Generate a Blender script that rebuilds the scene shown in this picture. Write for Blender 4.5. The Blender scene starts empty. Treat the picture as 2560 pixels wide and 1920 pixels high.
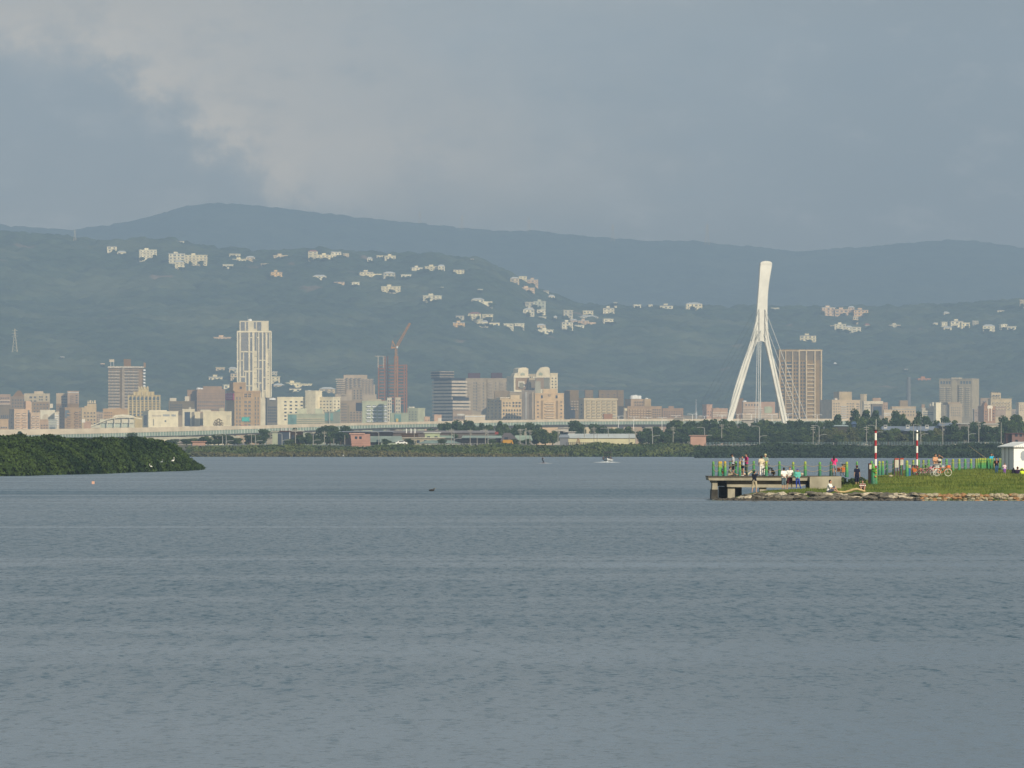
import bpy, math, random
import numpy as np
from mathutils import Vector, Matrix, noise as mnoise
R = math.radians
random.seed(7); rng = np.random.default_rng(7)
F = 14000.0; HC = 4.2; YH = 1113.0          # focal length and horizon of the photograph in its own pixels, eye height in metres
def wx(px, D): return (px-1280.0)*D/F
def wz(py, D): return HC+(YH-py)*D/F
# ---------------------------------------------------------------- camera, sun, sky, exposure
S = bpy.context.scene
cd = bpy.data.cameras.new('camera'); cam = bpy.data.objects.new('camera', cd); S.collection.objects.link(cam)
cd.sensor_width = 36; cd.lens = F/2560*36; cd.shift_y = (YH-960)/2560; cd.clip_start = 1; cd.clip_end = 60000
cam.location = (0, 0, HC); cam.rotation_euler = (R(90), 0, 0); S.camera = cam
SUN_AZ, SUN_EL = 145.0, 24.0                 # clockwise from the view direction (+Y)
sv = Vector((math.sin(R(SUN_AZ))*math.cos(R(SUN_EL)), math.cos(R(SUN_AZ))*math.cos(R(SUN_EL)), math.sin(R(SUN_EL))))
sd = bpy.data.lights.new('sun', 'SUN'); sd.energy = 5.0; sd.angle = R(0.5); sd.color = (1.0, 0.895, 0.73)
so = bpy.data.objects.new('sun', sd); S.collection.objects.link(so); so.rotation_euler = sv.to_track_quat('Z', 'Y').to_euler()
S.view_settings.view_transform = 'Standard'; S.view_settings.look = 'None'; S.view_settings.gamma = 1; S.view_settings.exposure = 0
S.render.engine = 'CYCLES'; S.cycles.use_denoising = True; S.cycles.max_bounces = 6; S.cycles.volume_bounces = 1
S.cycles.diffuse_bounces = 2; S.cycles.glossy_bounces = 3; S.cycles.transmission_bounces = 2

class NT:
    """small helper to write node maths"""
    def __init__(s, t): s.t = t
    def n(s, kind, **kw):
        nd = s.t.nodes.new(kind)
        for k, v in kw.items(): setattr(nd, k, v)
        return nd
    def put(s, sock, v):
        if isinstance(v, bpy.types.NodeSocket): s.t.links.new(v, sock)
        else: sock.default_value = v
    def m(s, op, a, b=0.0, c=0.0, clamp=False):
        nd = s.n('ShaderNodeMath', operation=op, use_clamp=clamp)
        s.put(nd.inputs[0], a); s.put(nd.inputs[1], b)
        if len(nd.inputs) > 2: s.put(nd.inputs[2], c)
        return nd.outputs[0]
    def ss(s, x, a, b):
        nd = s.n('ShaderNodeMapRange', interpolation_type='SMOOTHSTEP')
        s.put(nd.inputs[0], x); s.put(nd.inputs[1], a); s.put(nd.inputs[2], b); return nd.outputs[0]
    def lin(s, x, a, b, c=0.0, d=1.0):
        nd = s.n('ShaderNodeMapRange'); s.put(nd.inputs[0], x)
        for i, v in enumerate((a, b, c, d)): s.put(nd.inputs[i+1], v)
        return nd.outputs[0]
    def mix(s, f, a, b, mode='MIX'):
        nd = s.n('ShaderNodeMix', data_type='RGBA', blend_type=mode)
        s.put(nd.inputs[0], f)
        s.put(nd.inputs[6], a if isinstance(a, bpy.types.NodeSocket) else (*a[:3], 1)); s.put(nd.inputs[7], b if isinstance(b, bpy.types.NodeSocket) else (*b[:3], 1))
        return nd.outputs[2]
    def noise(s, vec, scale, detail=3.0, rough=0.5, dist=0.0):
        nd = s.n('ShaderNodeTexNoise'); s.put(nd.inputs['Vector'], vec); nd.inputs['Scale'].default_value = scale
        nd.inputs['Detail'].default_value = detail; nd.inputs['Roughness'].default_value = rough; nd.inputs['Distortion'].default_value = dist
        return nd.outputs[0]
    def mapping(s, vec, scale=(1, 1, 1), loc=(0, 0, 0)):
        nd = s.n('ShaderNodeMapping'); s.put(nd.inputs[0], vec); nd.inputs[1].default_value = loc; nd.inputs[3].default_value = scale
        return nd.outputs[0]

W = bpy.data.worlds.new('World'); S.world = W; W.use_nodes = True
def build_world():
    t = W.node_tree; t.nodes.clear(); N = NT(t)
    out = N.n('ShaderNodeOutputWorld'); sky = N.n('ShaderNodeTexSky', sky_type='NISHITA', sun_disc=False)
    sky.sun_elevation = R(SUN_EL); sky.sun_rotation = R(SUN_AZ); sky.air_density = 1.3; sky.dust_density = 3
    bs = N.n('ShaderNodeBackground'); t.links.new(sky.outputs[0], bs.inputs[0]); bs.inputs[1].default_value = 0.07
    tc = N.n('ShaderNodeTexCoord'); sep = N.n('ShaderNodeSeparateXYZ'); t.links.new(tc.outputs['Generated'], sep.inputs[0])
    x, y, z = sep.outputs
    az = N.m('MULTIPLY', N.m('ARCTAN2', x, y), 57.2958)      # degrees clockwise from +Y
    el = N.m('MULTIPLY', N.m('ARCSINE', z), 57.2958)
    cb = N.n('ShaderNodeCombineXYZ'); N.put(cb.inputs[0], az); N.put(cb.inputs[1], el)
    n1 = N.noise(N.mapping(cb.outputs[0], (1, 1.6, 1)), 0.55, 5, 0.55)          # cloud masses
    n2 = N.noise(N.mapping(cb.outputs[0], (1, 1.2, 1), (9, 3, 0)), 2.2, 6, 0.6)   # ragged edges
    n3 = N.noise(tc.outputs['Generated'], 3.0, 4, 0.5)                            # whole-sky masses
    base = N.mix(N.ss(el, 0.3, 5.5), (0.175, 0.145, 0.085), (0.44, 0.41, 0.35))
    base = N.mix(N.ss(el, 5.0, 22.0), base, (0.42, 0.51, 0.56))
    base = N.mix(N.m('MULTIPLY', N.ss(n1, 0.38, 0.68), 0.30), base, (0.45, 0.43, 0.38))
    base = N.mix(N.m('MULTIPLY', N.m('MULTIPLY', N.ss(az, 0.0, 4.5), N.m('SUBTRACT', 1.0, N.ss(el, 6.0, 12.0))), 0.6), base, (0.155, 0.15, 0.13))
    # the lit edge of the big grey cloud: elevation falls as azimuth grows
    edge = N.m('ADD', N.m('MULTIPLY_ADD', el, 1.25, az), N.m('MULTIPLY_ADD', n2, 2.4, -2.05))
    edge = N.m('ADD', edge, N.m('MULTIPLY_ADD', n1, 1.6, -0.8))
    edge = N.m('MAXIMUM', edge, N.m('ADD', N.m('MULTIPLY_ADD', el, 2.2, -8.75), N.m('MULTIPLY_ADD', n2, 1.2, -0.6)))
    s0 = N.ss(edge, -0.85, 0.55)                       # 0 inside the grey cloud, 1 outside
    s1 = N.m('SUBTRACT', 1.0, N.ss(edge, 0.5, 5.2))    # fades away from the edge
    top = N.m('MULTIPLY', N.ss(el, 2.1, 3.1), N.m('SUBTRACT', 1.0, N.ss(el, 4.3, 5.2)))
    cream = N.m('MULTIPLY', N.m('MULTIPLY', N.m('MULTIPLY', s0, s1), top), N.m('MULTIPLY_ADD', n1, 1.1, 0.4))
    inside = N.m('MULTIPLY', N.m('MULTIPLY', N.m('SUBTRACT', 1.0, s0), N.ss(edge, -4.5, -0.2)), top)
    c = N.mix(N.m('MULTIPLY', cream, 0.9, clamp=True), base, (0.78, 0.60, 0.40))
    c = N.mix(N.m('MULTIPLY', inside, 0.55), c, (0.25, 0.235, 0.205))
    rim = N.m('MULTIPLY', N.m('MULTIPLY', N.ss(edge, -0.25, 0.45), N.m('SUBTRACT', 1.0, N.ss(edge, 0.35, 1.5))), N.m('MULTIPLY', N.ss(n2, 0.40, 0.62), top))
    c = N.mix(N.m('MULTIPLY', rim, 0.7), c, (0.98, 0.74, 0.47))
    puff = N.noise(N.mapping(cb.outputs[0], (1.0, 1.9, 1), (4, 8, 0)), 1.1, 6, 0.62)
    c = N.mix(N.m('MULTIPLY', N.ss(puff, 0.50, 0.72), 0.30), c, (0.60, 0.52, 0.42)); c = N.mix(N.m('MULTIPLY', N.ss(puff, 0.50, 0.30), 0.28), c, (0.20, 0.21, 0.20))
    c = N.mix(N.m('MULTIPLY', N.ss(n3, 0.55, 0.75), 0.35), c, (0.55, 0.57, 0.60))
    bc = N.n('ShaderNodeBackground'); t.links.new(c, bc.inputs[0]); bc.inputs[1].default_value = 1.0
    cov = N.m('SUBTRACT', 1.0, N.m('MULTIPLY', N.ss(n3, 0.30, 0.42), 0.0)); 
    cov = N.m('SUBTRACT', 0.95, N.m('MULTIPLY', N.ss(el, 25.0, 70.0), 0.35))
    mx = N.n('ShaderNodeMixShader'); N.put(mx.inputs[0], cov); t.links.new(bs.outputs[0], mx.inputs[1]); t.links.new(bc.outputs[0], mx.inputs[2])
    t.links.new(mx.outputs[0], out.inputs[0])
build_world()

# ---------------------------------------------------------------- materials
HAZE_L = (0.27, 0.37, 0.435); SIG = 1.0e-4
def s2l(c): return tuple(((v/255)/12.92 if v <= 10 else ((v/255+0.055)/1.055)**2.4) for v in c)
def ap(c, D=5700, E=1.30):
    """base colour that reads as the sRGB colour c at distance D in this air and sun"""
    g_ = (c[0]*.3+c[1]*.55+c[2]*.15)*1.02; q_ = (0.66 if g_ > 158 else .45) if D > 1500 else .9; g_ += 5 if (g_ < 135 and D > 4000) else 0; c = tuple(min(250, g_+(v-g_)*q_) for v in c)
    if D > 4000 and g_ > 112: c = tuple(v*.74+w_*.26 for v, w_ in zip(c, (216, 206, 168)))
    T = math.exp(-SIG*D); col = (1.03, 1.0, 0.93)
    r_ = [max(0.02, (v-(1-T)*h)/(T*E*k)) for v, h, k in zip(s2l(c), HAZE_L, col)]; f_ = min(1.0, 0.82/max(r_)); return tuple(v*f_ for v in r_)
MATS = {}
def mat(name, col, rough=0.85, var=0.12, scale=0.3, spec=0.2, metal=0.0, coord='Object', detail=4, col2=None, bump=0.0):
    key = name
    if key in MATS: return MATS[key]
    m = bpy.data.materials.new(name); m.use_nodes = True; t = m.node_tree; N = NT(t); b = t.nodes['Principled BSDF']
    b.inputs['Roughness'].default_value = rough; b.inputs['Metallic'].default_value = metal; b.inputs['Specular IOR Level'].default_value = spec
    tc = N.n('ShaderNodeTexCoord'); n = N.noise(tc.outputs[coord], scale, detail, 0.6)
    lo = tuple(v*(1-var) for v in col); hi = col2 or tuple(min(0.9, v*(1+var)) for v in col)
    c = N.mix(N.ss(n, 0.3, 0.7), lo, hi); t.links.new(c, b.inputs['Base Color'])
    if bump:
        bp = N.n('ShaderNodeBump'); bp.inputs['Strength'].default_value = bump; t.links.new(n, bp.inputs['Height']); t.links.new(bp.outputs[0], b.inputs['Normal'])
    MATS[key] = m; return m
def M(rgb, D=5700, **kw):
    """wall / paint material for an apparent colour"""
    c = ap(rgb, D); key = 'paint_%d_%d_%d_%d' % (*rgb, D//800)  # blocks under cloud carry that shade as a darker base colour
    return mat(key, c, **{**dict(scale=0.16 if D > 1500 else 3.0, var=0.13), **kw})
GLASS = mat('window_glass', (0.035, 0.05, 0.07), rough=0.15, spec=0.6, var=0.4, scale=0.2)
DARKG = mat('dark_glass', (0.03, 0.04, 0.055), rough=0.1, spec=0.6, var=0.3, scale=0.1)
WHITE = mat('white_paint', (0.80, 0.79, 0.74), rough=0.6, var=0.05, scale=0.1)
STEEL = mat('grey_steel', (0.42, 0.42, 0.40), rough=0.5, var=0.1, scale=0.5)
DARK = mat('dark_metal', (0.05, 0.05, 0.05), rough=0.6)
CONC = mat('weathered_concrete', (0.33, 0.30, 0.225), rough=0.9, var=0.22, scale=0.9, detail=8, bump=0.2)
def foliage(name, col, col2, var_scale=0.25, rnd=0.35):
    if name in MATS: return MATS[name]
    m = bpy.data.materials.new(name); m.use_nodes = True; t = m.node_tree; N = NT(t); b = t.nodes['Principled BSDF']
    b.inputs['Roughness'].default_value = 0.8; b.inputs['Specular IOR Level'].default_value = 0.15
    g = N.n('ShaderNodeNewGeometry'); oi = N.n('ShaderNodeObjectInfo')
    n = N.noise(g.outputs['Position'], var_scale, 4, 0.6)
    f = N.m('ADD', N.ss(n, 0.32, 0.68), N.m('MULTIPLY_ADD', g.outputs['Random Per Island'], rnd, -rnd/2), clamp=True)
    c = N.mix(f, col, col2)
    c = N.mix(N.m('MULTIPLY', oi.outputs['Random'], 0.35), c, tuple(v*0.55 for v in col))
    t.links.new(c, b.inputs['Base Color']); MATS[name] = m; return m

# ---------------------------------------------------------------- meshes and objects
COL = S.collection
class MB:
    def __init__(s): s.v = []; s.f = []; s.mi = []
    def add(s, vs, fs, mi=0):
        o = len(s.v); s.v += [tuple(p) for p in vs]; s.f += [tuple(i+o for i in f) for f in fs]; s.mi += [mi]*len(fs); return s
    def box(s, x0, x1, y0, y1, z0, z1, mi=0):
        return s.add([(x0,y0,z0),(x1,y0,z0),(x1,y1,z0),(x0,y1,z0),(x0,y0,z1),(x1,y0,z1),(x1,y1,z1),(x0,y1,z1)],
                     [(0,3,2,1),(4,5,6,7),(0,1,5,4),(1,2,6,5),(2,3,7,6),(3,0,4,7)], mi)
    def tube(s, pts, rad, n=6, mi=0, caps=True):
        pts = [Vector(p) for p in pts]; rad = rad if isinstance(rad, (list, tuple)) else [rad]*len(pts); vs = []; fs = []
        for i, p in enumerate(pts):
            d = (pts[min(i+1, len(pts)-1)]-pts[max(i-1, 0)]).normalized()
            a = d.cross(Vector((0, 0, 1)) if abs(d.z) < 0.9 else Vector((1, 0, 0))).normalized(); b = d.cross(a)
            for j in range(n):
                t = 2*math.pi*j/n; vs.append(p+(a*math.cos(t)+b*math.sin(t))*rad[i])
        for i in range(len(pts)-1):
            for j in range(n):
                j2 = (j+1) % n; fs.append((i*n+j, i*n+j2, (i+1)*n+j2, (i+1)*n+j))
        if caps: fs += [tuple(range(n))[::-1], tuple((len(pts)-1)*n+j for j in range(n))]
        return s.add(vs, fs, mi)
    def lathe(s, prof, n=16, mi=0, cx=0, cy=0):
        vs = []; fs = []
        for r, z in prof:
            for j in range(n):
                t = 2*math.pi*j/n; vs.append((cx+r*math.cos(t), cy+r*math.sin(t), z))
        for i in range(len(prof)-1):
            for j in range(n):
                j2 = (j+1) % n; fs.append((i*n+j, i*n+j2, (i+1)*n+j2, (i+1)*n+j))
        fs += [tuple(range(n))[::-1], tuple((len(prof)-1)*n+j for j in range(n))]
        return s.add(vs, fs, mi)
    def prism(s, poly, y0, y1, mi=0):
        """poly in x,z (counter-clockwise seen from -y), extruded in y"""
        n = len(poly); vs = [(x, y0, z) for x, z in poly]+[(x, y1, z) for x, z in poly]
        return s.add(vs, [tuple(range(n)), tuple(range(2*n-1, n-1, -1))]+[(i, n+i, n+(i+1) % n, (i+1) % n) for i in range(n)], mi)
    def mesh(s, name, mats):
        me = bpy.data.meshes.new(name); me.from_pydata(s.v, [], s.f)
        for m in (mats if isinstance(mats, (list, tuple)) else [mats]): me.materials.append(m)
        if any(s.mi): me.polygons.foreach_set('material_index', s.mi)
        me.update(); return me
    def build(s, name, mats, parent=None, loc=(0, 0, 0), smooth=False):
        me = s.mesh(name, mats)
        if smooth: me.polygons.foreach_set('use_smooth', [True]*len(me.polygons))
        return link(name, me, parent, loc)
def link(name, me, parent=None, loc=(0, 0, 0), rz=0.0):
    o = bpy.data.objects.new(name, me); COL.objects.link(o); o.location = loc; o.rotation_euler = (0, 0, rz)
    if parent is not None: o.parent = parent
    return o
def np_mesh(name, verts, faces, m, parent=None, kind=None, smooth=False, loc=(0, 0, 0)):
    me = bpy.data.meshes.new(name); verts = np.asarray(verts, np.float32); faces = np.asarray(faces, np.int32); k = faces.shape[1]
    me.vertices.add(len(verts)); me.vertices.foreach_set('co', verts.ravel())
    me.loops.add(faces.size); me.loops.foreach_set('vertex_index', faces.ravel())
    me.polygons.add(len(faces)); me.polygons.foreach_set('loop_start', np.arange(0, faces.size, k, dtype=np.int32))
    me.update(calc_edges=True); me.validate(); me.materials.append(m)
    if smooth: me.polygons.foreach_set('use_smooth', np.ones(len(me.polygons), bool))
    o = link(name, me, parent, loc)
    if kind: o['kind'] = kind
    return o
def empty(name, loc, rz=0.0):
    o = bpy.data.objects.new(name, None); COL.objects.link(o); o.location = loc; o.rotation_euler = (0, 0, rz); return o
LABELS = []
def tag(o, phrase, cat, group=None, key=None, fixed=False):
    """key: where the thing stands along the picture, used to tell it from things of the same phrase"""
    o['category'] = cat
    if group: o['group'] = group
    LABELS.append([o, phrase, key if key is not None else o.location.x/max(1.0, o.location.y), fixed]); return o
def copy_tree(o, parent=None):
    c = o.copy(); COL.objects.link(c)
    if parent is not None: c.parent = parent
    for ch in o.children:
        copy_tree(ch, c)
    return c
ORD = ['leftmost', 'second', 'third', 'fourth', 'fifth', 'sixth', 'seventh', 'eighth', 'ninth', 'tenth', 'eleventh', 'twelfth', 'thirteenth', 'fourteenth', 'fifteenth',
       'sixteenth', 'seventeenth', 'eighteenth', 'nineteenth', 'twentieth']
def ordinal(i):
    if i < 20: return ORD[i]
    tens = {2: 'twenty', 3: 'thirty', 4: 'forty', 5: 'fifty', 6: 'sixty'}
    n = i+1; return tens[n//10]+('-'+{1: 'first'}.get(n % 10, ORD[n % 10-1]) if n % 10 else '')
def write_labels():
    by = {}
    for o, p, k, fx in LABELS: by.setdefault(p, []).append((k, o, fx))
    for p, l in by.items():
        if len(l) == 1 or l[0][2]:
            for _, o, _ in l: o['label'] = p
            continue
        l.sort(key=lambda a: a[0])
        for i, (_, o, _) in enumerate(l):
            if i == 0: s = 'leftmost '
            elif i == len(l)-1: s = 'rightmost '
            elif i <= (len(l)-1)/2: s = ordinal(i)+' from the left, '
            else: s = ordinal(len(l)-1-i)+' from the right, '
            o['label'] = s+p
# ---------------------------------------------------------------- water, plain, hills
def water_material():
    m = bpy.data.materials.new('river_water'); m.use_nodes = True; t = m.node_tree; N = NT(t); b = t.nodes['Principled BSDF']
    b.inputs['Base Color'].default_value = (0.026, 0.060, 0.086, 1); b.inputs['Roughness'].default_value = 0.12; b.inputs['IOR'].default_value = 1.33
    tc = N.n('ShaderNodeTexCoord'); P = tc.outputs['Object']
    sep = N.n('ShaderNodeSeparateXYZ'); t.links.new(P, sep.inputs[0])
    streak = N.noise(N.mapping(P, (0.0045, 0.045, 1), (3.1, 0.4, 0)), 1.0, 3, 0.55)
    gust = N.noise(N.mapping(P, (0.02, 0.010, 1), (0.2, 4.4, 0)), 1.0, 4, 0.6)
    amp = N.m('MULTIPLY', N.lin(N.ss(streak, 0.36, 0.48), 0, 1, 0.52, 1.0), N.lin(gust, 0.3, 0.7, 0.85, 1.25))
    amp = N.m('MULTIPLY', amp, N.lin(sep.outputs[1], 82.0, 118.0, 0.30, 1.0))      # sheltered water near the camera bank
    wob = N.m('MULTIPLY_ADD', N.noise(N.mapping(P, (0.02, 0.0, 0.0), (2, 0, 0)), 1.0, 3, 0.5), 22.0, -11.0)
    for yc, wd, st in ((197.0, 6.0, 0.62), (152.0, 3.0, 0.35), (127.0, 3.5, 0.40)):
        dd = N.m('ABSOLUTE', N.m('SUBTRACT', N.m('SUBTRACT', sep.outputs[1], yc), N.m('MULTIPLY', wob, yc/400.0)))
        br = N.ss(N.noise(N.mapping(P, (0.035, 0.01, 0.0), (yc, 0, 0)), 1.0, 3, 0.6), 0.30, 0.58); amp = N.m('MULTIPLY', amp, N.m('SUBTRACT', 1.0, N.m('MULTIPLY', N.m('MULTIPLY', br, st), N.m('SUBTRACT', 1.0, N.ss(dd, wd*.2, wd*1.4)))))     # slick lanes lying across the river
    dd = N.m('ABSOLUTE', N.m('SUBTRACT', sep.outputs[1], 495.0)); amp = N.m('MULTIPLY', amp, N.lin(N.ss(dd, 20.0, 60.0), 0, 1, 1.45, 1.0))
    n1 = N.noise(N.mapping(P, (6.5, 4.5, 1)), 1.0, 2, 0.55, 0.5); n2 = N.noise(N.mapping(P, (4.6, 1.5, 1), (5, 2, 0)), 1.0, 3, 0.6, 0.4); n3 = N.noise(N.mapping(P, (2.4, 0.36, 1), (1, 7, 0)), 1.0, 3, 0.6, 0.3); n4 = N.noise(N.mapping(P, (0.9, 0.075, 1), (4, 1, 0)), 1.0, 3, 0.6, 0.3)
    s_ = N.m('ADD', N.m('ADD', N.m('MULTIPLY', n1, 0.38), N.m('MULTIPLY', n2, 0.38)), N.m('MULTIPLY', n3, 0.24))
    dash = N.ss(s_, 0.50, 0.64)                      # steep little wave faces turned to the near shore
    dash2 = N.ss(N.m('ADD', N.m('MULTIPLY', n3, 0.5), N.m('MULTIPLY', n4, 0.5)), 0.47, 0.66)
    tilt = N.m('ADD', N.m('ADD', N.m('MULTIPLY', n1, 0.09), 0.045), N.m('ADD', N.m('MULTIPLY', dash, 0.30), N.m('MULTIPLY', dash2, 0.045)))
    ny = N.m('MULTIPLY', N.m('MULTIPLY', tilt, amp), -1.0)
    nx_ = N.m('MULTIPLY', N.m('SUBTRACT', N.noise(N.mapping(P, (2.6, 1.6, 1), (9, 9, 0)), 1.0, 2, 0.5), 0.5), 0.35)
    cn = N.n('ShaderNodeCombineXYZ'); N.put(cn.inputs[0], nx_); N.put(cn.inputs[1], ny); cn.inputs[2].default_value = 1.0
    vn = N.n('ShaderNodeVectorMath', operation='NORMALIZE'); t.links.new(cn.outputs[0], vn.inputs[0]); t.links.new(vn.outputs[0], b.inputs['Normal']); return m
wm = MB(); wm.add([(-1500, -150, 0), (1500, -150, 0), (1500, 2110, 0), (-1500, 2110, 0)], [(0, 1, 2, 3)])
water = wm.build('water', water_material()); water['kind'] = 'structure'
rb = MB(); rb.add([(-3500, -170, -3), (3500, -170, -3), (3500, 2200, -3), (-3500, 2200, -3)], [(0, 1, 2, 3)])
o = rb.build('river_bed', mat('river_mud', (0.08, 0.07, 0.05))); o['kind'] = 'structure'
def grid_mesh(xs, ys, zf):
    X, Y = np.meshgrid(xs, ys); Z = zf(X, Y); v = np.stack([X, Y, Z], -1).reshape(-1, 3); nx, ny = len(xs), len(ys)
    i = (np.arange(ny-1)[:, None]*nx+np.arange(nx-1)[None]).ravel(); return v, np.stack([i, i+1, i+nx+1, i+nx], -1)
def vnoise(X, Y, scale, seed=0, octaves=3):
    """smooth value noise, 0..1"""
    out = np.zeros_like(X, float); amp = 1.0; tot = 0.0
    for o_ in range(octaves):
        x = X/scale*(2**o_)+seed*17.3; y = Y/scale*(2**o_)+seed*7.7
        xi = np.floor(x).astype(np.int64); yi = np.floor(y).astype(np.int64); fx = x-xi; fy = y-yi
        def h(a, b):
            n = (a*374761393+b*668265263+seed*1442695+o_*97) & 0xffffffff; n = ((n ^ (n >> 13))*1274126177) & 0xffffffff; return ((n ^ (n >> 16)) & 0xffff)/65535.0
        fx = fx*fx*(3-2*fx); fy = fy*fy*(3-2*fy)
        out += amp*((h(xi, yi)*(1-fx)+h(xi+1, yi)*fx)*(1-fy)+(h(xi, yi+1)*(1-fx)+h(xi+1, yi+1)*fx)*fy); tot += amp; amp *= 0.5
    return out/tot
def domes(X, Y, cell, seed=0):
    """rounded tree crowns: 0..1"""
    xi = np.floor(X/cell).astype(np.int64); yi = np.floor(Y/cell).astype(np.int64); best = np.zeros_like(X, float)
    for dx in (-1, 0, 1):
        for dy in (-1, 0, 1):
            a = xi+dx; b = yi+dy
            n = (a*73856093 ^ b*19349663 ^ seed*83492791) & 0xffffffff; n = ((n ^ (n >> 13))*1274126177) & 0xffffffff
            rx = (n & 1023)/1023.0; ry = ((n >> 10) & 1023)/1023.0; rr = 0.45+0.45*(((n >> 20) & 1023)/1023.0)
            d = np.hypot(X/cell-(a+rx), Y/cell-(b+ry))/rr
            best = np.maximum(best, np.sqrt(np.clip(1-d*d, 0, 1))*rr)
    return best
def plain_z(X, D): return np.interp(D, [1985, 2028, 2060, 2085, 6500], [-2.0, -0.2, 2.6, 4.3, 4.3])
gv, gf = grid_mesh(np.linspace(-3400, 3400, 90), np.array([1985, 2028, 2045, 2060, 2075, 2085, 2300, 3000, 4000, 5000, 6000, 7400, 9000, 13650]), plain_z)
np_mesh('ground', gv, gf, mat('dry_soil', (0.12, 0.11, 0.07), scale=0.05), kind='structure')
FR = [(-900,560),(-200,575),(0,579),(150,588),(270,600),(440,598),(520,618),(650,628),(810,622),(950,634),(1100,634),(1200,647),(1260,674),(1350,727),(1450,760),(1620,768),(1850,765),(2000,768),(2200,768),(2400,758),(2560,748),(2900,735),(3500,740)]
def foot(X): return 6350+70*np.sin(X/310.0+1.0)
DC = 8700.0
def hill_smooth(X, D):
    px = 1280+X*F/DC; c = np.interp(px, [a for a, _ in FR], [wz(b, DC) for _, b in FR])
    t = (D-foot(X))/(DC-foot(X)); up = np.clip(t, 0, 1)
    prof = np.clip(0.62*up**0.85+0.38*up**2.2, 0, 1)
    r = (vnoise(X, D*0.6, 420, 3)-0.5)*0.50*np.sin(np.pi*np.clip(t, 0, 1))+(vnoise(X, D*0.5, 150, 13)-0.5)*0.12*np.sin(np.pi*np.clip(t, 0, 1))
    z = 4.0+(c-4)*np.clip(prof*(1+r), 0, 1.0)
    z = np.where(t > 1, 4+(c-4)*np.clip(1-(t-1)*1.2, 0, 1), z)
    return np.where(t < 0, 1.0, z)
def hill_z(X, D):
    z = hill_smooth(X, D); k = np.clip((D-foot(X))/60, 0, 1)
    return z+k*(domes(X, D, 11, 1)*8+domes(X, D, 24, 5)*7-7)
def woods(name, a, b, c, patch=0.0):
    m = bpy.data.materials.new(name); m.use_nodes = True; t = m.node_tree; N = NT(t); bs = t.nodes['Principled BSDF']
    bs.inputs['Roughness'].default_value = 0.9; bs.inputs['Specular IOR Level'].default_value = 0.05
    tc = N.n('ShaderNodeTexCoord'); P = tc.outputs['Object']
    n1 = N.noise(P, 0.035, 5, 0.7); n2 = N.noise(P, 0.006, 4, 0.6); n3 = N.noise(N.mapping(P, (1, 1, 1), (50, 9, 3)), 0.010, 3, 0.55)
    col = N.mix(N.ss(n1, 0.35, 0.65), a, b); col = N.mix(N.m('MULTIPLY', N.ss(n2, 0.45, 0.7), 0.6), col, c)
    if patch: col = N.mix(N.m('MULTIPLY', N.ss(n3, 0.66, 0.72), patch), col, (0.17, 0.12, 0.08))
    t.links.new(col, bs.inputs['Base Color']); return m
hv, hf = grid_mesh(np.arange(-1500, 1500.1, 6.0), np.concatenate([np.arange(6200, 8800, 6.0), np.arange(8800, 9500, 40.0)]), hill_z)
np_mesh('hills', hv, hf, woods('hillside_woods', (0.022, 0.036, 0.022), (0.050, 0.072, 0.038), (0.115, 0.125, 0.068), 0.8), kind='structure', smooth=True)  # lightest colour paints sunlit patches into the woods
RR = [(-900,555),(0,561),(60,566),(180,575),(260,562),(330,550),(400,533),(470,513),(545,506),(640,512),(810,532),(950,548),(1040,556),(1150,569),(1270,578),(1340,575),(1390,583),(1620,602),(1740,600),(1800,610),(1900,617),(1990,628),(2080,622),(2250,608),(2370,599),(2460,603),(2560,619),(3400,640)]
DR = 12400.0
def ridge_z(X, D):
    px = 1280+X*F/DR; c = np.interp(px, [a for a, _ in RR], [wz(b, DR) for _, b in RR])
    t = np.clip((D-9300)/(DR-9300), 0, 2); r = (vnoise(X, D, 600, 9)-0.5)*0.25*np.sin(np.pi*np.clip(t, 0, 1))
    z = 4+(c-4)*np.clip(np.clip(t, 0, 1)**1.1*(1+r), 0, 1); z = np.where(t > 1, 4+(c-4)*(1-(t-1)*1.0), z)
    return z+domes(X, D, 16, 2)*7*np.clip(t*4, 0, 1)-4
rv, rf = grid_mesh(np.arange(-2000, 2000.1, 10.0), np.concatenate([np.arange(9300, 12500, 16.0), np.arange(12500, 13600, 60.0)]), ridge_z)
np_mesh('mountains', rv, rf, woods('mountain_woods', (0.020, 0.032, 0.022), (0.042, 0.060, 0.036), (0.060, 0.072, 0.045)), kind='structure', smooth=True)
def on_hill(px, py):
    """depth and height where the sight line of a point of the photo meets the wooded slope"""
    D = np.arange(6360, 8690, 4.0); X = (px-1280)*D/F; g = hill_smooth(X, D); r = HC+(YH-py)*D/F
    i = np.argmax(g >= r)
    if not (g >= r).any(): i = len(D)-1
    return float(D[i]), float(r[i])
# ---------------------------------------------------------------- the near bank with grass
def bank_front(P): return np.interp(P, [1780, 1800, 1850, 1950, 2560, 3200], [427.5, 426, 424.6, 423.3, 423, 423])
def bank_z(P, D):
    z = np.interp(D, [418, 422.5, 424.5, 427, 429, 433, 445, 470, 500, 520, 560, 564, 572], [-1.4, -0.5, 0.0, 0.28, 0.42, 0.72, 1.02, 1.28, 1.43, 1.53, 1.84, 1.7, -1.0])
    left = np.interp(P, [1780, 1800, 1860, 1920, 1990], [-2.2, -1.0, -0.42, -0.12, 0.0]); z = z+left
    back = np.interp(P, [2060, 2095, 2130, 2170, 2230, 2300], [436, 440, 452, 470, 530, 566])
    edge = np.clip((D-back)/3.0, 0, 1); z = z*(1-edge)-1.2*edge
    return z
PX = np.arange(1770, 2760, 2.0); DD = np.concatenate([np.arange(418, 436, 0.5), np.arange(436, 574, 1.5)])
PP, D2 = np.meshgrid(PX, DD); XX = (PP-1280)*430/F; 
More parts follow.
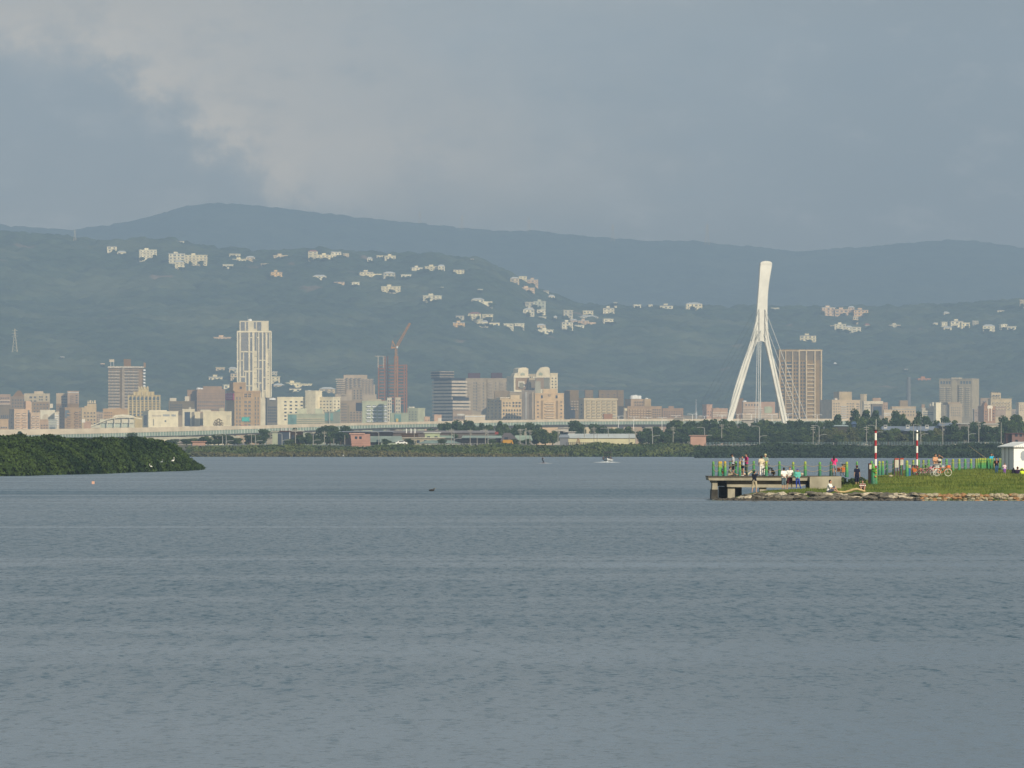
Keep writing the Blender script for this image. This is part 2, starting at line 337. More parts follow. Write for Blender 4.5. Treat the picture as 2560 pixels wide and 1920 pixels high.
PQ = 1280+XX*F/D2                                    # the bank is laid out in metres; its outline is given along the photo's own columns
ZZ = bank_z(PQ, D2)+(vnoise(XX, D2, 1.5, 4)-0.5)*0.08
nx = len(PX); ii = (np.arange(len(DD)-1)[:, None]*nx+np.arange(nx-1)[None]).ravel()
def grass_material():
    m = bpy.data.materials.new('mown_grass'); m.use_nodes = True; t = m.node_tree; N = NT(t); b = t.nodes['Principled BSDF']; b.inputs['Roughness'].default_value = 0.95; b.inputs['Specular IOR Level'].default_value = 0.05
    tc = N.n('ShaderNodeTexCoord'); P = tc.outputs['Object']; n1 = N.noise(N.mapping(P, (1, .35, 1)), 0.5, 5, 0.6); n2 = N.noise(P, 6.0, 3, 0.6); n3 = N.noise(N.mapping(P, (0.5, .12, 1), (3, 3, 3)), 0.9, 3, 0.5)
    c = N.mix(N.ss(n1, 0.35, 0.65), (0.090, 0.140, 0.020), (0.180, 0.215, 0.040)); c = N.mix(N.m('MULTIPLY', N.ss(n2, 0.4, 0.7), 0.4), c, (0.06, 0.09, 0.02))
    c = N.mix(N.m('MULTIPLY', N.ss(n3, 0.60, 0.70), 0.65), c, (0.20, 0.155, 0.075)); t.links.new(c, b.inputs['Base Color']); return m
np_mesh('bank', np.stack([XX, D2, ZZ], -1).reshape(-1, 3), np.stack([ii, ii+1, ii+nx+1, ii+nx], -1), grass_material(), kind='structure', smooth=True)
def gz(px, D): return float(bank_z(np.array([float(px)]), np.array([float(D)]))[0])
# grass blades over the bank
def blades(n, name, m, p0, p1, d0, d1, h0, h1, w=0.03):
    px = rng.uniform(p0, p1, n); D = rng.uniform(d0, d1, n); z = bank_z(px, D); k = z > 0.38
    px = px[k]; D = D[k]; z = z[k]; n = len(px); x = (px-1280)*D/F; h = rng.uniform(h0, h1, n)*(0.25+3.0*vnoise(x, D*.6, 2.2, 8)**3); a = rng.uniform(0, 6.28, n); lean = rng.uniform(-.5, .5, (n, 2))*h[:, None]
    dx = np.cos(a)*w; dy = np.sin(a)*w; v = np.zeros((n, 3, 3)); v[:, 0] = np.stack([x-dx, D-dy, z-.03], -1); v[:, 1] = np.stack([x+dx, D+dy, z-.03], -1); v[:, 2] = np.stack([x+lean[:, 0], D+lean[:, 1], z+h], -1)
    return np_mesh(name, v.reshape(-1, 3), np.arange(n*3).reshape(-1, 3), m, kind='stuff')
g = blades(90000, 'grass', foliage('grass_blades', (0.080, 0.128, 0.02), (0.215, 0.235, 0.050), 0.28, 0.45), 1900, 2640, 428.0, 562, 0.08, 0.22)
g['label'] = 'short green grass over the bank beside the pier'; g['category'] = 'grass'
# ---------------------------------------------------------------- the town: every building is an Empty with its parts
C0 = {1: (0, 760), 2: (480, 760), 3: (960, 760), 4: (1400, 760), 5: (1760, 640), 6: (2000, 760)}; CS = 3.77
def cpx(c, X): return C0[c][0]+X/CS
def cpy(c, Y): return C0[c][1]+Y/CS
WM = {}
GZ = 4.2
class Bld:
    def __init__(s, c, Xs, Xc, X1, Yt, rgb, phrase, D=5700, side='l', dp=None, name='apartment_building', cat='building', gz=GZ, Yb=None, th=None, wall=True, roof=True):
        s.c = c; s.D = D; s.k = D/F/CS; s.Xc = Xc; s.gz = gz if Yb is None else wz(cpy(c, Yb), D); s.rgb = rgb; s.nw = 0
        sx = abs(Xs-(Xc if side == 'l' else X1)); s.th = R(th if th is not None else (24 if sx > 3 else 3))*(1 if side == 'l' else -1)
        s.cs = math.cos(s.th); s.W = (X1-Xc)*s.k/s.cs; s.dp = dp or (sx*s.k/abs(math.sin(s.th)) if sx > 3 else min(max(10, s.W*0.7), 24)); s.side = side
        s.root = empty(name, (wx(cpx(c, Xc), D), D, s.gz), s.th); tag(s.root, phrase, cat)
        s.m = M(rgb, D); s.H = s.z(Yt)
        if wall:
            MB().box(0, s.W, 0, s.dp, -1.5, s.H).build('wall', s.m, s.root)
            if roof:
                r = MB(); w = s.W; d = s.dp; h = s.H; t = .35
                r.box(-.2, w+.2, -.2, t, h+.004, h+1.0).box(-.2, w+.2, d-t, d+.2, h+.004, h+1.0).box(-.2, t, t, d-t, h+.004, h+1.0).box(w-t, w+.2, t, d-t, h+.004, h+1.0)
                r.build('parapet', s.m, s.root)
    def x(s, X): return (X-s.Xc)*s.k/s.cs
    def z(s, Y): return wz(cpy(s.c, Y), s.D)-s.gz
    def win_mesh(s, w, h, glass, frame, sill):
        key = (round(w, 1), round(h, 1), glass.name, frame.name, sill)
        if key not in WM:
            m = MB(); w2, h2 = key[0]/2, key[1]/2; b = min(.13, w2*.15)
            m.box(-w2, w2, -.06, .0, -h2, h2, 0)
            m.box(-w2, w2, -.16, -.062, h2-b, h2, 1).box(-w2, -w2+b, -.16, -.062, -h2, h2-b-.003, 1).box(w2-b, w2, -.16, -.062, -h2, h2-b-.003, 1)
            if key[0] > 2.4: m.box(-.08, .08, -.13, -.062, -h2, h2-b-.003, 1)
            if sill == 'balcony': m.box(-w2-.3, w2+.3, -1.2, -.062, -h2-.25, -h2+.75, 1)
            elif sill: m.box(-w2-.15, w2+.15, -.4, -.062, -h2-.22, -h2+.003, 1)
            WM[key] = m.mesh('window', [glass, frame])
        return WM[key]
    def grid(s, X0, Y0, X1, Y1, nc, nr, fw=.62, fh=.52, glass=None, frame=None, sill=True, skip=0.0, prot=0.0):
        glass = glass or GLASS; frame = frame or s.m; w = (s.x(X1)-s.x(X0))/nc; z1, z0 = s.z(Y0), s.z(Y1); h = (z1-z0)/nr
        me = s.win_mesh(w*fw, h*fh, glass, frame, sill)
        for r in range(nr):
            for q in range(nc):
                if skip and random.random() < skip: continue
                if s.nw >= 96: return
                s.nw += 1; link('window', me, s.root, (s.x(X0)+w*(q+.5), -prot, z1-h*(r+.5)))
    def sgrid(s, Y0, Y1, nc, nr, fw=.55, fh=.5, f0=0.0, f1=1.0, glass=None, sill=True, frame=None):
        glass = glass or GLASS; frame = frame or s.m; d0, d1 = f0*s.dp, f1*s.dp; w = (d1-d0)/nc; z1, z0 = s.z(Y0), s.z(Y1); h = (z1-z0)/nr; me = s.win_mesh(w*fw, h*fh, glass, frame, sill)
        for r in range(nr):
            for q in range(nc):
                if s.nw >= 98: return
                s.nw += 1
                if s.side == 'l': link('window', me, s.root, (0, d1-w*(q+.5), z1-h*(r+.5)), -math.pi/2)
                else: link('window', me, s.root, (s.W, d0+w*(q+.5), z1-h*(r+.5)), math.pi/2)
    def rect(s, X0, Y0, X1, Y1, m, name='panel', prot=.12, back=0.0):
        m = m if isinstance(m, bpy.types.Material) else M(m, s.D)
        MB().box(s.x(X0), s.x(X1), -prot, back, s.z(Y1), s.z(Y0)).build(name, m, s.root)
    def slabs(s, X0, X1, Y0, Y1, n, m, frac=.35, prot=1.1, name='balcony', wrap=False):
        m = m if isinstance(m, bpy.types.Material) else M(m, s.D); z1, z0 = s.z(Y0), s.z(Y1); h = (z1-z0)/n
        me = MB().box(0, s.x(X1)-s.x(X0), -prot, s.dp*.98 if wrap else 0, 0, h*frac)
        if wrap: me = MB().box(-prot, s.x(X1)-s.x(X0)+.3, -prot, s.dp+.3, 0, h*frac)
        me = me.mesh(name, m)
        for i in range(n): link(name, me, s.root, (s.x(X0), 0, z0+h*i))
    def box(s, X0, Y0, X1, Y1, rgb=None, name='roof_block', y0=2.0, dp=None, mi=None):
        m = s.m if rgb is None else (rgb if isinstance(rgb, bpy.types.Material) else M(rgb, s.D))
        z0 = s.z(Y1); dp = dp or max(3, min(s.dp-y0-1, (s.x(X1)-s.x(X0))))
        MB().box(s.x(X0), s.x(X1), y0, y0+dp, z0+.005, s.z(Y0)).build(name, m, s.root)
    def poly(s, pts, m, name, y0=0.0, dp=8.0):
        m = m if isinstance(m, bpy.types.Material) else M(m, s.D)
        MB().prism([(s.x(a), s.z(b)) for a, b in pts][::-1], y0, y0+dp).build(name, m, s.root)
    def tank(s, X, Y0, Y1, r, m=None, y=4.0, name='water_tank'):
        MB().lathe([(r, s.z(Y1)), (r, s.z(Y0)-.4), (r*.5, s.z(Y0))], 10, cx=s.x(X), cy=y).build(name, m or STEEL, s.root)
G2 = mat('tinted_glass', (0.10, 0.12, 0.13), rough=0.2, spec=0.5, var=0.3)
PALEW = mat('pale_balcony_wall', (0.62, 0.60, 0.55))
# --- crop 1, far left
b = Bld(1,0,0,96,860,(165,135,130),'pinkish red apartment block with white rails at the left edge',5900); b.slabs(0,96,880,1150,8,(190,175,165),.3,.8); b.grid(4,870,92,1150,5,8,.5,.4)
b = Bld(1,100,100,265,880,(128,120,122),'dark brown block with a domed roof tower',6050); b.poly([(110,880),(150,830),(165,815),(190,815),(205,840),(240,880)],(125,105,105),'roof_dome',3,14); b.grid(108,890,260,1100,6,7,.5,.4)
b = Bld(1,228,228,465,852,(178,170,152),'beige block with dark windows and a small rooftop cabin',5850); b.box(320,822,405,850,(185,172,155)); b.grid(270,860,350,935,2,2,.6,.5); b.grid(365,862,405,915,2,2,.7,.6); b.grid(420,862,455,915,1,2,.5,.6); b.rect(300,920,465,1110,(140,122,115),'lower_wall'); b.grid(310,930,460,1100,5,5,.5,.4,prot=.13)
b = Bld(1,0,0,100,962,(112,115,122),'low grey block standing at the left edge',5600); b.grid(5,1040,95,1170,5,3,.5,.7)
b = Bld(1,75,134,290,1000,(196,164,142),'pink apartment block with open balconies beside the expressway',5250); b.box(240,915,290,1000,(200,160,138),'stair_tower',0.5); b.rect(258,1000,272,1185,G2,'stair_window'); b.grid(138,1020,252,1185,2,5,.62,.42,sill='balcony',frame=M((208,180,158),5250)); b.grid(272,1020,290,1185,1,5,.6,.4); b.sgrid(1030,1170,1,4,.2,.3)
b = Bld(1,290,290,375,1032,(190,165,145),'pink wing with rows of square windows',5252,th=24); b.grid(293,1045,372,1185,2,4,.62,.45,sill='balcony',frame=M((208,182,160),5250))
b = Bld(1,380,380,515,1008,(215,210,188),'small white block with an arched panel',5450); b.poly([(400,1095),(400,1060),(418,1040),(446,1040),(462,1060),(462,1095)],(196,185,165),'arch_panel',-.3,.3); b.box(470,940,497,980,(214,208,190),'roof_sign'); b.grid(385,1100,510,1180,4,3,.5,.4)
b = Bld(1,515,515,552,1028,(210,200,178),'narrow white balcony block beside the brown block',5440); b.slabs(515,552,1035,1140,5,WHITE,.35,.9)
b = Bld(1,458,458,530,1098,(150,168,172),'small round blue green building with striped bands',5150,dp=12); b.slabs(456,532,1100,1160,4,(185,195,190),.4,.5,'band'); b.rect(470,1140,520,1178,G2,'shop_window',.2)
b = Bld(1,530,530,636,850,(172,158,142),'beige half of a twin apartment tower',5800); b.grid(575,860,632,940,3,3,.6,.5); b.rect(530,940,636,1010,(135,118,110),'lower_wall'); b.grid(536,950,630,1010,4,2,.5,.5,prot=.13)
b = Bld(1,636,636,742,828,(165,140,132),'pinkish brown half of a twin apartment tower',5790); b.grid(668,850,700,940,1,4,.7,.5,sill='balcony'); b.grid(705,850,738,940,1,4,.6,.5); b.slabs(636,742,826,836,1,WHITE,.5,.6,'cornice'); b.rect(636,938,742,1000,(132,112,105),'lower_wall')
b = Bld(1,548,610,760,985,(152,125,108),'brown brick block with wide balconies beside the expressway',5250); b.grid(612,1010,650,1070,1,2,.8,.7); b.grid(612,1010,752,1178,2,5,.45,.45,sill='balcony',frame=M((168,130,110),5250)); b.grid(740,1000,758,1170,1,6,.5,.5); b.rect(612,1000,650,1075,G2,'tall_window',.3); b.sgrid(1010,1170,2,5,.3,.3)
b = Bld(1,770,770,906,985,(190,168,138),'stepped beige block with large lettering on its roof',5500); b.box(820,940,906,985,(190,170,140),'upper_storey',.5); b.box(795,962,820,985,(188,165,138),'step',.5); b.grid(785,1010,905,1175,4,5,.5,.4)
for i in range(4): b.poly([(822+i*21,935),(822+i*21,908),(838+i*21,906),(838+i*21,935)] if i % 2 else [(822+i*21,935),(830+i*21,905),(838+i*21,935)],(205,190,160),'sign_letter',2,.6)
b = Bld(1,906,906,972,1025,(170,155,145),'grey beige block with a blue tarpaulin roof',5520); b.slabs(940,972,1015,1022,1,(110,140,165),.9,.5,'tarpaulin'); b.grid(912,1035,968,1120,3,4,.5,.4)
b = Bld(1,970,970,1218,995,(188,152,122),'long tan orange block under the striped tower',5600); b.box(1090,980,1136,995,(196,150,115)); b.grid(980,1010,1060,1090,4,3,.5,.4)
b = Bld(1,1020,1022,1312,596,(118,118,124),'wide grey residential tower with white striped balconies and a roof billboard',5950,dp=22,name='tower_block')
b.slabs(1020,1128,615,985,13,(178,170,160),.3,1.3); b.slabs(1170,1306,615,985,13,(176,168,158),.3,1.3); b.slabs(1016,1356,588,600,1,(205,200,190),.9,1.5,'cornice')
b.rect(1128,605,1145,985,(100,106,118),'painted_recess',.05); b.rect(1150,605,1172,985,(150,145,140),'pilaster',.8); b.grid(1030,618,1128,985,3,13,.7,.4,glass=G2,sill=False,prot=.1); b.grid(1172,618,1300,985,3,13,.7,.4,glass=G2,sill=False,prot=.1)  # recesses on the blocks are flat strips, their shade painted as dark colour
b.rect(1312,600,1350,790,(140,122,115),'side_wall',-1,8); b.slabs(1350,1370,600,780,6,WHITE,.5,1.0,'end_balcony'); b.box(1165,520,1232,588,(128,105,100),'lift_tower'); b.box(1030,522,1076,546,(200,190,170),'billboard',1,.6); b.box(1040,546,1046,588,STEEL,'billboard_post',1,.3); b.box(1068,546,1074,588,STEEL,'billboard_post',1,.3); b.box(1352,552,1372,600,(135,110,105),'roof_block')
b = Bld(1,1210,1210,1508,866,(186,168,124),'golden tan block with stepped pointed arches',5450,dp=20,name='office_building')
b.box(1258,826,1452,866,(188,170,128),'upper_storey',.3,12); b.box(1304,784,1400,826,(190,175,135),'crown',.6,8)
for X in range(1210,1509,37): b.box(X-5,866-8,X+5,1060,(200,182,138),'pilaster',-.8,.79)
for i in range(8):
    X = 1229+37*i; b.poly([(X-12,905),(X-12,885),(X,868),(X+12,885),(X+12,905)],G2,'arched_window',-.35,.35)
b.grid(1212,908,1506,1000,8,4,.55,.55,glass=G2); b.grid(1212,1000,1506,1060,8,2,.6,.7,glass=G2)
for X in (1265,1300,1340,1385,1430): b.box(X-6,830,X+6,862,(205,188,145),'pinnacle',-.6,.8)
for X in (1310,1335,1360,1390): b.box(X-6,776,X+6,800,(205,190,150),'pinnacle',-.3,.8)
b = Bld(1,1335,1398,1672,1020,(222,212,178),'white windowless hall with a grey left flank',5150,name='commercial_building'); b.box(1410,1000,1575,1018,(220,212,185),'roof_block',2,10); b.rect(1435,1045,1515,1060,(185,180,165),'vent_band',.2); b.rect(1532,1040,1592,1058,(140,160,175),'window_band',.2); b.rect(1610,1040,1650,1058,(140,160,175),'window_band',.2); b.grid(1440,1080,1450,1150,1,1,.6,.9); b.rect(1548,1096,1562,1110,G2,'louvre',.2); b.sgrid(1040,1150,1,1,.5,.9)
b = Bld(1,1590,1590,1832,925,(98,110,122),'dark grey block with two white billboards on its roof',5500); b.box(1600,886,1662,920,(200,195,180),'billboard',1,.8); b.box(1742,870,1784,920,(198,192,178),'billboard',1,.8); b.grid(1600,940,1720,1010,6,3,.6,.5); b.slabs(1590,1832,1000,1006,1,(140,130,122),.8,.5,'ledge')
b = Bld(1,1672,1672,1724,1060,(150,140,130),'narrow tan block between two white halls',5300)
b = Bld(1,1718,1720,1836,1000,(212,204,176),'white corner block with a tall dark window wall',5200); b.rect(1740,1018,1792,1150,DARKG,'window_wall',.2); b.rect(1806,1018,1832,1150,(120,128,135),'window_strip',.2); b.box(1780,972,1800,1000,(180,180,175),'roof_block')
# arched white hall
b = Bld(1,940,940,1262,1085,(190,196,175),'white hall with a long arched roof beside the expressway',5000,name='arched_hall',dp=30,roof=False)
b.rect(955,1128,1225,1160,(165,190,180),'window_band',.3)
arc = [(858,1148),(905,1128),(960,1105),(1010,1085),(1060,1072),(1110,1066),(1180,1062),(1260,1065),(1335,1078)]
b.poly(arc+[(x_, y_+9) for x_, y_ in arc[::-1]],(222,214,186),'arch_rib',-3.5,2)
b.poly([(945,1122),(1010,1094),(1060,1080),(1110,1074),(1180,1070),(1262,1072),(1262,1122)],(205,204,182),'gable_wall',-1.2,1.19)
b.poly([(1055,1066),(1085,1048),(1140,1040),(1200,1042),(1262,1056),(1262,1064),(1150,1060)],(226,220,195),'roof_shell',4,18)
for X in (1010,1080,1150,1222): b.box(X-3,1078,X+3,1160,(215,210,190),'strut',-3.0,1.0)
b.rect(858,1140,940,1168,(205,205,185),'side_wall',1.0,-.2)
b = Bld(1,790,790,857,1118,(196,140,122),'low salmon pink shed under the arched hall',5050,name='shed'); b.box(772,1085,803,1118,(225,220,205),'white_sign',-1,.4)
b = Bld(1,0,0,76,1095,(190,158,130),'low tan building at the foot of the grey block',5200); b.grid(5,1150,70,1178,4,1,.7,.5)
b = Bld(1,375,375,460,1098,(180,150,132),'low tan row behind the expressway',5180); b.grid(380,1130,455,1180,3,2,.6,.4)
# --- crop 2
b = Bld(2,-45,-45,46,818,(140,118,118),'dark mauve end of the long brick office block',5760)
b = Bld(2,46,46,311,812,(158,130,124),'long reddish brown office block with a grid of small windows',5750,name='office_building'); b.box(105,775,283,812,(160,132,122)); b.grid(50,905,308,1010,14,3,.5,.45,glass=G2); b.grid(50,830,308,900,14,3,.4,.35,glass=mat('brown_glass',(0.16,0.12,0.11)))
b.tank(60,788,810,2.2,WHITE); b.tank(88,790,810,2.2,WHITE); b.rect(255,980,300,1020,(178,172,148),'pale_panel',.4)
b = Bld(2,311,400,640,826,(178,140,106),'brown brick tower with a magenta sign on its shaded flank',5350,name='office_building')
b.box(395,738,512,826,(172,135,108),'upper_storey',2,10); b.box(455,778,475,800,DARKG,'lift_window',1.8,.3)
b.grid(485,840,557,880,2,2,.7,.6); b.grid(485,905,557,1160,2,7,.64,.55,glass=G2); b.grid(408,870,465,1160,2,8,.42,.62,glass=G2); b.grid(580,870,632,1160,2,8,.42,.62,glass=G2)
for X in (482,520,558): b.box(X-3,838,X+3,885,(205,165,130),'pilaster',-.6,.59)
b.slabs(400,640,826,834,1,(190,145,112),.8,.7,'cornice')
sg = MB().box(-.9,-.25,0.5,b.dp-.5,b.z(905),b.z(842)).build('sign_board',mat('magenta_sign',(0.42,0.03,0.10),var=.05),b.root)
st = MB()
for row,(zz,hh,n) in enumerate(((b.z(868),3.4,4),(b.z(893),2.4,7))):
    for i in range(n):
        y1 = b.dp-2.5-(b.dp-5)*i/n; ww = (b.dp-5)/n*.75
        st.box(-1.0,-.905,y1-ww,y1,zz+hh*.8,zz+hh).box(-1.0,-.905,y1-ww,y1,zz,zz+hh*.18).box(-1.0,-.905,y1-ww*.6,y1-ww*.4,zz+hh*.18+.003,zz+hh*.8-.003)
        if i % 2 == 0: st.box(-1.0,-.905,y1-ww*.95,y1-ww*.6-.003,zz+hh*.42,zz+hh*.58)
st.build('lettering',mat('pink_lettering',(0.62,0.32,0.38)),sg)
b.rect(466,1066,536,1106,mat('teal_cloth',(0.05,0.38,0.30)),'teal_banner',.8); b.rect(455,1142,515,1164,(180,80,85),'red_awning',1.5)
b = Bld(2,-2,0,76,1025,(214,206,178),'white hall wing with a dark vertical groove',5210); b.box(0,996,26,1025,(214,208,184)); b.rect(76,1030,104,1145,(120,128,130),'groove',-.5,2)
b = Bld(2,105,105,372,1022,(222,210,172),'white hall with a curling flower ornament on its front',5180,name='commercial_building'); b.box(80,996,178,1016,(218,208,180),'roof_block',2,10); b.rect(325,1045,360,1140,(205,196,165),'side_panel',.2)
orn = MB(); k_ = b.k
for (cx_, cy_, r_) in ((250,1098,16),(228,1108,13),(272,1108,13),(215,1130,11),(285,1130,11),(250,1125,14),(235,1135,8),(265,1135,8)):
    orn.tube([(b.x(cx_+r_*math.cos(a/10*5.3+.4)),-.25,b.z(cy_-r_*math.sin(a/10*5.3+.4))) for a in range(11)],.45,5)
orn.build('ornament',M((120,112,100),5180),b.root)
# tall white tower
b = Bld(2,427,427,746,262,(208,202,176),'very tall cream tower with a grid of vertical window strips',5600,name='tower_block',dp=26)
b.box(448,158,722,262,(206,200,176),'crown',1.0,22)
GP = mat('grey_window_strip',(0.20,0.20,0.20),rough=.3,var=.15,scale=.4)
wins = [(462,272,530,442),(548,270,567,312),(548,322,567,445),(590,270,608,440),(614,270,624,310),(614,322,624,600),(634,272,655,525),(673,272,690,525),(711,272,727,420),(435,270,441,530),
 (462,458,480,525),(492,458,530,628),(548,458,567,628),(462,537,480,680),(490,640,500,680),(513,645,530,765),(548,640,567,765),(462,695,500,735),(634,537,655,605),(673,537,690,685),(615,617,655,735),(673,697,690,810),(614,747,628,790),(636,752,655,830),(548,778,567,860),(513,775,530,860),(435,540,441,730),(722,430,728,590)]
for (a_,b_,c_,d_) in wins: b.rect(a_,b_,c_,d_,GP,'window_strip',.15)
for (a_,b_,c_,d_) in ((460,168,498,258),(511,168,528,258),(583,170,602,232),(613,170,652,258)): MB().box(b.x(a_),b.x(c_),.8,.995,b.z(d_),b.z(b_)).build('window_strip',GP,b.root)
for X in (427,452,484,536,572,628,662,696,746):
    if X in (484,): continue
    b.box(X-4,262,X+4,880,(222,216,190),'pilaster',-.9,.89)
for (x0_,x1_,y_) in ((427,746,262),(462,530,450),(545,570,317),(545,570,452),(610,628,316),(630,694,530),(458,484,531),(488,570,634),(458,505,688),(610,660,611),(668,694,690),(610,632,741),(510,570,770),(668,694,815)):
    b.box(x0_,y_-3,x1_,y_+5,(222,216,190),'crossbeam',-.7,.69)
for i in range(6):
    for X in (592,604): b.box(X-3,490+i*52,X+3,497+i*52,GLASS,'window',-.1,.09)
    b.box(712,560+i*37,722,567+i*37,GLASS,'window',-.1,.09)
for i in range(13): b.box(463,274+i*13,529,276+i*13,(170,165,155),'floor_line',-.25,.1)
b.tank(545,140,158,2,WHITE); b.box(525,106,527,158,STEEL,'mast',6,.4)
b = Bld(2,690,708,800,892,(92,112,132),'dark blue glass tower with a white cylinder on top',5450,name='office_building'); b.tank(757,884,905,b.k*38,WHITE,y=b.dp*.4,name='white_cylinder'); b.grid(712,960,798,1120,5,6,.8,.6,glass=DARKG,sill=False)
b = Bld(2,640,640,705,872,(120,118,120),'grey block between the brick tower and the dark glass tower',5650); b.grid(645,890,700,1100,4,8,.5,.5)
b = Bld(2,805,805,1136,886,(226,216,180),'large white office block with rows of dark square windows',5250,name='office_building'); b.grid(855,905,1110,1105,5,6,.47,.45,glass=DARKG,sill=False)
b = Bld(2,1190,1068,1166,826,(224,214,180),'white stair tower rising over the white office block',5248,side='r',dp=14); b.tank(1090,812,824,2,WHITE); b.grid(1068,870,1166,1100,4,8,.12,.2)
b = Bld(2,1395,1196,1331,886,(222,212,178),'white wing with four columns of small windows',5252,side='r'); b.grid(1200,902,1325,1020,4,4,.48,.42,glass=DARKG,sill=False); b.sgrid(900,1020,2,4,.4,.45,glass=DARKG)
b = Bld(2,905,905,1250,1045,(150,168,150),'low pale green building under scaffolding nets',5000,name='netted_building'); b.box(990,985,1080,1045,(185,195,165),'roof_block',2,8); b.box(1160,985,1230,1045,(175,190,165),'roof_block',2,8); b.slabs(905,1250,1065,1140,4,(190,180,155),.3,.8); NET = mat('green_netting',(0.13,0.24,0.20),rough=.9,var=.3,scale=.2)
b.rect(905,1045,985,1140,NET,'netting',1.2)
b = Bld(2,1250,1250,1396,1025,(110,142,145),'building wrapped in dark teal netting',5050,name='netted_building'); b.poly([(1330,1025),(1396,985),(1396,1025)],NET,'netting_top',0,6); b.rect(1290,1010,1302,1135,(150,165,160),'mast',1.5); b.rect(1250,1030,1330,1100,NET,'netting',.8)
b = Bld(2,1350,1350,1738,860,(160,152,144),'wide terraced apartment block stepping up to a flat top',6050,dp=26)
for (a_,c_,t_) in ((1362,1725,760),(1375,1705,705),(1430,1652,668)): b.box(a_,t_,c_,t_+(860-t_),(166,156,148),'upper_storey',.4+(860-t_)*.01,18)
for i in range(8): b.slabs(1352+i*4,1440,700+i*20,712+i*20,1,(180,172,162),.6,1.2)
b.grid(1600,700,1720,860,4,8,.5,.4,glass=G2); b.grid(1440,690,1600,800,4,5,.6,.4,glass=G2); b.rect(1405,740,1455,870,(112,118,128),'painted_recess',.1)
b = Bld(2,1510,1510,1612,798,(142,138,138),'grey stair block in front of the terraced apartments',5850); b.grid(1515,805,1608,900,3,4,.4,.5)
b = Bld(2,1398,1400,1605,920,(146,134,126),'tan grey block with a dark stairwell',5600); b.rect(1545,930,1600,1010,(92,106,120),'stairwell',.3); b.rect(1465,955,1482,1120,(115,122,122),'painted_recess',.2); b.grid(1405,930,1460,1110,3,7,.5,.5); b.grid(1485,1010,1600,1110,4,4,.5,.5)
b = Bld(2,1605,1605,1852,922,(160,180,160),'pale green office block with white balconies',5300,name='office_building'); b.grid(1640,945,1850,1115,4,5,.66,.5,sill='balcony',frame=WHITE); b.box(1660,895,1785,922,(172,165,150),'roof_block',2,8)
# --- crop 3
b = Bld(3,30,32,72,892,(212,208,188),'white lattice front between green blocks',5280); b.grid(33,900,70,1110,2,7,.6,.6,glass=DARKG)
b = Bld(3,108,108,156,890,(205,192,170),'narrow block of white frames below the steel frame',5350); b.grid(110,895,154,1035,2,4,.6,.6,glass=G2)
b = Bld(3,60,60,230,1035,(140,165,150),'pale green netted site office below the crane',5200,name='netted_building'); b.rect(100,1040,160,1110,NET,'netting',.6); b.rect(112,1080,134,1110,(215,180,90),'yellow_hoist',1.2)
b = Bld(3,385,222,320,990,(160,178,155),'pale green block with a dark teal netted flank',5250,side='r',name='netted_building'); b.box(225,968,262,990,(215,212,195),'roof_block'); b.grid(228,1005,315,1100,3,4,.5,.4,glass=G2)
b = Bld(3,382,382,432,1072,(205,165,140),'low pink shed beside the expressway',5050,name='shed'); b.grid(385,1082,430,1108,2,1,.5,.4)
b = Bld(3,474,474,542,1052,(200,160,140),'small pink house with a white gable beside the expressway',5060,name='house'); b.rect(510,1075,542,1108,(220,215,200),'white_wall',.4)
# dark banded office
b = Bld(3,386,640,768,708,(70,80,96),'dark office tower wrapped in white horizontal bands',5600,name='office_building',dp=30,th=38)
for i in range(12):
    z = b.z(1090-i*31.6); lo = i < 6; x0 = -1.2
    m_ = MB(); e = 3.0 if lo else 0.0
    m_.box(-1.2,b.W+1.2+e,-1.2-e*.5,b.dp+1.2,z,z+2.1); m_.build('white_band',M((172,168,162),5600),b.root)
MB().box(.0,b.W+3.0,-1.6,b.dp,-1,b.z(880)).build('lower_wall',M((72,82,98),5600),b.root)
b.box(560,635,690,705,(84,90,102),'penthouse',6,14)
for i in range(3): b.box(556,636+i*24,692,641+i*24,(175,168,160),'white_band',5.4,15.2)
b = Bld(3,766,768,1236,708,(150,145,138),'wide grey apartment slab with two brown tank houses on the roof',5850,dp=20)
b.box(796,650,908,704,(120,98,96),'tank_house',3,12); b.box(1014,648,1116,702,(118,96,95),'tank_house',3,12)
for X0 in (772,876,982,1090): b.grid(X0,730,X0+40,1010,1,10,.85,.36,sill='balcony',frame=M((162,156,148),5850))
for X0 in (840,862,930,1045,1145): b.grid(X0,730,X0+16,1010,1,10,.7,.42,glass=G2)
b.rect(966,712,974,1000,(108,110,118),'joint',.1)
# postmodern pair
b = Bld(3,1220,1224,1366,690,(205,198,172),'white topped tower with a domed roof pavilion and brown panel',5750,dp=18)
b.poly([(1266,690),(1266,640),(1270,610),(1290,600),(1340,597),(1364,608),(1366,690)],(208,200,176),'dome_pavilion',1,12); b.poly([(1224,690),(1236,655),(1264,648),(1264,690)],(204,197,172),'shoulder',1,8)
b.poly([(1290,672),(1290,656),(1310,644),(1330,656),(1330,672)],(140,165,160),'arched_window',.6,.4); b.rect(1240,696,1362,808,(138,120,116),'brown_panel',.4); b.rect(1262,728,1322,780,(200,198,185),'balcony_frame',1.0); b.rect(1272,740,1310,795,(110,130,132),'bay_window',1.4); b.slabs(1220,1368,682,694,1,(220,214,190),.8,1.0,'cornice'); b.slabs(1240,1362,815,1000,8,(185,178,165),.35,1.0)
b = Bld(3,1430,1432,1566,690,(204,197,172),'white topped tower with a stepped arch crown and teal bay',5740,dp=18)
b.poly([(1434,690),(1436,655),(1450,628),(1475,600),(1510,593),(1545,593),(1562,606),(1566,690)],(208,200,175),'crown',1,12); b.poly([(1458,672),(1458,656),(1476,642),(1496,656),(1496,672)],(140,168,160),'arched_window',.6,.4)
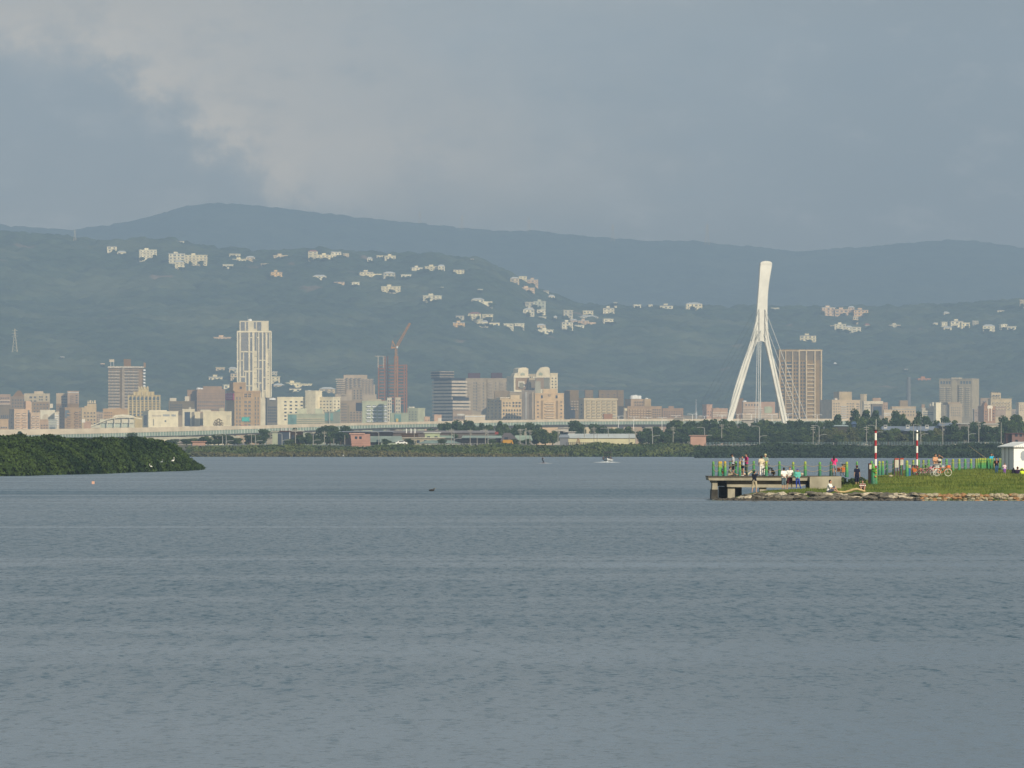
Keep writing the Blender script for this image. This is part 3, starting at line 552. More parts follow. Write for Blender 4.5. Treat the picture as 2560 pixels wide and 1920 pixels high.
b.rect(1436,696,1506,800,(140,124,120),'brown_panel',.4); b.rect(1424,728,1476,850,(150,160,155),'bay_window',1.2); b.rect(1508,696,1562,800,(110,132,140),'glass_strip',.5); b.slabs(1400,1560,684,694,1,(215,208,185),.8,1.2,'cornice')
b = Bld(3,1365,1367,1432,668,(178,170,152),'cream link block between two domed towers',5780); b.rect(1372,715,1425,840,(112,120,130),'painted_recess',.3); b.grid(1370,675,1430,705,3,1,.5,.4)
b = Bld(3,1566,1568,1637,660,(206,198,170),'cream tower wing with paired small windows',5760); b.box(1570,652,1622,660,(210,200,172),'roof_block'); b.grid(1572,685,1634,800,2,4,.5,.42)
b = Bld(3,1300,1302,1424,822,(120,126,138),'slim blue grey slab between beige blocks',5600); b.rect(1330,830,1348,1085,(150,160,168),'glass_strip',.5); b.rect(1370,850,1385,1085,(96,108,125),'painted_recess',.3); b.rect(1392,830,1410,1085,(165,150,132),'pilaster',.8)
b = Bld(3,966,1108,1296,905,(198,172,138),'beige apartment block with a shaded grey flank',5250,dp=None); b.box(1096,882,1180,905,(205,182,148),'upper_storey',.3,10); b.box(1200,858,1286,905,(200,178,146),'upper_storey',2,8); b.grid(1115,920,1200,970,3,2,.55,.6); b.grid(1205,915,1292,975,3,2,.7,.6); b.grid(1115,985,1295,1085,7,3,.6,.56); b.sgrid(900,1080,4,6,.35,.4)
b.slabs(1092,1182,878,886,1,(222,212,190),.8,.8,'cornice')
b = Bld(3,1040,1042,1182,828,(128,122,120),'grey stair block behind the beige apartments',5600)
b = Bld(3,1182,1184,1300,835,(150,142,132),'small grey block with white rails on the roof',5580); b.slabs(1184,1300,820,830,1,(200,195,180),.5,.8)
b = Bld(3,1420,1422,1696,850,(208,172,136),'peach office block with a raised central panel',5200,name='office_building',dp=18)
b.box(1500,800,1634,850,(210,176,140),'central_tower',0.4,10); b.rect(1480,860,1496,888,GLASS,'window',.3); b.rect(1618,860,1636,888,GLASS,'window',.3)
b.rect(1478,910,1500,1085,(150,125,108),'painted_recess',.1); b.rect(1620,910,1640,1085,(150,125,108),'painted_recess',.1); b.grid(1430,905,1472,1080,1,5,.45,.3); b.grid(1650,905,1692,1080,1,5,.45,.3); b.grid(1515,920,1608,1080,1,5,.85,.42,sill='balcony',frame=M((222,188,150),5200)); b.rect(1548,850,1574,868,(170,145,120),'emblem',.5)
b = Bld(3,1700,1752,1836,826,(108,106,110),'dark brown grey slab with a blue shaded flank',5600); b.grid(1755,905,1832,1000,3,4,.55,.5,glass=G2,sill='balcony',frame=M((150,140,130),5600)); b.rect(1752,960,1800,1078,(90,104,125),'glass_wall',.3)
b = Bld(3,1836,1838,1888,895,(120,122,128),'narrow grey block with pale balconies',5620); b.grid(1840,900,1886,1010,2,4,.5,.5)
b = Bld(3,650,650,826,1012,(158,138,132),'low mauve building with arched shopfront',5350); b.grid(655,1055,760,1085,8,1,.6,.8); b.rect(690,1035,760,1052,(205,205,200),'sign_band',.3)
b = Bld(3,760,762,954,1055,(205,190,168),'long low white wall beside the banded office',5100); b.slabs(762,954,1055,1062,1,WHITE,.8,.4,'cornice')
# --- crop 4
for (a_,c_,n_) in ((60,176,'first'),(235,312,'second'),(365,545,'third'),(540,600,'fourth')):
    b = Bld(4,a_,a_+3,c_,820,(116,111,114),'dark brown slab standing behind the beige grid block',5900,dp=12); b.grid(a_+8,840,c_-5,890,3,2,.3,.3)
b = Bld(4,180,226,542,897,(180,168,142),'beige block with a regular grid of open balconies',5250); b.grid(240,905,535,1078,6,6,.68,.5,sill='balcony',frame=M((190,178,150),5250),glass=GLASS); b.slabs(222,544,893,901,1,(205,195,170),.8,1.0,'cornice'); b.sgrid(930,1070,1,4,.3,.4)
b = Bld(4,413,413,494,1046,(180,110,95),'low brick red house in front of the grid block',5100,name='house')
b = Bld(4,590,600,634,988,(150,140,132),'small cream topped dark block',5500); b.box(604,985,632,1005,(215,205,165),'sign',-1,.5)
b = Bld(4,632,636,962,972,(158,130,116),'stepped brown block with three white water tanks on top',5500,dp=22)
b.box(672,895,858,970,(168,138,122),'upper_storey',1,14); b.box(795,893,858,965,(165,142,118),'stair_tower',-.5,1.4); b.tank(700,862,893,2.6,WHITE); b.tank(724,856,893,2.6,WHITE); b.tank(760,862,893,2.6,WHITE); b.tank(835,884,894,1.5,WHITE)
b.grid(700,910,790,965,4,2,.5,.4); b.grid(650,985,860,1075,8,4,.55,.45,sill='balcony',frame=M((182,155,132),5500)); b.grid(870,985,955,1075,4,4,.6,.5); b.rect(815,1000,862,1060,(105,105,112),'painted_recess',.2)
b = Bld(4,965,967,1162,992,(158,126,118),'reddish brown block with a square stair tower',5600); b.box(1025,962,1074,992,(160,122,112),'stair_tower'); b.grid(975,1005,1158,1070,8,3,.4,.4)
b = Bld(4,1345,1382,1436,955,(196,140,126),'pink block with a plain square top',5600,name='office_building'); b.grid(1385,1000,1432,1060,2,2,.4,.4)
b = Bld(4,1436,1438,1582,992,(186,140,124),'pink block with white ribbon windows',5560,name='office_building'); b.slabs(1438,1582,1010,1060,3,(205,195,180),.35,.6,'band'); b.box(1470,978,1500,992,(180,130,115))
sp = empty('radio_mast', (wx(cpx(4,1282),5600),5600,GZ)); MB().tube([(0,0,0),(0,0,34)],[1.6,1.1],6).build('mast',STEEL,sp); MB().tube([(0,0,34),(0,0,46)],[.5,.2],5).build('antenna',STEEL,sp); tag(sp,'thin pale mast beside the left leg of the bridge pylon','mast')
# behind the pylon, crop 5
b = Bld(5,300,302,372,1352,(130,105,104),'dark red brown block behind the pylon left leg',5700)
b = Bld(5,362,364,700,1490,(190,165,150),'low stepped pink and white apartment block between the pylon legs',5550,dp=20); b.box(370,1375,530,1490,(185,160,148),'upper_storey',1,14); b.box(530,1374,672,1490,(190,140,128),'pink_storey',1.5,14); b.poly([(572,1420),(625,1416),(650,1430),(640,1480),(572,1480)],(150,175,155),'green_gable',1.2,.29); b.slabs(364,700,1488,1530,3,(208,198,178),.4,.8); b.slabs(366,560,1425,1490,4,(205,190,175),.35,-.1,'rail'); b.tank(385,1362,1374,2,WHITE)
b.grid(385,1385,520,1420,5,1,.5,.5,prot=-.98)
# brown framed tower
b = Bld(5,706,706,1114,890,(140,120,100),'tall brown tower with an open framed crown beside the pylon',5800,name='tower_block',th=3,dp=26)
FRM = M((196,176,146),5800); FRM_SHADE = M((176,158,134),5800)  # darker frame colour paints the left face's shade onto one flat front
PX_ = (712,768,834,897,965,1046,1106)
for X in PX_: b.box(X-6,888,X+6,1545,FRM if X > 890 else FRM_SHADE,'pilaster',-1.3,1.28)
b.box(893,884,1116,897,FRM,'crown_beam',-1.36,1.34); b.box(706,890,892,900,FRM_SHADE,'crown_beam',-1.36,1.34)
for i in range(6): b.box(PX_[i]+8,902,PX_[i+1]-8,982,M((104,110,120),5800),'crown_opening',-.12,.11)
for i,(nc,fw,gl,sl) in enumerate(((1,.7,DARKG,False),(1,.85,DARKG,False),(2,.6,DARKG,False),(2,.6,DARKG,True),(1,.85,DARKG,False),(2,.62,DARKG,True))): b.grid(PX_[i]+8,990,PX_[i+1]-8,1540,nc,16 if i < 5 else 12,fw,.52,glass=gl,sill=sl)
for a_,c_,m_ in ((776,826,FRM_SHADE),(973,1038,FRM)): b.slabs(a_,c_,990,1540,15,m_,.26,1.2)
# --- crop 6, right
b = Bld(6,215,217,266,972,(165,170,172),'small pale grey block beside the framed tower',5500); b.grid(220,985,262,1080,2,4,.5,.4)
b = Bld(6,262,302,572,912,(186,168,146),'wide beige apartment complex with blue shaded bays',5450,dp=24)
b.box(385,826,508,908,(168,152,128),'upper_storey',3,12); b.box(338,888,362,912,(200,196,185),'roof_block'); b.rect(405,840,490,905,(172,158,134),'frame_panel',-2.8,3.0); b.grid(310,925,380,1080,3,6,.5,.42,glass=G2); b.grid(440,925,520,1080,3,6,.6,.42,glass=G2); b.slabs(385,440,950,1075,6,(170,178,185),.4,.8); b.grid(530,930,568,1070,1,6,.6,.4)
b = Bld(6,638,570,602,858,(184,172,150),'narrow beige tower above the tree line',5600,side='r',dp=8)
b = Bld(6,600,602,782,925,(212,202,180),'cream block with a band of small windows',5550); b.grid(606,935,690,990,6,2,.5,.4); b.box(690,885,765,925,(176,138,124),'brick_storey',2,10)
b = Bld(6,675,677,782,950,(112,118,130),'slate blue block in front of the cream block',5350); b.rect(690,965,770,1050,DARKG,'window_wall',.2)
b = Bld(6,765,767,826,936,(176,140,128),'pinkish tan block beside the slate block',5650); b.grid(770,950,822,1040,3,4,.4,.4)
b = Bld(6,788,790,870,1005,(190,172,150),'low beige house with ribbon windows',5500); b.slabs(790,870,1015,1050,2,WHITE,.3,.5,'band')
b = Bld(6,868,870,1092,975,(185,165,140),'long beige block under a square grey tower',5550); b.box(946,908,1020,975,(140,128,120),'stair_tower',2,10); b.slabs(870,1092,985,995,1,(160,170,178),.8,.4,'band'); b.grid(880,1000,1085,1060,8,2,.5,.4)
b = Bld(6,1148,1150,1282,988,(178,176,165),'pale office block with dark ribbon windows',5300,name='office_building'); b.box(1225,940,1280,988,(190,185,170),'upper_storey',1,10); b.box(1150,945,1180,988,(150,125,118),'roof_block'); b.grid(1155,1015,1280,1050,1,2,.92,.45,glass=G2,sill=False)
b = Bld(6,1262,1282,1330,938,(228,220,190),'bright white narrow tower catching the sun',5290); b.box(1262,926,1276,960,(205,205,190),'side_cap',3,3)
b = Bld(6,1635,1312,1612,712,(148,150,142),'broad grey green residential tower with a raised crown',5950,side='r',name='tower_block',dp=22)
b.box(1425,694,1495,712,(178,175,162),'roof_block',-1,10); b.grid(1320,722,1420,760,4,1,.7,.75,glass=G2,sill=False); b.grid(1500,722,1605,760,4,1,.7,.75,glass=G2,sill=False)
b.slabs(1322,1366,775,1060,15,(178,176,162),.38,1.0); b.slabs(1385,1418,775,1060,15,(182,178,162),.38,1.2); b.slabs(1495,1528,775,1060,15,(182,178,162),.38,1.2); b.slabs(1556,1592,775,1060,15,(176,174,160),.38,1.0)
b.rect(1478,765,1494,1060,(108,116,120),'painted_recess',.1); b.rect(1425,715,1470,1060,(162,160,148),'central_panel',.5)
b = Bld(6,1390,1408,1530,950,(156,148,136),'grey beige block in front of the grey green tower',5450); b.box(1400,926,1520,948,(150,135,125),'roof_block',1,10); b.grid(1420,965,1520,1060,5,4,.5,.4,glass=G2)
b = Bld(6,1640,1642,1735,1000,(150,140,142),'pale mauve block beside the steepled block',5650); b.grid(1650,1010,1730,1060,4,2,.5,.4)
b = Bld(6,1688,1734,1846,972,(170,120,108),'brick red block with white arches and a pointed turret',5300)
b.poly([(1736,972),(1742,945),(1756,922),(1770,945),(1778,972)],(165,105,95),'turret',1,5); b.poly([(1764,985),(1764,965),(1775,955),(1805,955),(1816,965),(1816,985)],(222,212,195),'white_arch',-.6,.6)
for X in (1776,1804): b.rect(X-4,985,X+4,1105,(215,205,190),'white_column',.6)
b.grid(1740,1000,1765,1100,1,4,.5,.4); b.grid(1815,990,1842,1100,1,4,.6,.4)
b = Bld(6,1700,1702,1796,895,(158,142,136),'grey pink block behind the turret',5850); b.grid(1708,905,1760,1000,3,4,.5,.4)
b = Bld(6,1796,1798,1995,900,(188,174,146),'stepped beige block with battlement like tanks on its roof',5650,dp=20); b.box(1805,838,1895,900,(188,175,150),'upper_storey',1,12)
for i in range(4): b.box(1806+i*22,830,1818+i*22,838,(150,140,125),'water_tank',3,4)
b.grid(1815,850,1890,900,3,2,.55,.5); b.grid(1815,915,1990,1000,6,3,.5,.5,sill='balcony',frame=M((200,186,158),5650)); b.rect(1845,960,1940,1060,(158,140,140),'lower_wall',.3)
b = Bld(6,2040,2062,2150,936,(192,180,160),'pale block at the right edge with a stepped roof',5600); b.box(2070,930,2090,936); b.grid(2070,950,2140,1010,4,3,.5,.4)
# --- low rise between, half hidden
fill = [(1,0,100,1170,(180,150,128)),(2,640,700,1090,(150,130,125)),(2,700,800,1125,(170,165,150)),(3,700,760,1060,(150,140,135)),(4,1085,1345,1060,(120,128,135)),(4,-20,70,1050,(160,150,140)),(6,825,870,1030,(150,140,135)),(6,1092,1150,1040,(180,150,130)),(6,1995,2062,1000,(150,145,145)),(6,560,605,1000,(170,150,140))]
for i,(c,a_,z_,y_,col) in enumerate(fill):
    b = Bld(c,a_,a_+2,z_,y_,col,'low plain building half hidden between taller blocks',5900,name='low_building'); b.grid(a_+5,y_+8,z_-3,y_+50,max(2,int((z_-a_)/20)),2,.5,.5)

# steel frame under construction
RUST = mat('red_primer_steel', ap((150,92,84),5700), var=.15); GST = mat('grey_beam', ap((165,165,160),5700))
fr = empty('steel_frame', (wx(cpx(3,-55),5700), 5700, GZ)); tag(fr,'red steel frame of a building under construction','construction frame')
k_ = 5700/F/CS; fx = lambda X: (X+55)*k_; fz = lambda Y: wz(cpy(3,Y),5700)-GZ
cols = [(-52,575),(8,492),(32,490),(100,490),(128,490),(190,570),(212,570)]
for X,Y in cols:
    for y_ in (0,14): MB().box(fx(X)-.55,fx(X)+.55,y_-.5,y_+.5,0,fz(Y)).build('column',RUST,fr)
for i in range(13):
    Y = 585+i*30; MB().box(fx(-52)+.56,fx(8)-.56,-.35,.35,fz(Y),fz(Y)+.8).build('beam',RUST,fr); MB().box(fx(32)+.56,fx(100)-.56,-.35,.35,fz(Y),fz(Y)+.7).build('beam',RUST,fr); MB().box(fx(128)+.56,fx(190)-.56,-.35,.35,fz(Y),fz(Y)+.7).build('beam',RUST,fr)
    MB().box(fx(-52),fx(212),13.7,14.3,fz(Y-8),fz(Y-8)+.6).build('beam',RUST,fr)
for X,Y0_ in ((-55,490),(-5,490)): MB().box(fx(X)-.4,fx(X)+.4,-1.6,-.9,fz(600),fz(Y0_)).build('hoist_post',GST,fr)
MB().box(fx(-85),fx(15),-1.7,-.6,fz(494),fz(489)).build('hoist_beam',GST,fr); 
for Y in (512,540): MB().box(fx(-5),fx(10),-1.6,-1.0,fz(Y+3),fz(Y)).build('hoist_beam',GST,fr)
# tower crane
ORG = mat('orange_crane_paint', ap((190,120,85),5720)); cr = empty('tower_crane', (wx(cpx(3,114),5690), 5690, GZ)); tag(cr,'orange luffing tower crane rising above the red steel frame','crane')
cx = lambda X: (X-114)*k_; cz = lambda Y: wz(cpy(3,Y),5690)-GZ
def lattice(p0, p1, w, n, r=.32):
    p0, p1 = Vector(p0), Vector(p1); m_ = MB(); d = (p1-p0); a = d.cross(Vector((0,1,0))).normalized()*w; b_ = Vector((0,1,0))*w
    cs = [a+b_, a-b_, -a-b_, -a+b_]
    for c in cs: m_.tube([p0+c, p1+c*.6], r, 4)
    for i in range(n):
        for j in range(4): m_.tube([p0+d*(i/n)+cs[j]*(1-.4*i/n), p0+d*((i+1)/n)+cs[(j+1) % 4]*(1-.4*(i+1)/n)], r*.6, 3)
    return m_
lattice((0,-3,0),(0,-3,cz(415)),1.3,26,.42).build('mast',ORG,cr); lattice((cx(122),-3,cz(400)),(cx(246),-3,cz(180)),1.0,14,.38).build('jib',ORG,cr)
m_ = MB(); m_.tube([(cx(105),-3,cz(400)),(cx(80),-3,cz(345))],.5,5).tube([(cx(80),-3,cz(345)),(cx(74),-3,cz(405))],.4,5).tube([(cx(80),-3,cz(345)),(cx(240),-3,cz(190))],.07,3); m_.build('tie_frame',ORG,cr)
MB().box(cx(68),cx(126),-4.5,-1.5,cz(418),cz(405)).build('machinery_deck',ORG,cr); MB().box(cx(118),cx(132),-5.5,-4.55,cz(418),cz(398)).build('cab',WHITE,cr); MB().box(cx(66),cx(80),-4.6,-1.4,cz(424),cz(418.5)).build('counterweight',RUST,cr)
# ---------------------------------------------------------------- houses on the wooded slope
HA = lambda X, Y: (200+X/3.16, 560+Y/3.16)
HB = lambda X, Y: (880+X/3.16, 620+Y/3.16)
HCc = lambda X, Y: (1560+X/2.212, 700+Y/2.212)
C3 = lambda X, Y: (960+X/3.77, 760+Y/3.77)
C2 = lambda X, Y: (480+X/3.77, 760+Y/3.77)
C1 = lambda X, Y: (X/3.77, 760+Y/3.77)
C6 = lambda X, Y: (2000+X/3.77, 760+Y/3.77)
wh, cr_, gr, pk, tn, bl, og = (242,232,196),(230,218,178),(178,182,170),(200,175,155),(194,182,158),(178,194,182),(218,180,135)
HS = [(HA,215,290,178,222,wh),(HA,295,362,222,242,cr_),(HA,470,606,206,284,wh),(HA,702,826,236,330,wh),(HA,826,1002,248,330,cr_),(HA,750,820,300,362,cr_),(HA,748,824,136,150,wh),(HA,1180,1262,238,262,cr_),(HA,1205,1310,280,304,cr_),(HA,1310,1380,264,296,tn),(HA,1128,1208,322,348,wh),(HA,1530,1640,250,268,tn),(HA,1510,1598,380,416,og),(HA,1804,1876,216,290,cr_),(HA,1876,2000,246,280,cr_),(HA,1985,2065,222,270,wh),(HA,2080,2124,236,272,tn),(HA,1840,1945,412,436,wh),(HA,2010,2090,458,474,pk),(HA,2150,2208,462,500,wh),(HA,1430,1478,316,328,tn),
(HB,120,160,82,104,wh),(HB,195,245,62,84,cr_),(HB,258,345,64,94,cr_),(HB,62,240,190,232,cr_),(HB,250,342,198,250,gr),(HB,388,466,212,238,wh),(HB,474,560,156,192,wh),(HB,578,678,148,180,cr_),(HB,680,732,142,186,wh),(HB,802,886,172,206,cr_),(HB,232,382,306,346,cr_),(HB,562,698,378,420,wh),(HB,945,1108,406,456,wh),(HB,995,1030,328,336,wh),(HB,690,720,312,326,wh),(HB,938,962,86,98,wh),
(HB,1252,1320,240,290,tn),(HB,1320,1380,226,262,cr_),(HB,1385,1470,252,294,pk),(HB,1330,1445,316,354,pk),(HB,1555,1602,380,402,wh),(HB,1515,1555,336,352,gr),(HB,1370,1438,430,476,gr),(HB,1438,1525,424,474,bl),(HB,1352,1440,486,534,wh),(HB,1462,1530,490,530,wh),(HB,1478,1534,546,572,wh),(HB,820,880,534,566,gr),(HB,918,1014,518,560,cr_),(HB,1030,1108,526,566,cr_),(HB,800,890,592,626,og),(HB,1008,1030,564,612,wh),(HB,1030,1075,584,614,wh),(HB,1086,1168,590,620,cr_),(HB,1198,1276,600,642,wh),(HB,1286,1360,598,636,wh),(HB,1465,1530,610,642,tn),(HB,1470,1592,648,678,wh),(HB,1672,1746,494,562,gr),(HB,1660,1748,586,656,wh),(HB,1724,1776,572,604,pk),(HB,1760,1834,612,636,wh),(HB,1788,1928,576,610,pk),(HB,1826,1906,498,542,cr_),(HB,1804,1950,542,560,gr),(HB,1984,2072,476,540,wh),(HB,1988,2066,562,602,wh),(HB,2070,2088,432,446,wh),(HB,1594,1614,546,562,wh),
(HCc,55,95,138,155,wh),(HCc,136,158,138,152,wh),(HCc,198,268,142,162,wh),(HCc,345,434,132,164,cr_),(HCc,815,858,156,168,wh),(HCc,1096,1168,153,200,pk),(HCc,1168,1240,164,200,pk),(HCc,1240,1272,152,196,pk),(HCc,1272,1352,166,200,(200,170,145)),(HCc,1268,1295,204,238,tn),(HCc,1165,1228,246,284,wh),(HCc,1228,1262,260,290,wh),(HCc,1262,1310,262,300,wh),(HCc,1142,1162,254,266,tn),(HCc,974,1062,308,340,cr_),(HCc,1335,1360,248,268,gr),(HCc,1470,1530,250,260,gr),(HCc,1712,1736,238,252,wh),(HCc,1758,1788,234,270,wh),(HCc,1768,1812,264,280,cr_),(HCc,1808,1878,228,262,wh),(HCc,1866,1914,238,274,cr_),(HCc,1928,1960,228,252,gr),(HCc,1985,2050,254,284,wh),(HCc,2085,2120,246,276,wh),(HCc,2118,2166,258,276,wh),(HCc,2066,2104,168,180,wh),(HCc,1770,1800,182,198,gr),(HCc,2190,2212,112,160,tn),
(C2,158,278,690,724,cr_),(C2,225,305,602,640,tn),(C2,350,428,610,650,gr),(C2,365,425,655,725,tn),(C2,748,802,642,690,gr),(C2,748,826,688,768,cr_),(C2,770,872,765,792,tn),(C2,890,1020,746,785,cr_),(C2,1020,1130,756,785,cr_),(C2,918,1028,796,832,wh),(C2,1200,1340,800,850,tn),(C2,205,362,316,346,pk),(C1,572,600,500,512,wh),(C1,950,985,565,580,pk),(C6,320,345,565,576,wh),(C6,985,1012,614,628,wh),(C6,1112,1235,705,735,(175,115,110)),(C2,300,390,765,800,wh)]
names = {wh:'white',cr_:'cream',gr:'grey',pk:'pinkish',tn:'tan',bl:'pale blue green',og:'orange and cream',(200,170,145):'long peach',(175,115,110):'red roofed'}
ROOFS = [mat('red_tile_roof',(0.30,0.10,0.06)), mat('grey_roof',(0.22,0.22,0.21)), mat('pale_roof',(0.55,0.53,0.47))]
for i, (fn, a, c, t, bt, col) in enumerate(HS):
    x0, y0 = fn(a, t); x1, y1 = fn(c, bt); D, zb = on_hill((x0+x1)/2, y1); k = D/F; w = (x1-x0)*k; h = (y1-y0)*k; D -= 5
    zb = wz(y1, D); m = M(col, 7200); dp = min(max(8, w*.5), 16); th = R(random.choice((0, 0, 9, -9, 14)))
    r = empty('hillside_house', (wx(x0, D), D, zb), th); fl = max(1, round(h/4.0))
    tier = 'high on' if y1 < 690 else ('halfway up' if y1 < 800 else 'low on')
    size = 'small' if w < 22 else ('long' if w > 2.2*h and w > 38 else 'mid sized')
    tag(r, f"{size} {names[col]} {'single' if fl < 2 else 'several'} storey house {tier} the wooded slope", 'house', 'houses scattered over the wooded slope', key=x0)
    step = w > 24 and i % 3 == 0; w1 = w*(.6 if step else 1)
    MB().box(0, w1, 0, dp, -9, h).build('wall', m, r)
    if step: MB().box(w1+.003, w, .8, dp+1, -9, h*.68).build('wing', m, r)
    rm = ROOFS[0] if col == (175,115,110) or i % 9 == 4 else ROOFS[2 if i % 2 else 1]
    if i % 4 == 1 and w < 34: MB().add([(-.8,-.8,h),(w1+.8,-.8,h),(w1+.8,dp+.8,h),(-.8,dp+.8,h),(w1*.25,dp*.5,h+2.2),(w1*.75,dp*.5,h+2.2)],[(0,1,5,4),(1,2,5),(2,3,4,5),(3,0,4),(3,2,1,0)]).build('roof', rm, r)
    else:
        MB().box(-.6, w1+.6, -.9, dp+.6, h+.004, h+.7).build('roof', M(tuple(min(235,v+12) for v in col), 7200) if i % 3 else rm, r)
        if w > 16: MB().box(w1*.3, w1*.3+min(6, w1*.3), 2, 6, h+.71, h+3.2).build('roof_cabin', m, r)
    nc = max(2, min(7, int(w1/5)))
    for f_ in range(fl):
        z = (f_+.5)*h/fl
        for q in range(nc):
            ww = w1/nc*random.choice((.35, .45, .6)); hh = h/fl*.36; me = WM.setdefault(('h', round(ww), round(hh)), None) or MB().box(-round(ww)/2-.001, round(ww)/2+.001, -.12, 0, -max(.6,round(hh)/2), max(.6,round(hh)/2)).mesh('window', G2)
            WM[('h', round(ww), round(hh))] = me; link('window', me, r, (w1*(q+.5)/nc, -.003, z))
        if fl > 1: MB().box(-.3, w1+.3, -1.1, -.003, f_*h/fl+.1, f_*h/fl+1.0).build('balcony', m, r)
# trees standing round the houses are part of the woods; a few big single pylons on the ridge
def pylon(px, pyt, pyb, D, phrase, col=(170,175,170)):
    k = D/F; h = (pyb-pyt)*k; r = empty('power_pylon', (wx(px, D), D, wz(pyb, D))); m_ = MB(); w = h*.10; n = 7; L = []
    for i in range(n+1):
        t = i/n; ww = w*(1-t)**1.3+h*.012; L.append([(sx*ww, sy*ww, h*t) for sx, sy in ((-1,-1),(1,-1),(1,1),(-1,1))])
    rr = max(.12, h*.006)
    for i in range(n):
        for j in range(4): m_.tube([L[i][j], L[i+1][j]], rr, 4); m_.tube([L[i][j], L[i+1][(j+1) % 4]], rr*.7, 3)
    m_.build('tower_frame', M(col, D), r); 
    for t in (.68, .8, .92): MB().tube([(-h*.16*(1.2-t*.5), 0, h*t), (0, 0, h*(t+.02)), (h*.16*(1.2-t*.5), 0, h*t)], rr, 4).build('cross_arm', M(col, D), r)
    tag(r, phrase, 'pylon', 'power pylons on the hills'); return r
pylon(37, 822, 880, 6900, 'pale lattice power pylon standing on the lower left slope', (185,185,165))
pylon(187, 574, 602, 8600, 'faint lattice power pylon on the skyline of the wooded hill')
for px, a, c in ((1050,528,558),(1155,538,575),(1322,543,580),(1532,560,602),(1768,560,612)): pylon(px, a, c, 12300, 'faint power pylon on the far ridge', (130,145,155))
sp = empty('chimney_stack', (wx(cpx(6,1024),6300),6300,GZ)); MB().lathe([(3.2,0),(2.2,wz(cpy(6,690),6300)-GZ)],12).build('shaft',mat('faint_grey_steel',(0.13,0.13,0.12)),sp); tag(sp,'pale round stack rising in front of the slope near the grey green tower','chimney')

# ---------------------------------------------------------------- cable stayed bridge pylon
DB = 3200.0; kb = DB/F/CS
def bx(X): return (X-555)*kb
def bz(Y): return wz(cpy(5, Y), DB)-GZ
pyl = empty('bridge_pylon', (wx(cpx(5, 555), DB), DB, GZ)); tag(pyl, 'tall white inverted Y bridge pylon with a curved top, holding stay cables', 'bridge pylon')
PW = mat('pylon_white', (0.82, 0.79, 0.69), rough=.55, var=.09, scale=.12)
OL = [(75,525),(140,520),(300,510),(420,500),(550,490),(650,475),(740,455),(820,430),(930,390),(1040,350),(1160,310),(1280,275),(1400,245),(1555,213),(1620,198)]
OR = [(75,640),(90,641),(140,632),(240,615),(340,603),(450,598),(560,597),(660,601),(760,610),(880,635),(1010,665),(1160,700),(1320,735),(1450,765),(1560,787),(1620,800)]
IL = [(800,520),(820,497),(890,470),(1000,430),(1120,395),(1260,350),(1400,310),(1555,268),(1620,250)]
IR = [(800,555),(815,568),(880,585),(1000,615),(1140,645),(1280,675),(1420,705),(1555,735),(1620,748)]
ipl = lambda T, Y: float(np.interp(Y, [a for a, _ in T], [c for _, c in T]))
def pyl_part(name, Ys, fl, fr_, dep):
    """closed tube of six-sided sections; front face has a raised middle and bevelled sides"""
    m_ = MB(); vs = []; fs = []; n = 8
    for Y in Ys:
        a, c = bx(fl(Y)), bx(fr_(Y)); w = c-a; d = dep(Y)
        vs += [(a, -d*.25, bz(Y)), (a+w*.05, -d*.5, bz(Y)), (c-w*.05, -d*.5, bz(Y)), (c, -d*.25, bz(Y)), (c, d*.3, bz(Y)), (c-w*.05, d*.5, bz(Y)), (a+w*.05, d*.5, bz(Y)), (a, d*.3, bz(Y))]
    for i in range(len(Ys)-1):
        for j in range(n): fs.append(((i+1)*n+j, (i+1)*n+(j+1) % n, i*n+(j+1) % n, i*n+j))
    fs += [tuple(range(n)), tuple((len(Ys)-1)*n+j for j in range(n))[::-1]]
    m_.add(vs, fs); return m_.build(name, PW, pyl)
dep = lambda Y: 7.5+2.5*(Y-60)/1500
pyl_part('shaft', [78,100,140,190,240,300,360,420,480,550,600,650,700,750,790,801], lambda Y: ipl(OL, Y), lambda Y: ipl(OR, Y), dep)
pyl_part('leg', [801,812,830,860,900,960,1040,1120,1200,1280,1360,1440,1520,1620], lambda Y: ipl(OL, Y), lambda Y: ipl(IL, Y) if Y > 802 else 535, dep)
pyl_part('leg', [801,812,830,860,900,960,1040,1120,1200,1280,1360,1440,1520,1620], lambda Y: ipl(IR, Y) if Y > 802 else 535.5, lambda Y: ipl(OR, Y), dep)
pyl_part('cap', [48.5,49.5,53,58,65,77.8], lambda Y: float(np.interp(Y,[48.5,49.5,53,58,65,78],[585,566,548,536,527,523])), lambda Y: float(np.interp(Y,[48.5,49.5,53,58,65,78],[590,606,622,632,639,642])), lambda Y: dep(Y)+.5)
for a, c in (((517,505),(516,800)),((572,505),(573,800))): MB().tube([(bx(a[0]),-4.3,bz(a[1])),(bx(c[0]),-4.7,bz(c[1]))],.25,4).build('cable_groove',STEEL,pyl)
MB().box(bx(460),bx(470),-1.5,1.5,bz(688),bz(680)).build('lamp_bracket',WHITE,pyl); MB().box(bx(600),bx(606),-1.5,1.5,bz(688),bz(680)).build('lamp_bracket',WHITE,pyl)
LC = mat('light_stay_cable', (0.62,0.62,0.56), rough=.5, var=.02); DC_ = mat('shaded_stay_cable', (0.20,0.22,0.22), rough=.6, var=.02)  # cables on the shadow side carry their shade as a darker colour
def cable(a, c, y0, y1, m_, r): MB().tube([(bx(a[0]), y0, bz(a[1])), (bx(c[0]), y1, bz(c[1]))], r, 5).build('stay_cable', m_, pyl)
for a, c in (((572,508),(968,1575)),((568,622),(912,1575)),((563,738),(885,1575))): cable(a, c, -4.6, -16, LC, .14)
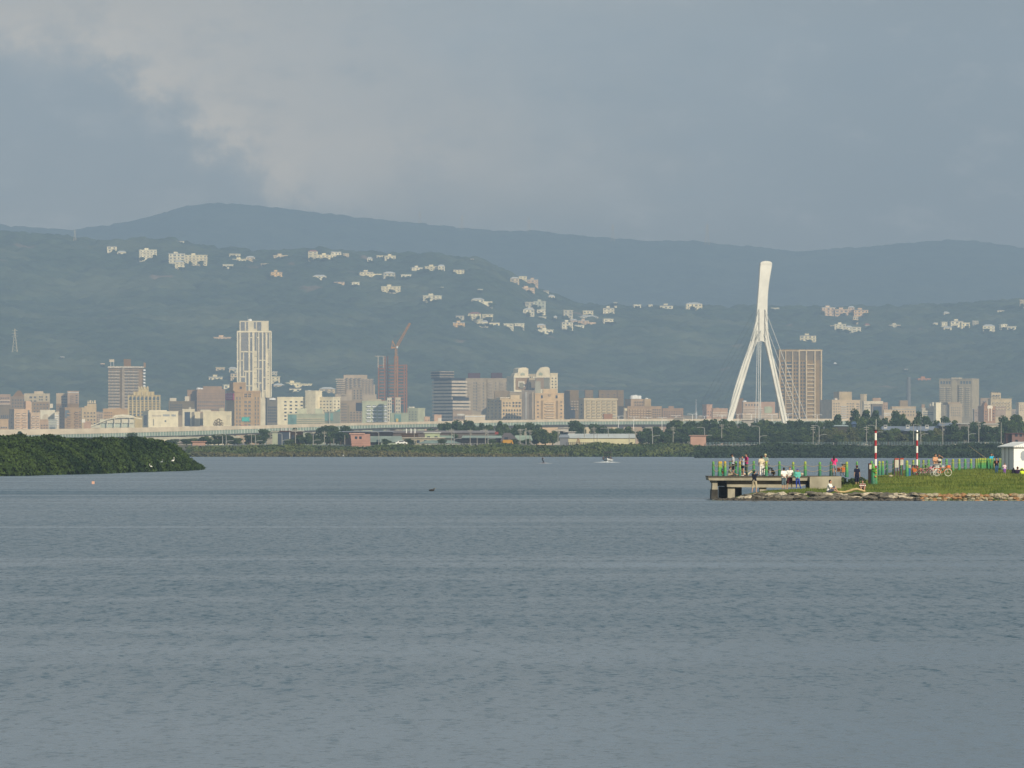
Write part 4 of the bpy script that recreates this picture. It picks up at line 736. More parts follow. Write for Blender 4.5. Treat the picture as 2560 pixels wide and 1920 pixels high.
for a, c in (((519,508),(238,1480)),((512,622),(262,1480)),((505,738),(285,1480))): cable(a, c, -5.0, -9, LC, .14)
for X0_, X1_ in ((500,472),(510,497),(520,522),(536,508)): cable((X0_,700),(X1_,1575), -4.9, -20, LC, .16)
cable((565,738),(570,1575), 4, 60, DC_, .12)
for a, c in (((480,512),(-62,1480)),((474,600),(-18,1480)),((470,690),(30,1480)),((462,745),(80,1500)),((450,770),(150,1530))): cable(a, c, 4.2, 40, DC_, .05)

# ---------------------------------------------------------------- the curved expressway
def ribbon(name, P, top, bot, m_, parent, y0, y1):
    """a strip along P [(px, D)] between photo rows top(px) and bot(px), y0..y1 metres about the road's own line"""
    vs = []; fs = []
    for px, D in P:
        zt, zb = wz(top(px), D), wz(bot(px), D); x = wx(px, D)
        vs += [(x, D+y0, zb), (x, D+y0, zt), (x, D+y1, zt), (x, D+y1, zb)]
    for i in range(len(P)-1):
        for j in range(4): fs.append((i*4+j, i*4+(j+1) % 4, (i+1)*4+(j+1) % 4, (i+1)*4+j))
    fs += [(3, 2, 1, 0), tuple((len(P)-1)*4+j for j in range(4))]
    return MB().add(vs, fs).build(name, m_, parent)
itp = lambda T: (lambda px: float(np.interp(px, [a for a, _ in T], [c for _, c in T])))
VP = [(px, float(np.interp(px, [-120, 300, 700, 1000, 1500, 2150], [2720, 2750, 2850, 2980, 3150, 3260]))) for px in range(-120, 2151, 40)]
vtop = itp([(-120,1076),(0,1074),(240,1071),(500,1066),(640,1064),(760,1060),(870,1058),(960,1056),(1213,1050.5),(1400,1048.5),(1680,1047),(2150,1047)])
vmid = itp([(-120,1091),(0,1089),(240,1084),(500,1077),(640,1072),(760,1068.5),(870,1064),(960,1062),(1213,1057),(1400,1054),(1680,1052.5),(2150,1052.5)])
vlow = itp([(-120,1096),(0,1095),(300,1092.5),(480,1088.5),(640,1082.5),(800,1075.5),(960,1070),(1213,1065.5),(1400,1062),(1680,1061),(2150,1061)])
vgir = itp([(-120,1098),(0,1097),(300,1095),(480,1091),(640,1086),(800,1079),(960,1074),(1213,1070.5),(1400,1068),(1680,1066.5),(2150,1066.5)])
via = empty('elevated_expressway', (0, 0, 0)); tag(via, 'long curving elevated road with a beige parapet above pale green barrier panels', 'elevated road', key=-.05)
ribbon('parapet', VP, vtop, vmid, M((206,192,162),2800), via, 0, 1.2)
ribbon('deck', VP, lambda p: vlow(p)-.4, vgir, M((92,110,118),2900), via, .6, 22)
TEAL = M((138,165,152), 2900)
bp_ = ribbon('barrier_panels', VP, lambda p: vmid(p)+.001, lambda p: vlow(p)-.41, TEAL, via, .35, .8)
rb_ = MB()
for px in np.arange(-110, 2140, 7.0):
    D = float(np.interp(px, [p for p, _ in VP], [d for _, d in VP])); x = wx(px, D); k = D/F
    rb_.box(x-.16, x+.16, D-.05, D+.34, wz(vlow(px)-.6, D), wz(vmid(px)+.3, D))
rb_.build('slats', M((196,206,186), 2900), bp_)
ribbon('lower_rail', VP, lambda p: vlow(p)-1.2, lambda p: vlow(p)+.3, M((120,150,138),2900), via, .1, .34)
for px in range(-60, 2140, 105):
    D = float(np.interp(px, [p for p, _ in VP], [d for _, d in VP])); x = wx(px, D); MB().box(x-2, x+2, D+4, D+8, 3, wz(vgir(px), D)).box(x-3, x+3, D+1, D+20, wz(vgir(px)+4, D), wz(vgir(px)+.01, D)).build('pier', CONC, via)
# ground level ramp glimpsed beneath it on the left
rp = empty('slip_road_bridge', (0, 0, 0)); tag(rp, 'low pale ramp curving under the elevated road behind the mangroves', 'ramp', key=-.04)
ribbon('deck', [(p, 2650) for p in range(340, 601, 20)], itp([(340,1096),(420,1093),(600,1090)]), itp([(340,1103),(420,1098),(600,1094)]), M((190,188,160),2650), rp, 0, 8)
for px in (352, 372, 395, 440, 520): MB().box(wx(px,2650)-1.2, wx(px,2650)+1.2, 2652, 2655, 3, wz(1097,2650)).build('pier', M((180,180,155),2650), rp)

# ---------------------------------------------------------------- lamps and poles
def street_lamp(px, pt, pb, D, dirs=(-1,), low=None, white=False, phrase='grey street lamp with a curved arm on the far bank road', r=.13):
    z0 = wz(pb, D); h = wz(pt, D)-z0; o = empty('street_lamp', (wx(px, D), D, z0)); m_ = WHITE if white else M((170,172,160), D)
    MB().tube([(0,0,-1),(0,0,h*.8),(0,0,h*.93)], [r*1.3, r, r*.9], 6).build('pole', m_, o)
    for s_ in dirs:
        MB().tube([(0,0,h*.9),(s_*.25,0,h*.96),(s_*.9,0,h*.995),(s_*2.2,0,h*1.0)], r*.7, 5).build('arm', m_, o); MB().box(min(s_*2.1,s_*2.9), max(s_*2.1,s_*2.9), -.15, .15, h-.1, h+.08).build('lamp_head', m_, o)
    if low:
        s_, f_ = low; MB().tube([(0,0,h*f_),(s_*.4,0,h*(f_+.09)),(s_*1.5,0,h*(f_+.13)),(s_*2.2,0,h*(f_+.13))], r*.7, 5).build('arm', m_, o); MB().box(min(s_*2.1,s_*2.8), max(s_*2.1,s_*2.8), -.15, .15, h*(f_+.13)-.08, h*(f_+.13)+.08).build('lamp_head', m_, o)
    tag(o, phrase, 'street lamp', 'street lamps along the far bank'); return o
def cy_(c, Y): return cpy(c, Y)
for c, X, t, bt, dr, lw in ((2,288,1235,1335,-1,None),(2,322,1225,1335,-1,(1,.3)),(2,598,1230,1340,-1,(1,.35)),(2,848,1218,1340,-1,(1,.35)),(2,1142,1210,1335,-1,(1,.3)),(3,660,1195,1335,-1,(1,.35)),(3,980,1190,1335,-1,(1,.35)),(3,1338,1182,1300,-1,None),(4,456,1170,1225,-1,None),(4,872,1162,1312,-1,(1,.35)),(4,1362,1162,1250,-1,(1,0.02)),(4,1880,1150,1325,-1,(1,.35)),(6,180,1145,1325,-1,(1,.4)),(6,712,1142,1290,-1,(1,.45)),(6,1138,1138,1325,-1,(1,.42)),(6,1588,1132,1290,-1,(1,.3)),(2,1760,1205,1340,-1,None)):
    street_lamp(cpx(c,X), cy_(c,t), cy_(c,bt), 2088, (dr,), lw)
for px, pt in ((1547,1040),(1585,1042),(1619,1043),(1655,1044),(1690,1039),(1731,1035),(1761,1040),(1805,1038),(1845,1035),(1878,1035),(1930,1036),(1970,1034),(2043,1037)):
    street_lamp(px, pt, 1053, 3180, (-1, 1), None, True, 'white double armed lamp on the elevated road', .16)
for px, pt, pb in ((1546,1048,1071),(1584,1049,1071),(1655,1050,1074)): street_lamp(px, pt, pb, 2900, (1,), None, True, 'white lamp post in front of the elevated road', .14)
def utility_pole(px, pt, pb, D, arms=True):
    z0 = wz(pb, D); h = wz(pt, D)-z0; o = empty('utility_pole', (wx(px, D), D, z0)); m_ = M((168,165,148), D)
    MB().tube([(0,0,-1),(0,0,h)], [.17, .12], 6).build('pole', m_, o)
    if arms: MB().box(-1.0, 1.0, -.25, -.13, h*.88, h*.90+.08).build('cross_arm', m_, o); MB().box(-.8, .8, -.25, -.13, h*.78, h*.80+.06).build('cross_arm', m_, o); MB().lathe([(.22,h*.60),(.22,h*.68)],8,cx=.4).build('transformer', m_, o)
    tag(o, 'pale concrete utility pole on the far bank', 'utility pole', 'utility poles along the far bank'); return o
for c, X, t, bt, a in ((2,738,1205,1330,1),(2,560,1225,1340,0),(2,485,1240,1340,0),(2,975,1165,1335,1),(2,1248,1195,1330,1),(2,1336,1265,1335,0),(2,1440,1235,1340,0),(3,636,1170,1335,1),(3,812,1178,1310,1),(3,956,1175,1300,1),(3,1283,1175,1330,1),(3,1375,1185,1285,1),(3,285,1200,1325,0),(3,1640,1170,1310,1),(4,230,1160,1230,0),(4,320,1155,1310,1),(4,350,1215,1305,0),(4,652,1215,1300,0),(4,712,1165,1330,1),(4,1066,1150,1325,1),(4,1524,1130,1240,1),(6,124,1145,1325,1),(6,626,1145,1320,1),(6,1070,1140,1320,0),(6,1345,1105,1325,1),(6,1685,1100,1290,1),(6,1896,1115,1290,0),(3,878,1255,1330,0)):
    utility_pole(cpx(c,X), cy_(c,t), cy_(c,bt), 2092, a)

# ---------------------------------------------------------------- sheds and small buildings of the far bank
def shed(c, X0, X1, Yr, Ye, Yb, D, wall, roof, phrase, dp=10, name='shed', hip=False, win=0, pitch=True):
    k = D/F; x0, x1 = wx(cpx(c,X0),D), wx(cpx(c,X1),D); zb = 4.0; ze, zr = wz(cpy(c,Ye),D)-zb, wz(cpy(c,Yr),D)-zb; w = x1-x0
    o = empty(name, (x0, D, zb)); wm_ = wall if isinstance(wall, bpy.types.Material) else M(wall, D); rm_ = roof if isinstance(roof, bpy.types.Material) else M(roof, D)
    MB().box(0, w, 0, dp, -1, ze).build('wall', wm_, o); q = w*.2 if hip else 0; e = .5
    if zr-ze > .25: MB().add([(-e,-e,ze-.1),(w+e,-e,ze-.1),(w+e,dp+e,ze-.1),(-e,dp+e,ze-.1),(q,dp*.5,zr),(w-q,dp*.5,zr)],[(0,1,5,4),(1,2,5),(2,3,4,5),(3,0,4),(3,2,1,0)]).build('roof', rm_, o)
    else: MB().box(-e, w+e, -e, dp+e, ze+.003, ze+.3).build('roof', rm_, o)
    for i in range(win): MB().box(w*(i+.3)/win, w*(i+.7)/win, -.08, -.003, ze*.35, ze*.75).build('window', GLASS, o)
    tag(o, phrase, 'building' if name != 'shed' else 'shed'); return o
# pumping house of three tapering pink storeys
D_ = 2075; o = empty('pump_house', (wx(cpx(2,1485),D_), D_, 2.6)); kk = D_/F/CS; tag(o,'salmon pink pump house that narrows in three steps on the far bank','building')
q = lambda Y: wz(cpy(2,Y),D_)-2.6; m_ = M((205,150,128),D_)
MB().prism([(.15*6,q(1350)),(.85*9,q(1350)),(8.3*.9,q(1225)),(.3,q(1225))],0,6).build('wall',m_,o); MB().box(-.1,140*kk,-.4,6.4,q(1228),q(1216)).build('roof',M((215,165,142),D_),o)
for i in range(3): MB().box(.5,7.3,-.18,-.003,q(1290+i*22),q(1286+i*22)).build('ledge',m_,o)
for x_ in (2.0,3.6): MB().box(x_,x_+.9,-.1,-.003,q(1272),q(1248)).build('window',GLASS,o)
shed(2,5,120,1298,1300,1335,2080,(205,155,130),(200,150,125),'small salmon pink hut by the reeds at the mangrove tip',5)
shed(4,1230,1376,1240,1243,1318,2078,(208,158,132),(190,150,130),'salmon pink hut with a flat lid roof in front of dark trees',6)
shed(2,760,915,1200,1202,1272,2150,mat('blue_sheet_metal',ap((80,110,135),2150)),(120,90,85),'blue metal container building with roof vents',8); 
shed(2,757,806,1204,1206,1270,2146,(175,185,150),(180,185,160),'pale green panel box beside the blue container building',3)
for X in (840,878,914): p_ = empty('vent_pipe',(wx(cpx(2,X),2150),2152,4)); MB().tube([(0,0,0),(0,0,wz(cpy(2,1168),2150)-4)],.4,8).build('pipe',STEEL,p_); tag(p_,'steel vent pipe above the blue container building','vent pipe','steel vent pipes on the far bank')
shed(2,920,1040,1198,1200,1262,2160,(90,90,85),(205,200,175),'dark open shed with a pale roof among trees',8,win=2)
shed(2,1385,1890,1198,1206,1290,2180,(75,82,88),(150,158,160),'wide grey shed roof behind the pump house',14)
shed(2,1620,1900,1245,1300,1335,2110,(62,72,75),(130,160,140),'green hipped roof over a dark open shed by the pump house',9,hip=True)
shed(3,-30,165,1245,1300,1335,2105,(160,178,145),(135,165,145),'green roofed shed with pale green walls beside a parked car',8)
shed(3,150,565,1262,1265,1320,2120,(175,165,135),(205,195,165),'flat roofed beige building with a terrace',9,name='low_building',win=6)
shed(3,385,525,1215,1217,1262,2124,(170,185,140),(200,205,185),'pale yellow green upper floor with one window over the terrace',6,name='low_building',win=2)
shed(3,165,320,1222,1224,1262,2126,(110,98,90),(120,105,95),'brown rooftop hut under steel vent pipes',6,name='low_building',win=3)
for X in (212,255,292): p_ = empty('vent_pipe',(wx(cpx(3,X),2130),2128,wz(cpy(3,1222),2128))); MB().tube([(0,0,0),(0,0,1.9)],.22,8).build('pipe',WHITE,p_); tag(p_,'shiny steel vent pipe above the brown rooftop hut','vent pipe','steel vent pipes on the far bank')
shed(3,0,600,1192,1212,1262,2200,(120,115,112),(150,142,135),'very long grey brown warehouse roof',16); shed(3,600,1050,1192,1212,1240,2205,(120,118,112),(152,146,140),'grey brown warehouse roof ending by a red sign',16)
rs = empty('red_sign',(wx(cpx(3,1045),2195),2195,wz(cpy(3,1222),2195))); MB().box(0,1.4,0,.3,-.3,.75).build('board',M((200,85,80),2195),rs); tag(rs,'small red sign at the end of the warehouse roof','sign')
shed(3,325,718,1284,1310,1335,2098,(205,205,180),(140,165,150),'long green hipped roof over a white wall behind the fence',8,hip=True)
shed(3,650,1100,1262,1270,1325,2110,(48,58,70),(70,82,95),'long dark slate shed behind the fence',10)
shed(3,740,1105,1240,1262,1268,2135,(120,140,125),(150,172,155),'pale green roof behind the slate shed',10); shed(3,525,645,1240,1262,1285,2135,(110,120,110),(150,175,150),'short pale green roof above the terrace building',8)
shed(3,1235,1388,1238,1284,1300,2125,(120,130,120),(155,178,152),'pale green roof right of the grey pyramid roof',9)
D_ = 2108; x0 = wx(cpx(3,1095),D_); o = empty('pyramid_roof_pavilion',(x0,D_,4)); w_ = 180*D_/F/CS; q = lambda Y: wz(cpy(3,Y),D_)-4
MB().add([(0,0,q(1290)),(w_,0,q(1290)),(w_,9,q(1290)),(0,9,q(1290)),(w_*.55,4.5,q(1214)),(w_*.2,4.5,q(1214))],[(0,1,4,5),(1,2,4),(2,3,5,4),(3,0,5)]).build('roof',M((112,112,115),D_),o); MB().box(.5,w_-.5,.5,8.5,-1,q(1292)).build('wall',DARK,o); tag(o,'grey pyramid roofed pavilion above the orange excavator','pavilion')
shed(4,75,708,1222,1262,1312,2110,(215,205,150),(196,200,188),'long pale yellow warehouse with a light grey roof',14); 
o = shed(4,0,78,1230,1256,1308,2105,(130,142,148),(150,160,165),'small grey gabled metal hut left of the yellow warehouse',8)
for a_,c_,y0_,y1_,ph in ((780,1330,1152,1195,'pale blue warehouse roof above the willow trees'),(1320,1440,1118,1145,'small pale blue roof among dark trees')): shed(6,a_,c_,y0_,y1_,1260,2230,(70,85,95),(128,152,172),ph,14)
shed(6,330,450,1140,1150,1200,2230,(90,100,95),(175,195,185),'pale sheet roof peeping through the trees',8); shed(6,495,525,1106,1130,1180,2240,(70,110,150),(80,125,170),'small bright blue roof among the trees',5)
shed(6,1490,1600,1122,1130,1180,2240,(130,130,120),(200,195,175),'cream flat roof behind dark trees',8); shed(6,1740,1870,1125,1135,1180,2240,(190,180,155),(205,195,170),'cream parapet below the brick red block',8)
for a_ in (790,1000,1182):
    o = empty('roof_vent', (wx(cpx(6,a_),2226), 2226, wz(cpy(6,1162),2226))); MB().box(0,1.35,0,1.5,-.5,.9).box(-.15,1.5,-.15,1.65,.901,1.0).build('housing', M((200,200,188),2226), o); MB().box(.2,1.1,-.05,-.003,.2,.7).build('louvre', GLASS, o); tag(o,'white rooftop vent box on the pale blue warehouse','roof vent')
o = shed(6,1998,2180,1148,1156,1330,1990,(165,118,105),(120,75,65),'reddish brown two storey building at the right edge of the far bank',9,name='low_building'); o.location.z = 1.5
for X,Y in ((2028,1225),(2070,1225),(2075,1190),(2030,1280),(2110,1225)): MB().box((X-1998)*1990/F/CS,(X-1998+24)*1990/F/CS,-.1,-.003,wz(cpy(6,Y+24),1990)-1.5,wz(cpy(6,Y),1990)-1.5).build('window',DARKG,o)
o = shed(6,1945,1998,1160,1162,1300,1992,(120,92,90),(115,80,75),'flank of the reddish brown building with its shade painted in',9,name='low_building'); o.location.z = 1.5  # the flank's shade is put into its darker wall colour
for c_,a_,z_,y_ in ((4,1085,1160,1075),(3,1600,1700,1195),(4,0,80,1168),(5,360,470,1545),(3,1700,1800,1205)): shed(c_,a_,z_,y_,y_+3,1330,2330,(185,180,165),(195,190,175),'small pale building glimpsed under the elevated road',6,name='low_building',win=3)
# excavator
D_ = 2085; ex = empty('excavator',(wx(cpx(3,1165),D_),D_,wz(cpy(3,1335),D_))); kk = D_/F/CS; EO = M((220,155,60),D_); q = lambda X,Y: ((X-1165)*kk,0,(1335-Y)*kk)
MB().box(-1.8,1.2,-1.2,1.2,.9,2.2).build('body',EO,ex); MB().box(-1.2,.1,-1.25,-.1,2.21,3.1).build('cab',GLASS,ex); MB().box(-2,1.6,-1.4,-.8,0,.85).box(-2,1.6,.8,1.4,0,.85).build('track',DARK,ex)
MB().tube([q(1105,1305),q(1140,1292),q(1200,1292)],[.32,.45,.4],6).build('boom',EO,ex); MB().tube([q(1200,1284),q(1218,1330)],[.4,.22],6).build('stick',EO,ex); MB().box(*sorted((q(1212,0)[0],q(1228,0)[0])),-.5,.5,-.1,.6).build('bucket',DARK,ex); tag(ex,'orange excavator with its arm raised behind the bank shrubs','excavator')
ex2 = empty('piling_frame',(wx(cpx(4,172),2083),2083,wz(cpy(4,1328),2083))); BR = M((170,120,90),2083); MB().tube([(-1.0,0,-.6),(-.1,0,2.5)],.15,5).tube([(.95,0,-.6),(.05,0,2.5)],.15,5).tube([(-.6,0,1.1),(.55,0,1.1)],.1,5).build('a_frame',BR,ex2); MB().tube([(-.05,0,2.4),(.35,0,.8)],.14,5).build('arm',EO,ex2); tag(ex2,'rusty A shaped lifting frame in front of the yellow warehouse','lifting frame')
# parked car behind the fence
cr2 = empty('parked_car',(wx(cpx(3,165),2086),2086,wz(cpy(3,1325),2086))); MB().prism([(-2.2,.3),(2.2,.3),(2.2,.85),(1.3,.95),(.8,1.45),(-1.0,1.5),(-1.6,.95),(-2.2,.9)],-.85,.85).build('body',WHITE,cr2); MB().prism([(-.95,1.0),(.95,1.0),(.7,1.38),(-.9,1.42)],-.87,-.853).build('side_window',DARKG,cr2)
for x_ in (-1.3,1.35):
    MB().tube([(x_,-.88,.32),(x_,-.6,.32)],.32,12).build('wheel',DARK,cr2)
tag(cr2,'white car parked beside the green roofed shed','car')
# fences
def fence(px0, px1, y0, y1, D, n, phrase, colr, posts):
    o = empty('mesh_fence', (wx(px0,D), D, wz(y1,D))); w = (px1-px0)*D/F; h = (y1-y0)*D/F; m_ = MB(); nb = int(w/.42)
    for i in range(nb): m_.box(w*i/nb, w*i/nb+.10, -.03, .03, .1, h*.92)
    m_.box(0, w, -.028, .028, .12, .22).box(0, w, -.028, .028, h*.82, h*.9); m_.build('panel', colr, o)
    for i in range(n+1): MB().box(w*i/n-.09, w*i/n+.09, -.1, .1, -.6, h).build('post', posts, o)
    tag(o, phrase, 'fence'); return o
FT = M((95,135,132), 2080); FP = M((110,150,145), 2080)
fence(cpx(2,0), cpx(2,420), cpy(2,1330), cpy(2,1348), 2079, 16, 'low teal fence behind the reeds near the mangrove tip', FT, FP)
fence(cpx(2,540), cpx(2,1480), cpy(2,1322), cpy(2,1345), 2079, 30, 'teal fence under the trees left of the pump house', FT, FP)
fence(cpx(3,330), cpx(3,1150), cpy(3,1312), cpy(3,1336), 2079, 30, 'grey railing in front of the green and slate sheds', M((150,155,145),2080), M((165,165,155),2080))
fence(cpx(4,60), cpx(4,300), cpy(4,1302), cpy(4,1332), 2079, 12, 'dark railing in front of the yellow warehouse', DARK, DARK)
fence(cpx(4,1385), 2085, 1105, 1112.5, 2077, 40, 'blue green mesh fence right of the pink lidded hut', FT, FP)
fence(2095, 2500, 1104, 1111.5, 2077, 60, 'long blue green mesh fence beneath the yellowish willows', FT, FP)

# ---------------------------------------------------------------- trees
def leaf_cloud(n, blobs, size, seed, flat=.7):
    r_ = np.random.default_rng(seed); bl_ = np.array(blobs, float); w = bl_[:, 3]**2; idx = r_.choice(len(bl_), n, p=w/w.sum())
    d = r_.normal(size=(n, 3)); d /= np.linalg.norm(d, axis=1)[:, None]; rad = bl_[idx, 3]*(r_.uniform(0.55, 1.0, n)**.5)*(1+.12*np.sin(d[:, 0]*5+d[:, 2]*7+idx))
    c = bl_[idx, :3]+d*rad[:, None]*np.array([1, 1, flat]); a = r_.normal(size=(n, 3)); a /= np.linalg.norm(a, axis=1)[:, None]; b_ = np.cross(a, r_.normal(size=(n, 3))); b_ /= np.linalg.norm(b_, axis=1)[:, None]
    s = size*r_.uniform(.5, 1.3, n)[:, None]; v = np.stack([c-a*s, c+b_*s*.6, c+a*s, c-b_*s*.6], 1).reshape(-1, 3); return v, np.arange(n*4).reshape(-1, 4)
LEAF = {'dark': foliage('dark_leaves', (0.028,0.055,0.020), (0.075,0.120,0.038), .5), 'mid': foliage('mid_leaves', (0.045,0.080,0.022), (0.110,0.150,0.042), .5),
        'olive': foliage('olive_leaves', (0.075,0.095,0.030), (0.16,0.165,0.06), .5), 'bush': foliage('bush_leaves', (0.03,0.055,0.015), (0.09,0.12,0.03), 1.5)}
BARK = mat('bark', (0.10,0.075,0.05), var=.3, scale=2)
PROTO = {}
def tree_proto(kind, v):
    r_ = random.Random(hash((len(kind), v)) & 0xffff); blobs = []
    H = 8.0; W_ = {'dark': 4.2, 'mid': 4.6, 'olive': 4.0}[kind]
    for i in range(r_.randint(9, 13)):
        a = r_.uniform(0, 6.28); q_ = r_.uniform(.1, 1)**.6; z = r_.uniform(.20, .93)*H; lim = W_*math.sin(min(1, (1-z/H)*1.9+.25)*1.57)
        blobs.append((math.cos(a)*q_*lim*.62, math.sin(a)*q_*lim*.62, z*(.95 if kind != 'olive' else .85), r_.uniform(1.1, 2.0)))
    blobs += [(0, 0, H*.62, 2.3), (r_.uniform(-1, 1), 0, H*.86, 1.3)]
    vv, ff = leaf_cloud(2600, blobs, .36, v+7, .75); o = empty('tree', (0, 0, 0))
    tr = MB(); tr.tube([(0,0,-.5),(.1,0,H*.25),(-.1,.1,H*.5),(.1,0,H*.8)], [.30,.24,.17,.06], 7)
    for b_ in blobs[:5]: tr.tube([(0,0,H*.25),(b_[0]*.5,b_[1]*.5,H*.42),(b_[0]*.9,b_[1]*.9,b_[2])], [.15,.1,.04], 5)
    tr.build('trunk', BARK, o); np_mesh('crown', vv, ff, LEAF[kind], o); return o
used = set()
def tree(px, ytop, wpx, D, kind='dark', zb=4.2, phrase=None):
    v = random.randrange(4); key = (kind, v)
    if key not in PROTO: PROTO[key] = tree_proto(kind, v)
    o = PROTO[key]
    if key in used: o = copy_tree(o)
    used.add(key); h = max(2.5, wz(ytop, D)-zb); sx = wpx*D/F/6.6; o.location = (wx(px, D), D, zb); o.scale = (sx, max(.5, sx), h/8.2); o.rotation_euler = (0, 0, random.uniform(0, 6.28)) if False else (0, 0, random.choice((0, 3.14)))
    tag(o, phrase or {'dark': 'dense dark green tree on the far bank', 'mid': 'leafy mid green tree on the far bank', 'olive': 'pale olive willow like tree on the far bank'}[kind], 'tree', 'trees on the far bank', key=px); return o
T = [(1,195,1195,90,'dark',2250),(1,1240,1215,150,'dark',2300),(1,1430,1275,130,'dark',2250),(1,1640,1290,140,'mid',2200),(1,1760,1280,150,'mid',2190),(1,1850,1260,120,'mid',2200),
 (2,150,1240,140,'mid',2150),(2,250,1222,150,'mid',2160),(2,330,1235,120,'dark',2150),(2,430,1260,110,'mid',2140),(2,540,1235,130,'dark',2150),(2,600,1228,110,'mid',2160),(2,680,1178,130,'dark',2250),(2,640,1225,110,'dark',2170),(2,960,1160,90,'dark',2300),(2,1010,1230,120,'dark',2150),(2,1080,1245,120,'dark',2150),(2,1110,1210,110,'mid',2170),(2,1180,1235,120,'dark',2160),(2,1270,1145,190,'dark',2260),(2,1360,1142,170,'mid',2250),(2,1450,1150,150,'dark',2260),(2,1300,1195,160,'mid',2160),(2,1400,1205,140,'dark',2160),(2,900,1270,110,'mid',2120),(2,1180,1265,120,'mid',2120),
 (3,540,1125,90,'dark',2500),(3,600,1118,120,'dark',2400),(3,680,1100,140,'dark',2400),(3,760,1085,140,'dark',2380),(3,830,1092,120,'dark',2400),(3,905,1110,90,'dark',2420),(3,985,1130,90,'mid',2400),(3,1085,1096,95,'dark',2380),(3,1160,1122,110,'mid',2350),(3,1230,1125,110,'dark',2350),(3,1290,1130,100,'mid',2350),(3,1380,1118,120,'dark',2360),(3,1440,1125,110,'dark',2350),(3,1440,1180,140,'mid',2200),(3,1520,1172,150,'mid',2190),(3,1590,1185,120,'mid',2200),(3,1800,1102,120,'dark',2350),(3,1340,1285,110,'mid',2095),(3,660,1225,120,'dark',2160),(3,245,1290,120,'dark',2094),(3,430,1175,100,'dark',2290),
 (4,140,1100,150,'dark',2350),(4,200,1140,110,'dark',2340),(4,330,1130,150,'dark',2350),(4,400,1150,120,'dark',2330),(4,480,1170,120,'mid',2320),(4,560,1165,120,'mid',2320),(4,640,1150,130,'mid',2320),(4,760,1200,130,'dark',2200),(4,830,1165,150,'dark',2250),(4,920,1150,150,'dark',2250),(4,1000,1175,140,'dark',2200),(4,870,1225,150,'mid',2130),(4,970,1225,150,'dark',2130),(4,1080,1092,150,'dark',2300),(4,1150,1088,140,'mid',2300),(4,1230,1100,150,'dark',2290),(4,1310,1095,140,'mid',2300),(4,1390,1080,140,'dark',2300),(4,1470,1072,150,'dark',2300),(4,1550,1090,140,'dark',2280),(4,1640,1092,130,'mid',2290),(4,1730,1120,140,'dark',2270),(4,1810,1108,150,'dark',2270),(4,1880,1105,130,'mid',2270),
 (4,1090,1170,160,'mid',2180),(4,1190,1160,160,'dark',2180),(4,1440,1155,170,'mid',2180),(4,1540,1165,150,'mid',2180),(4,1640,1160,160,'mid',2180),(4,1740,1170,160,'mid',2180),(4,1840,1165,160,'dark',2180),(4,1480,1230,150,'mid',2110),(4,1580,1235,140,'mid',2110),(4,1700,1230,150,'mid',2110),(4,1800,1235,140,'dark',2110),(4,1150,1230,140,'dark',2110),(4,1040,1235,140,'mid',2110),(4,1400,1220,120,'dark',2110),(4,1290,1180,140,'dark',2160),
 (6,0,1095,130,'dark',2280),(6,90,1100,140,'dark',2280),(6,180,1108,130,'dark',2280),(6,345,1030,130,'dark',2320),(6,270,1095,120,'dark',2280),(6,440,1090,130,'dark',2290),(6,520,995,120,'dark',2400),(6,610,985,140,'dark',2380),(6,700,990,130,'dark',2390),(6,560,1060,140,'mid',2300),(6,660,1070,140,'dark',2290),(6,760,1080,140,'dark',2280),(6,820,1060,120,'dark',2290),(6,905,1005,110,'dark',2380),(6,985,1015,110,'mid',2370),(6,900,1075,140,'dark',2280),(6,1000,1090,140,'dark',2270),(6,1105,995,95,'dark',2390),(6,1090,1085,120,'mid',2280),(6,1200,1045,150,'dark',2320),(6,1270,1085,120,'dark',2290),(6,1370,1065,130,'dark',2320),(6,1440,1085,110,'mid',2290),(6,1640,1110,140,'dark',2250),(6,1740,1100,120,'dark',2260),(6,1920,1060,140,'dark',2330),(6,2000,1030,150,'mid',2300),(6,2080,1035,130,'mid',2300),(6,1860,1110,130,'dark',2250),(6,1980,1090,140,'mid',2240),
 (6,30,1160,160,'mid',2180),(6,130,1165,150,'dark',2180),(6,230,1170,150,'olive',2150),(6,310,1155,160,'olive',2150),(6,400,1180,150,'olive',2140),(6,490,1150,150,'olive',2150),(6,570,1165,140,'mid',2150),(6,650,1160,150,'mid',2150),(6,740,1150,160,'olive',2150),(6,830,1185,150,'mid',2130),(6,890,1165,110,'mid',2140),(6,960,1210,140,'olive',2120),(6,1050,1190,130,'mid',2130),(6,1140,1195,140,'olive',2130),(6,1230,1185,130,'mid',2130),(6,1290,1160,110,'olive',2140),(6,60,1235,140,'mid',2105),(6,350,1230,150,'mid',2105),(6,500,1235,150,'olive',2105),(6,700,1240,150,'mid',2105),(6,1300,1230,120,'mid',2105),(6,1200,1240,120,'mid',2105),
 (6,1440,1140,170,'dark',2130),(6,1530,1145,150,'dark',2130),(6,1480,1200,160,'mid',2105),(6,1600,1215,130,'dark',2105),(6,1760,1150,170,'dark',2120),(6,1850,1160,160,'dark',2110),(6,1680,1180,150,'dark',2120),(6,1790,1220,150,'dark',2100),(6,1900,1230,140,'dark',2100),(6,1400,1235,130,'dark',2105)]
T += [(5,530+i*52,1535+(i*37)%30,150,('dark','mid','dark')[i%3],2280) for i in range(9)]+[(5,540+i*60,1610+(i*29)%30,150,('mid','dark')[i%2],2200) for i in range(8)]+[(5,520+i*60,1700,140,('dark','mid')[i%2],2110) for i in range(9)]
T += [(2,20+i*95,1262+(i*41)%30,130,('mid','dark')[i%2],2130) for i in range(5)]+[(3,X,1290,100,'mid',2094) for X in (20,560,1000,1240)]
HTR = []
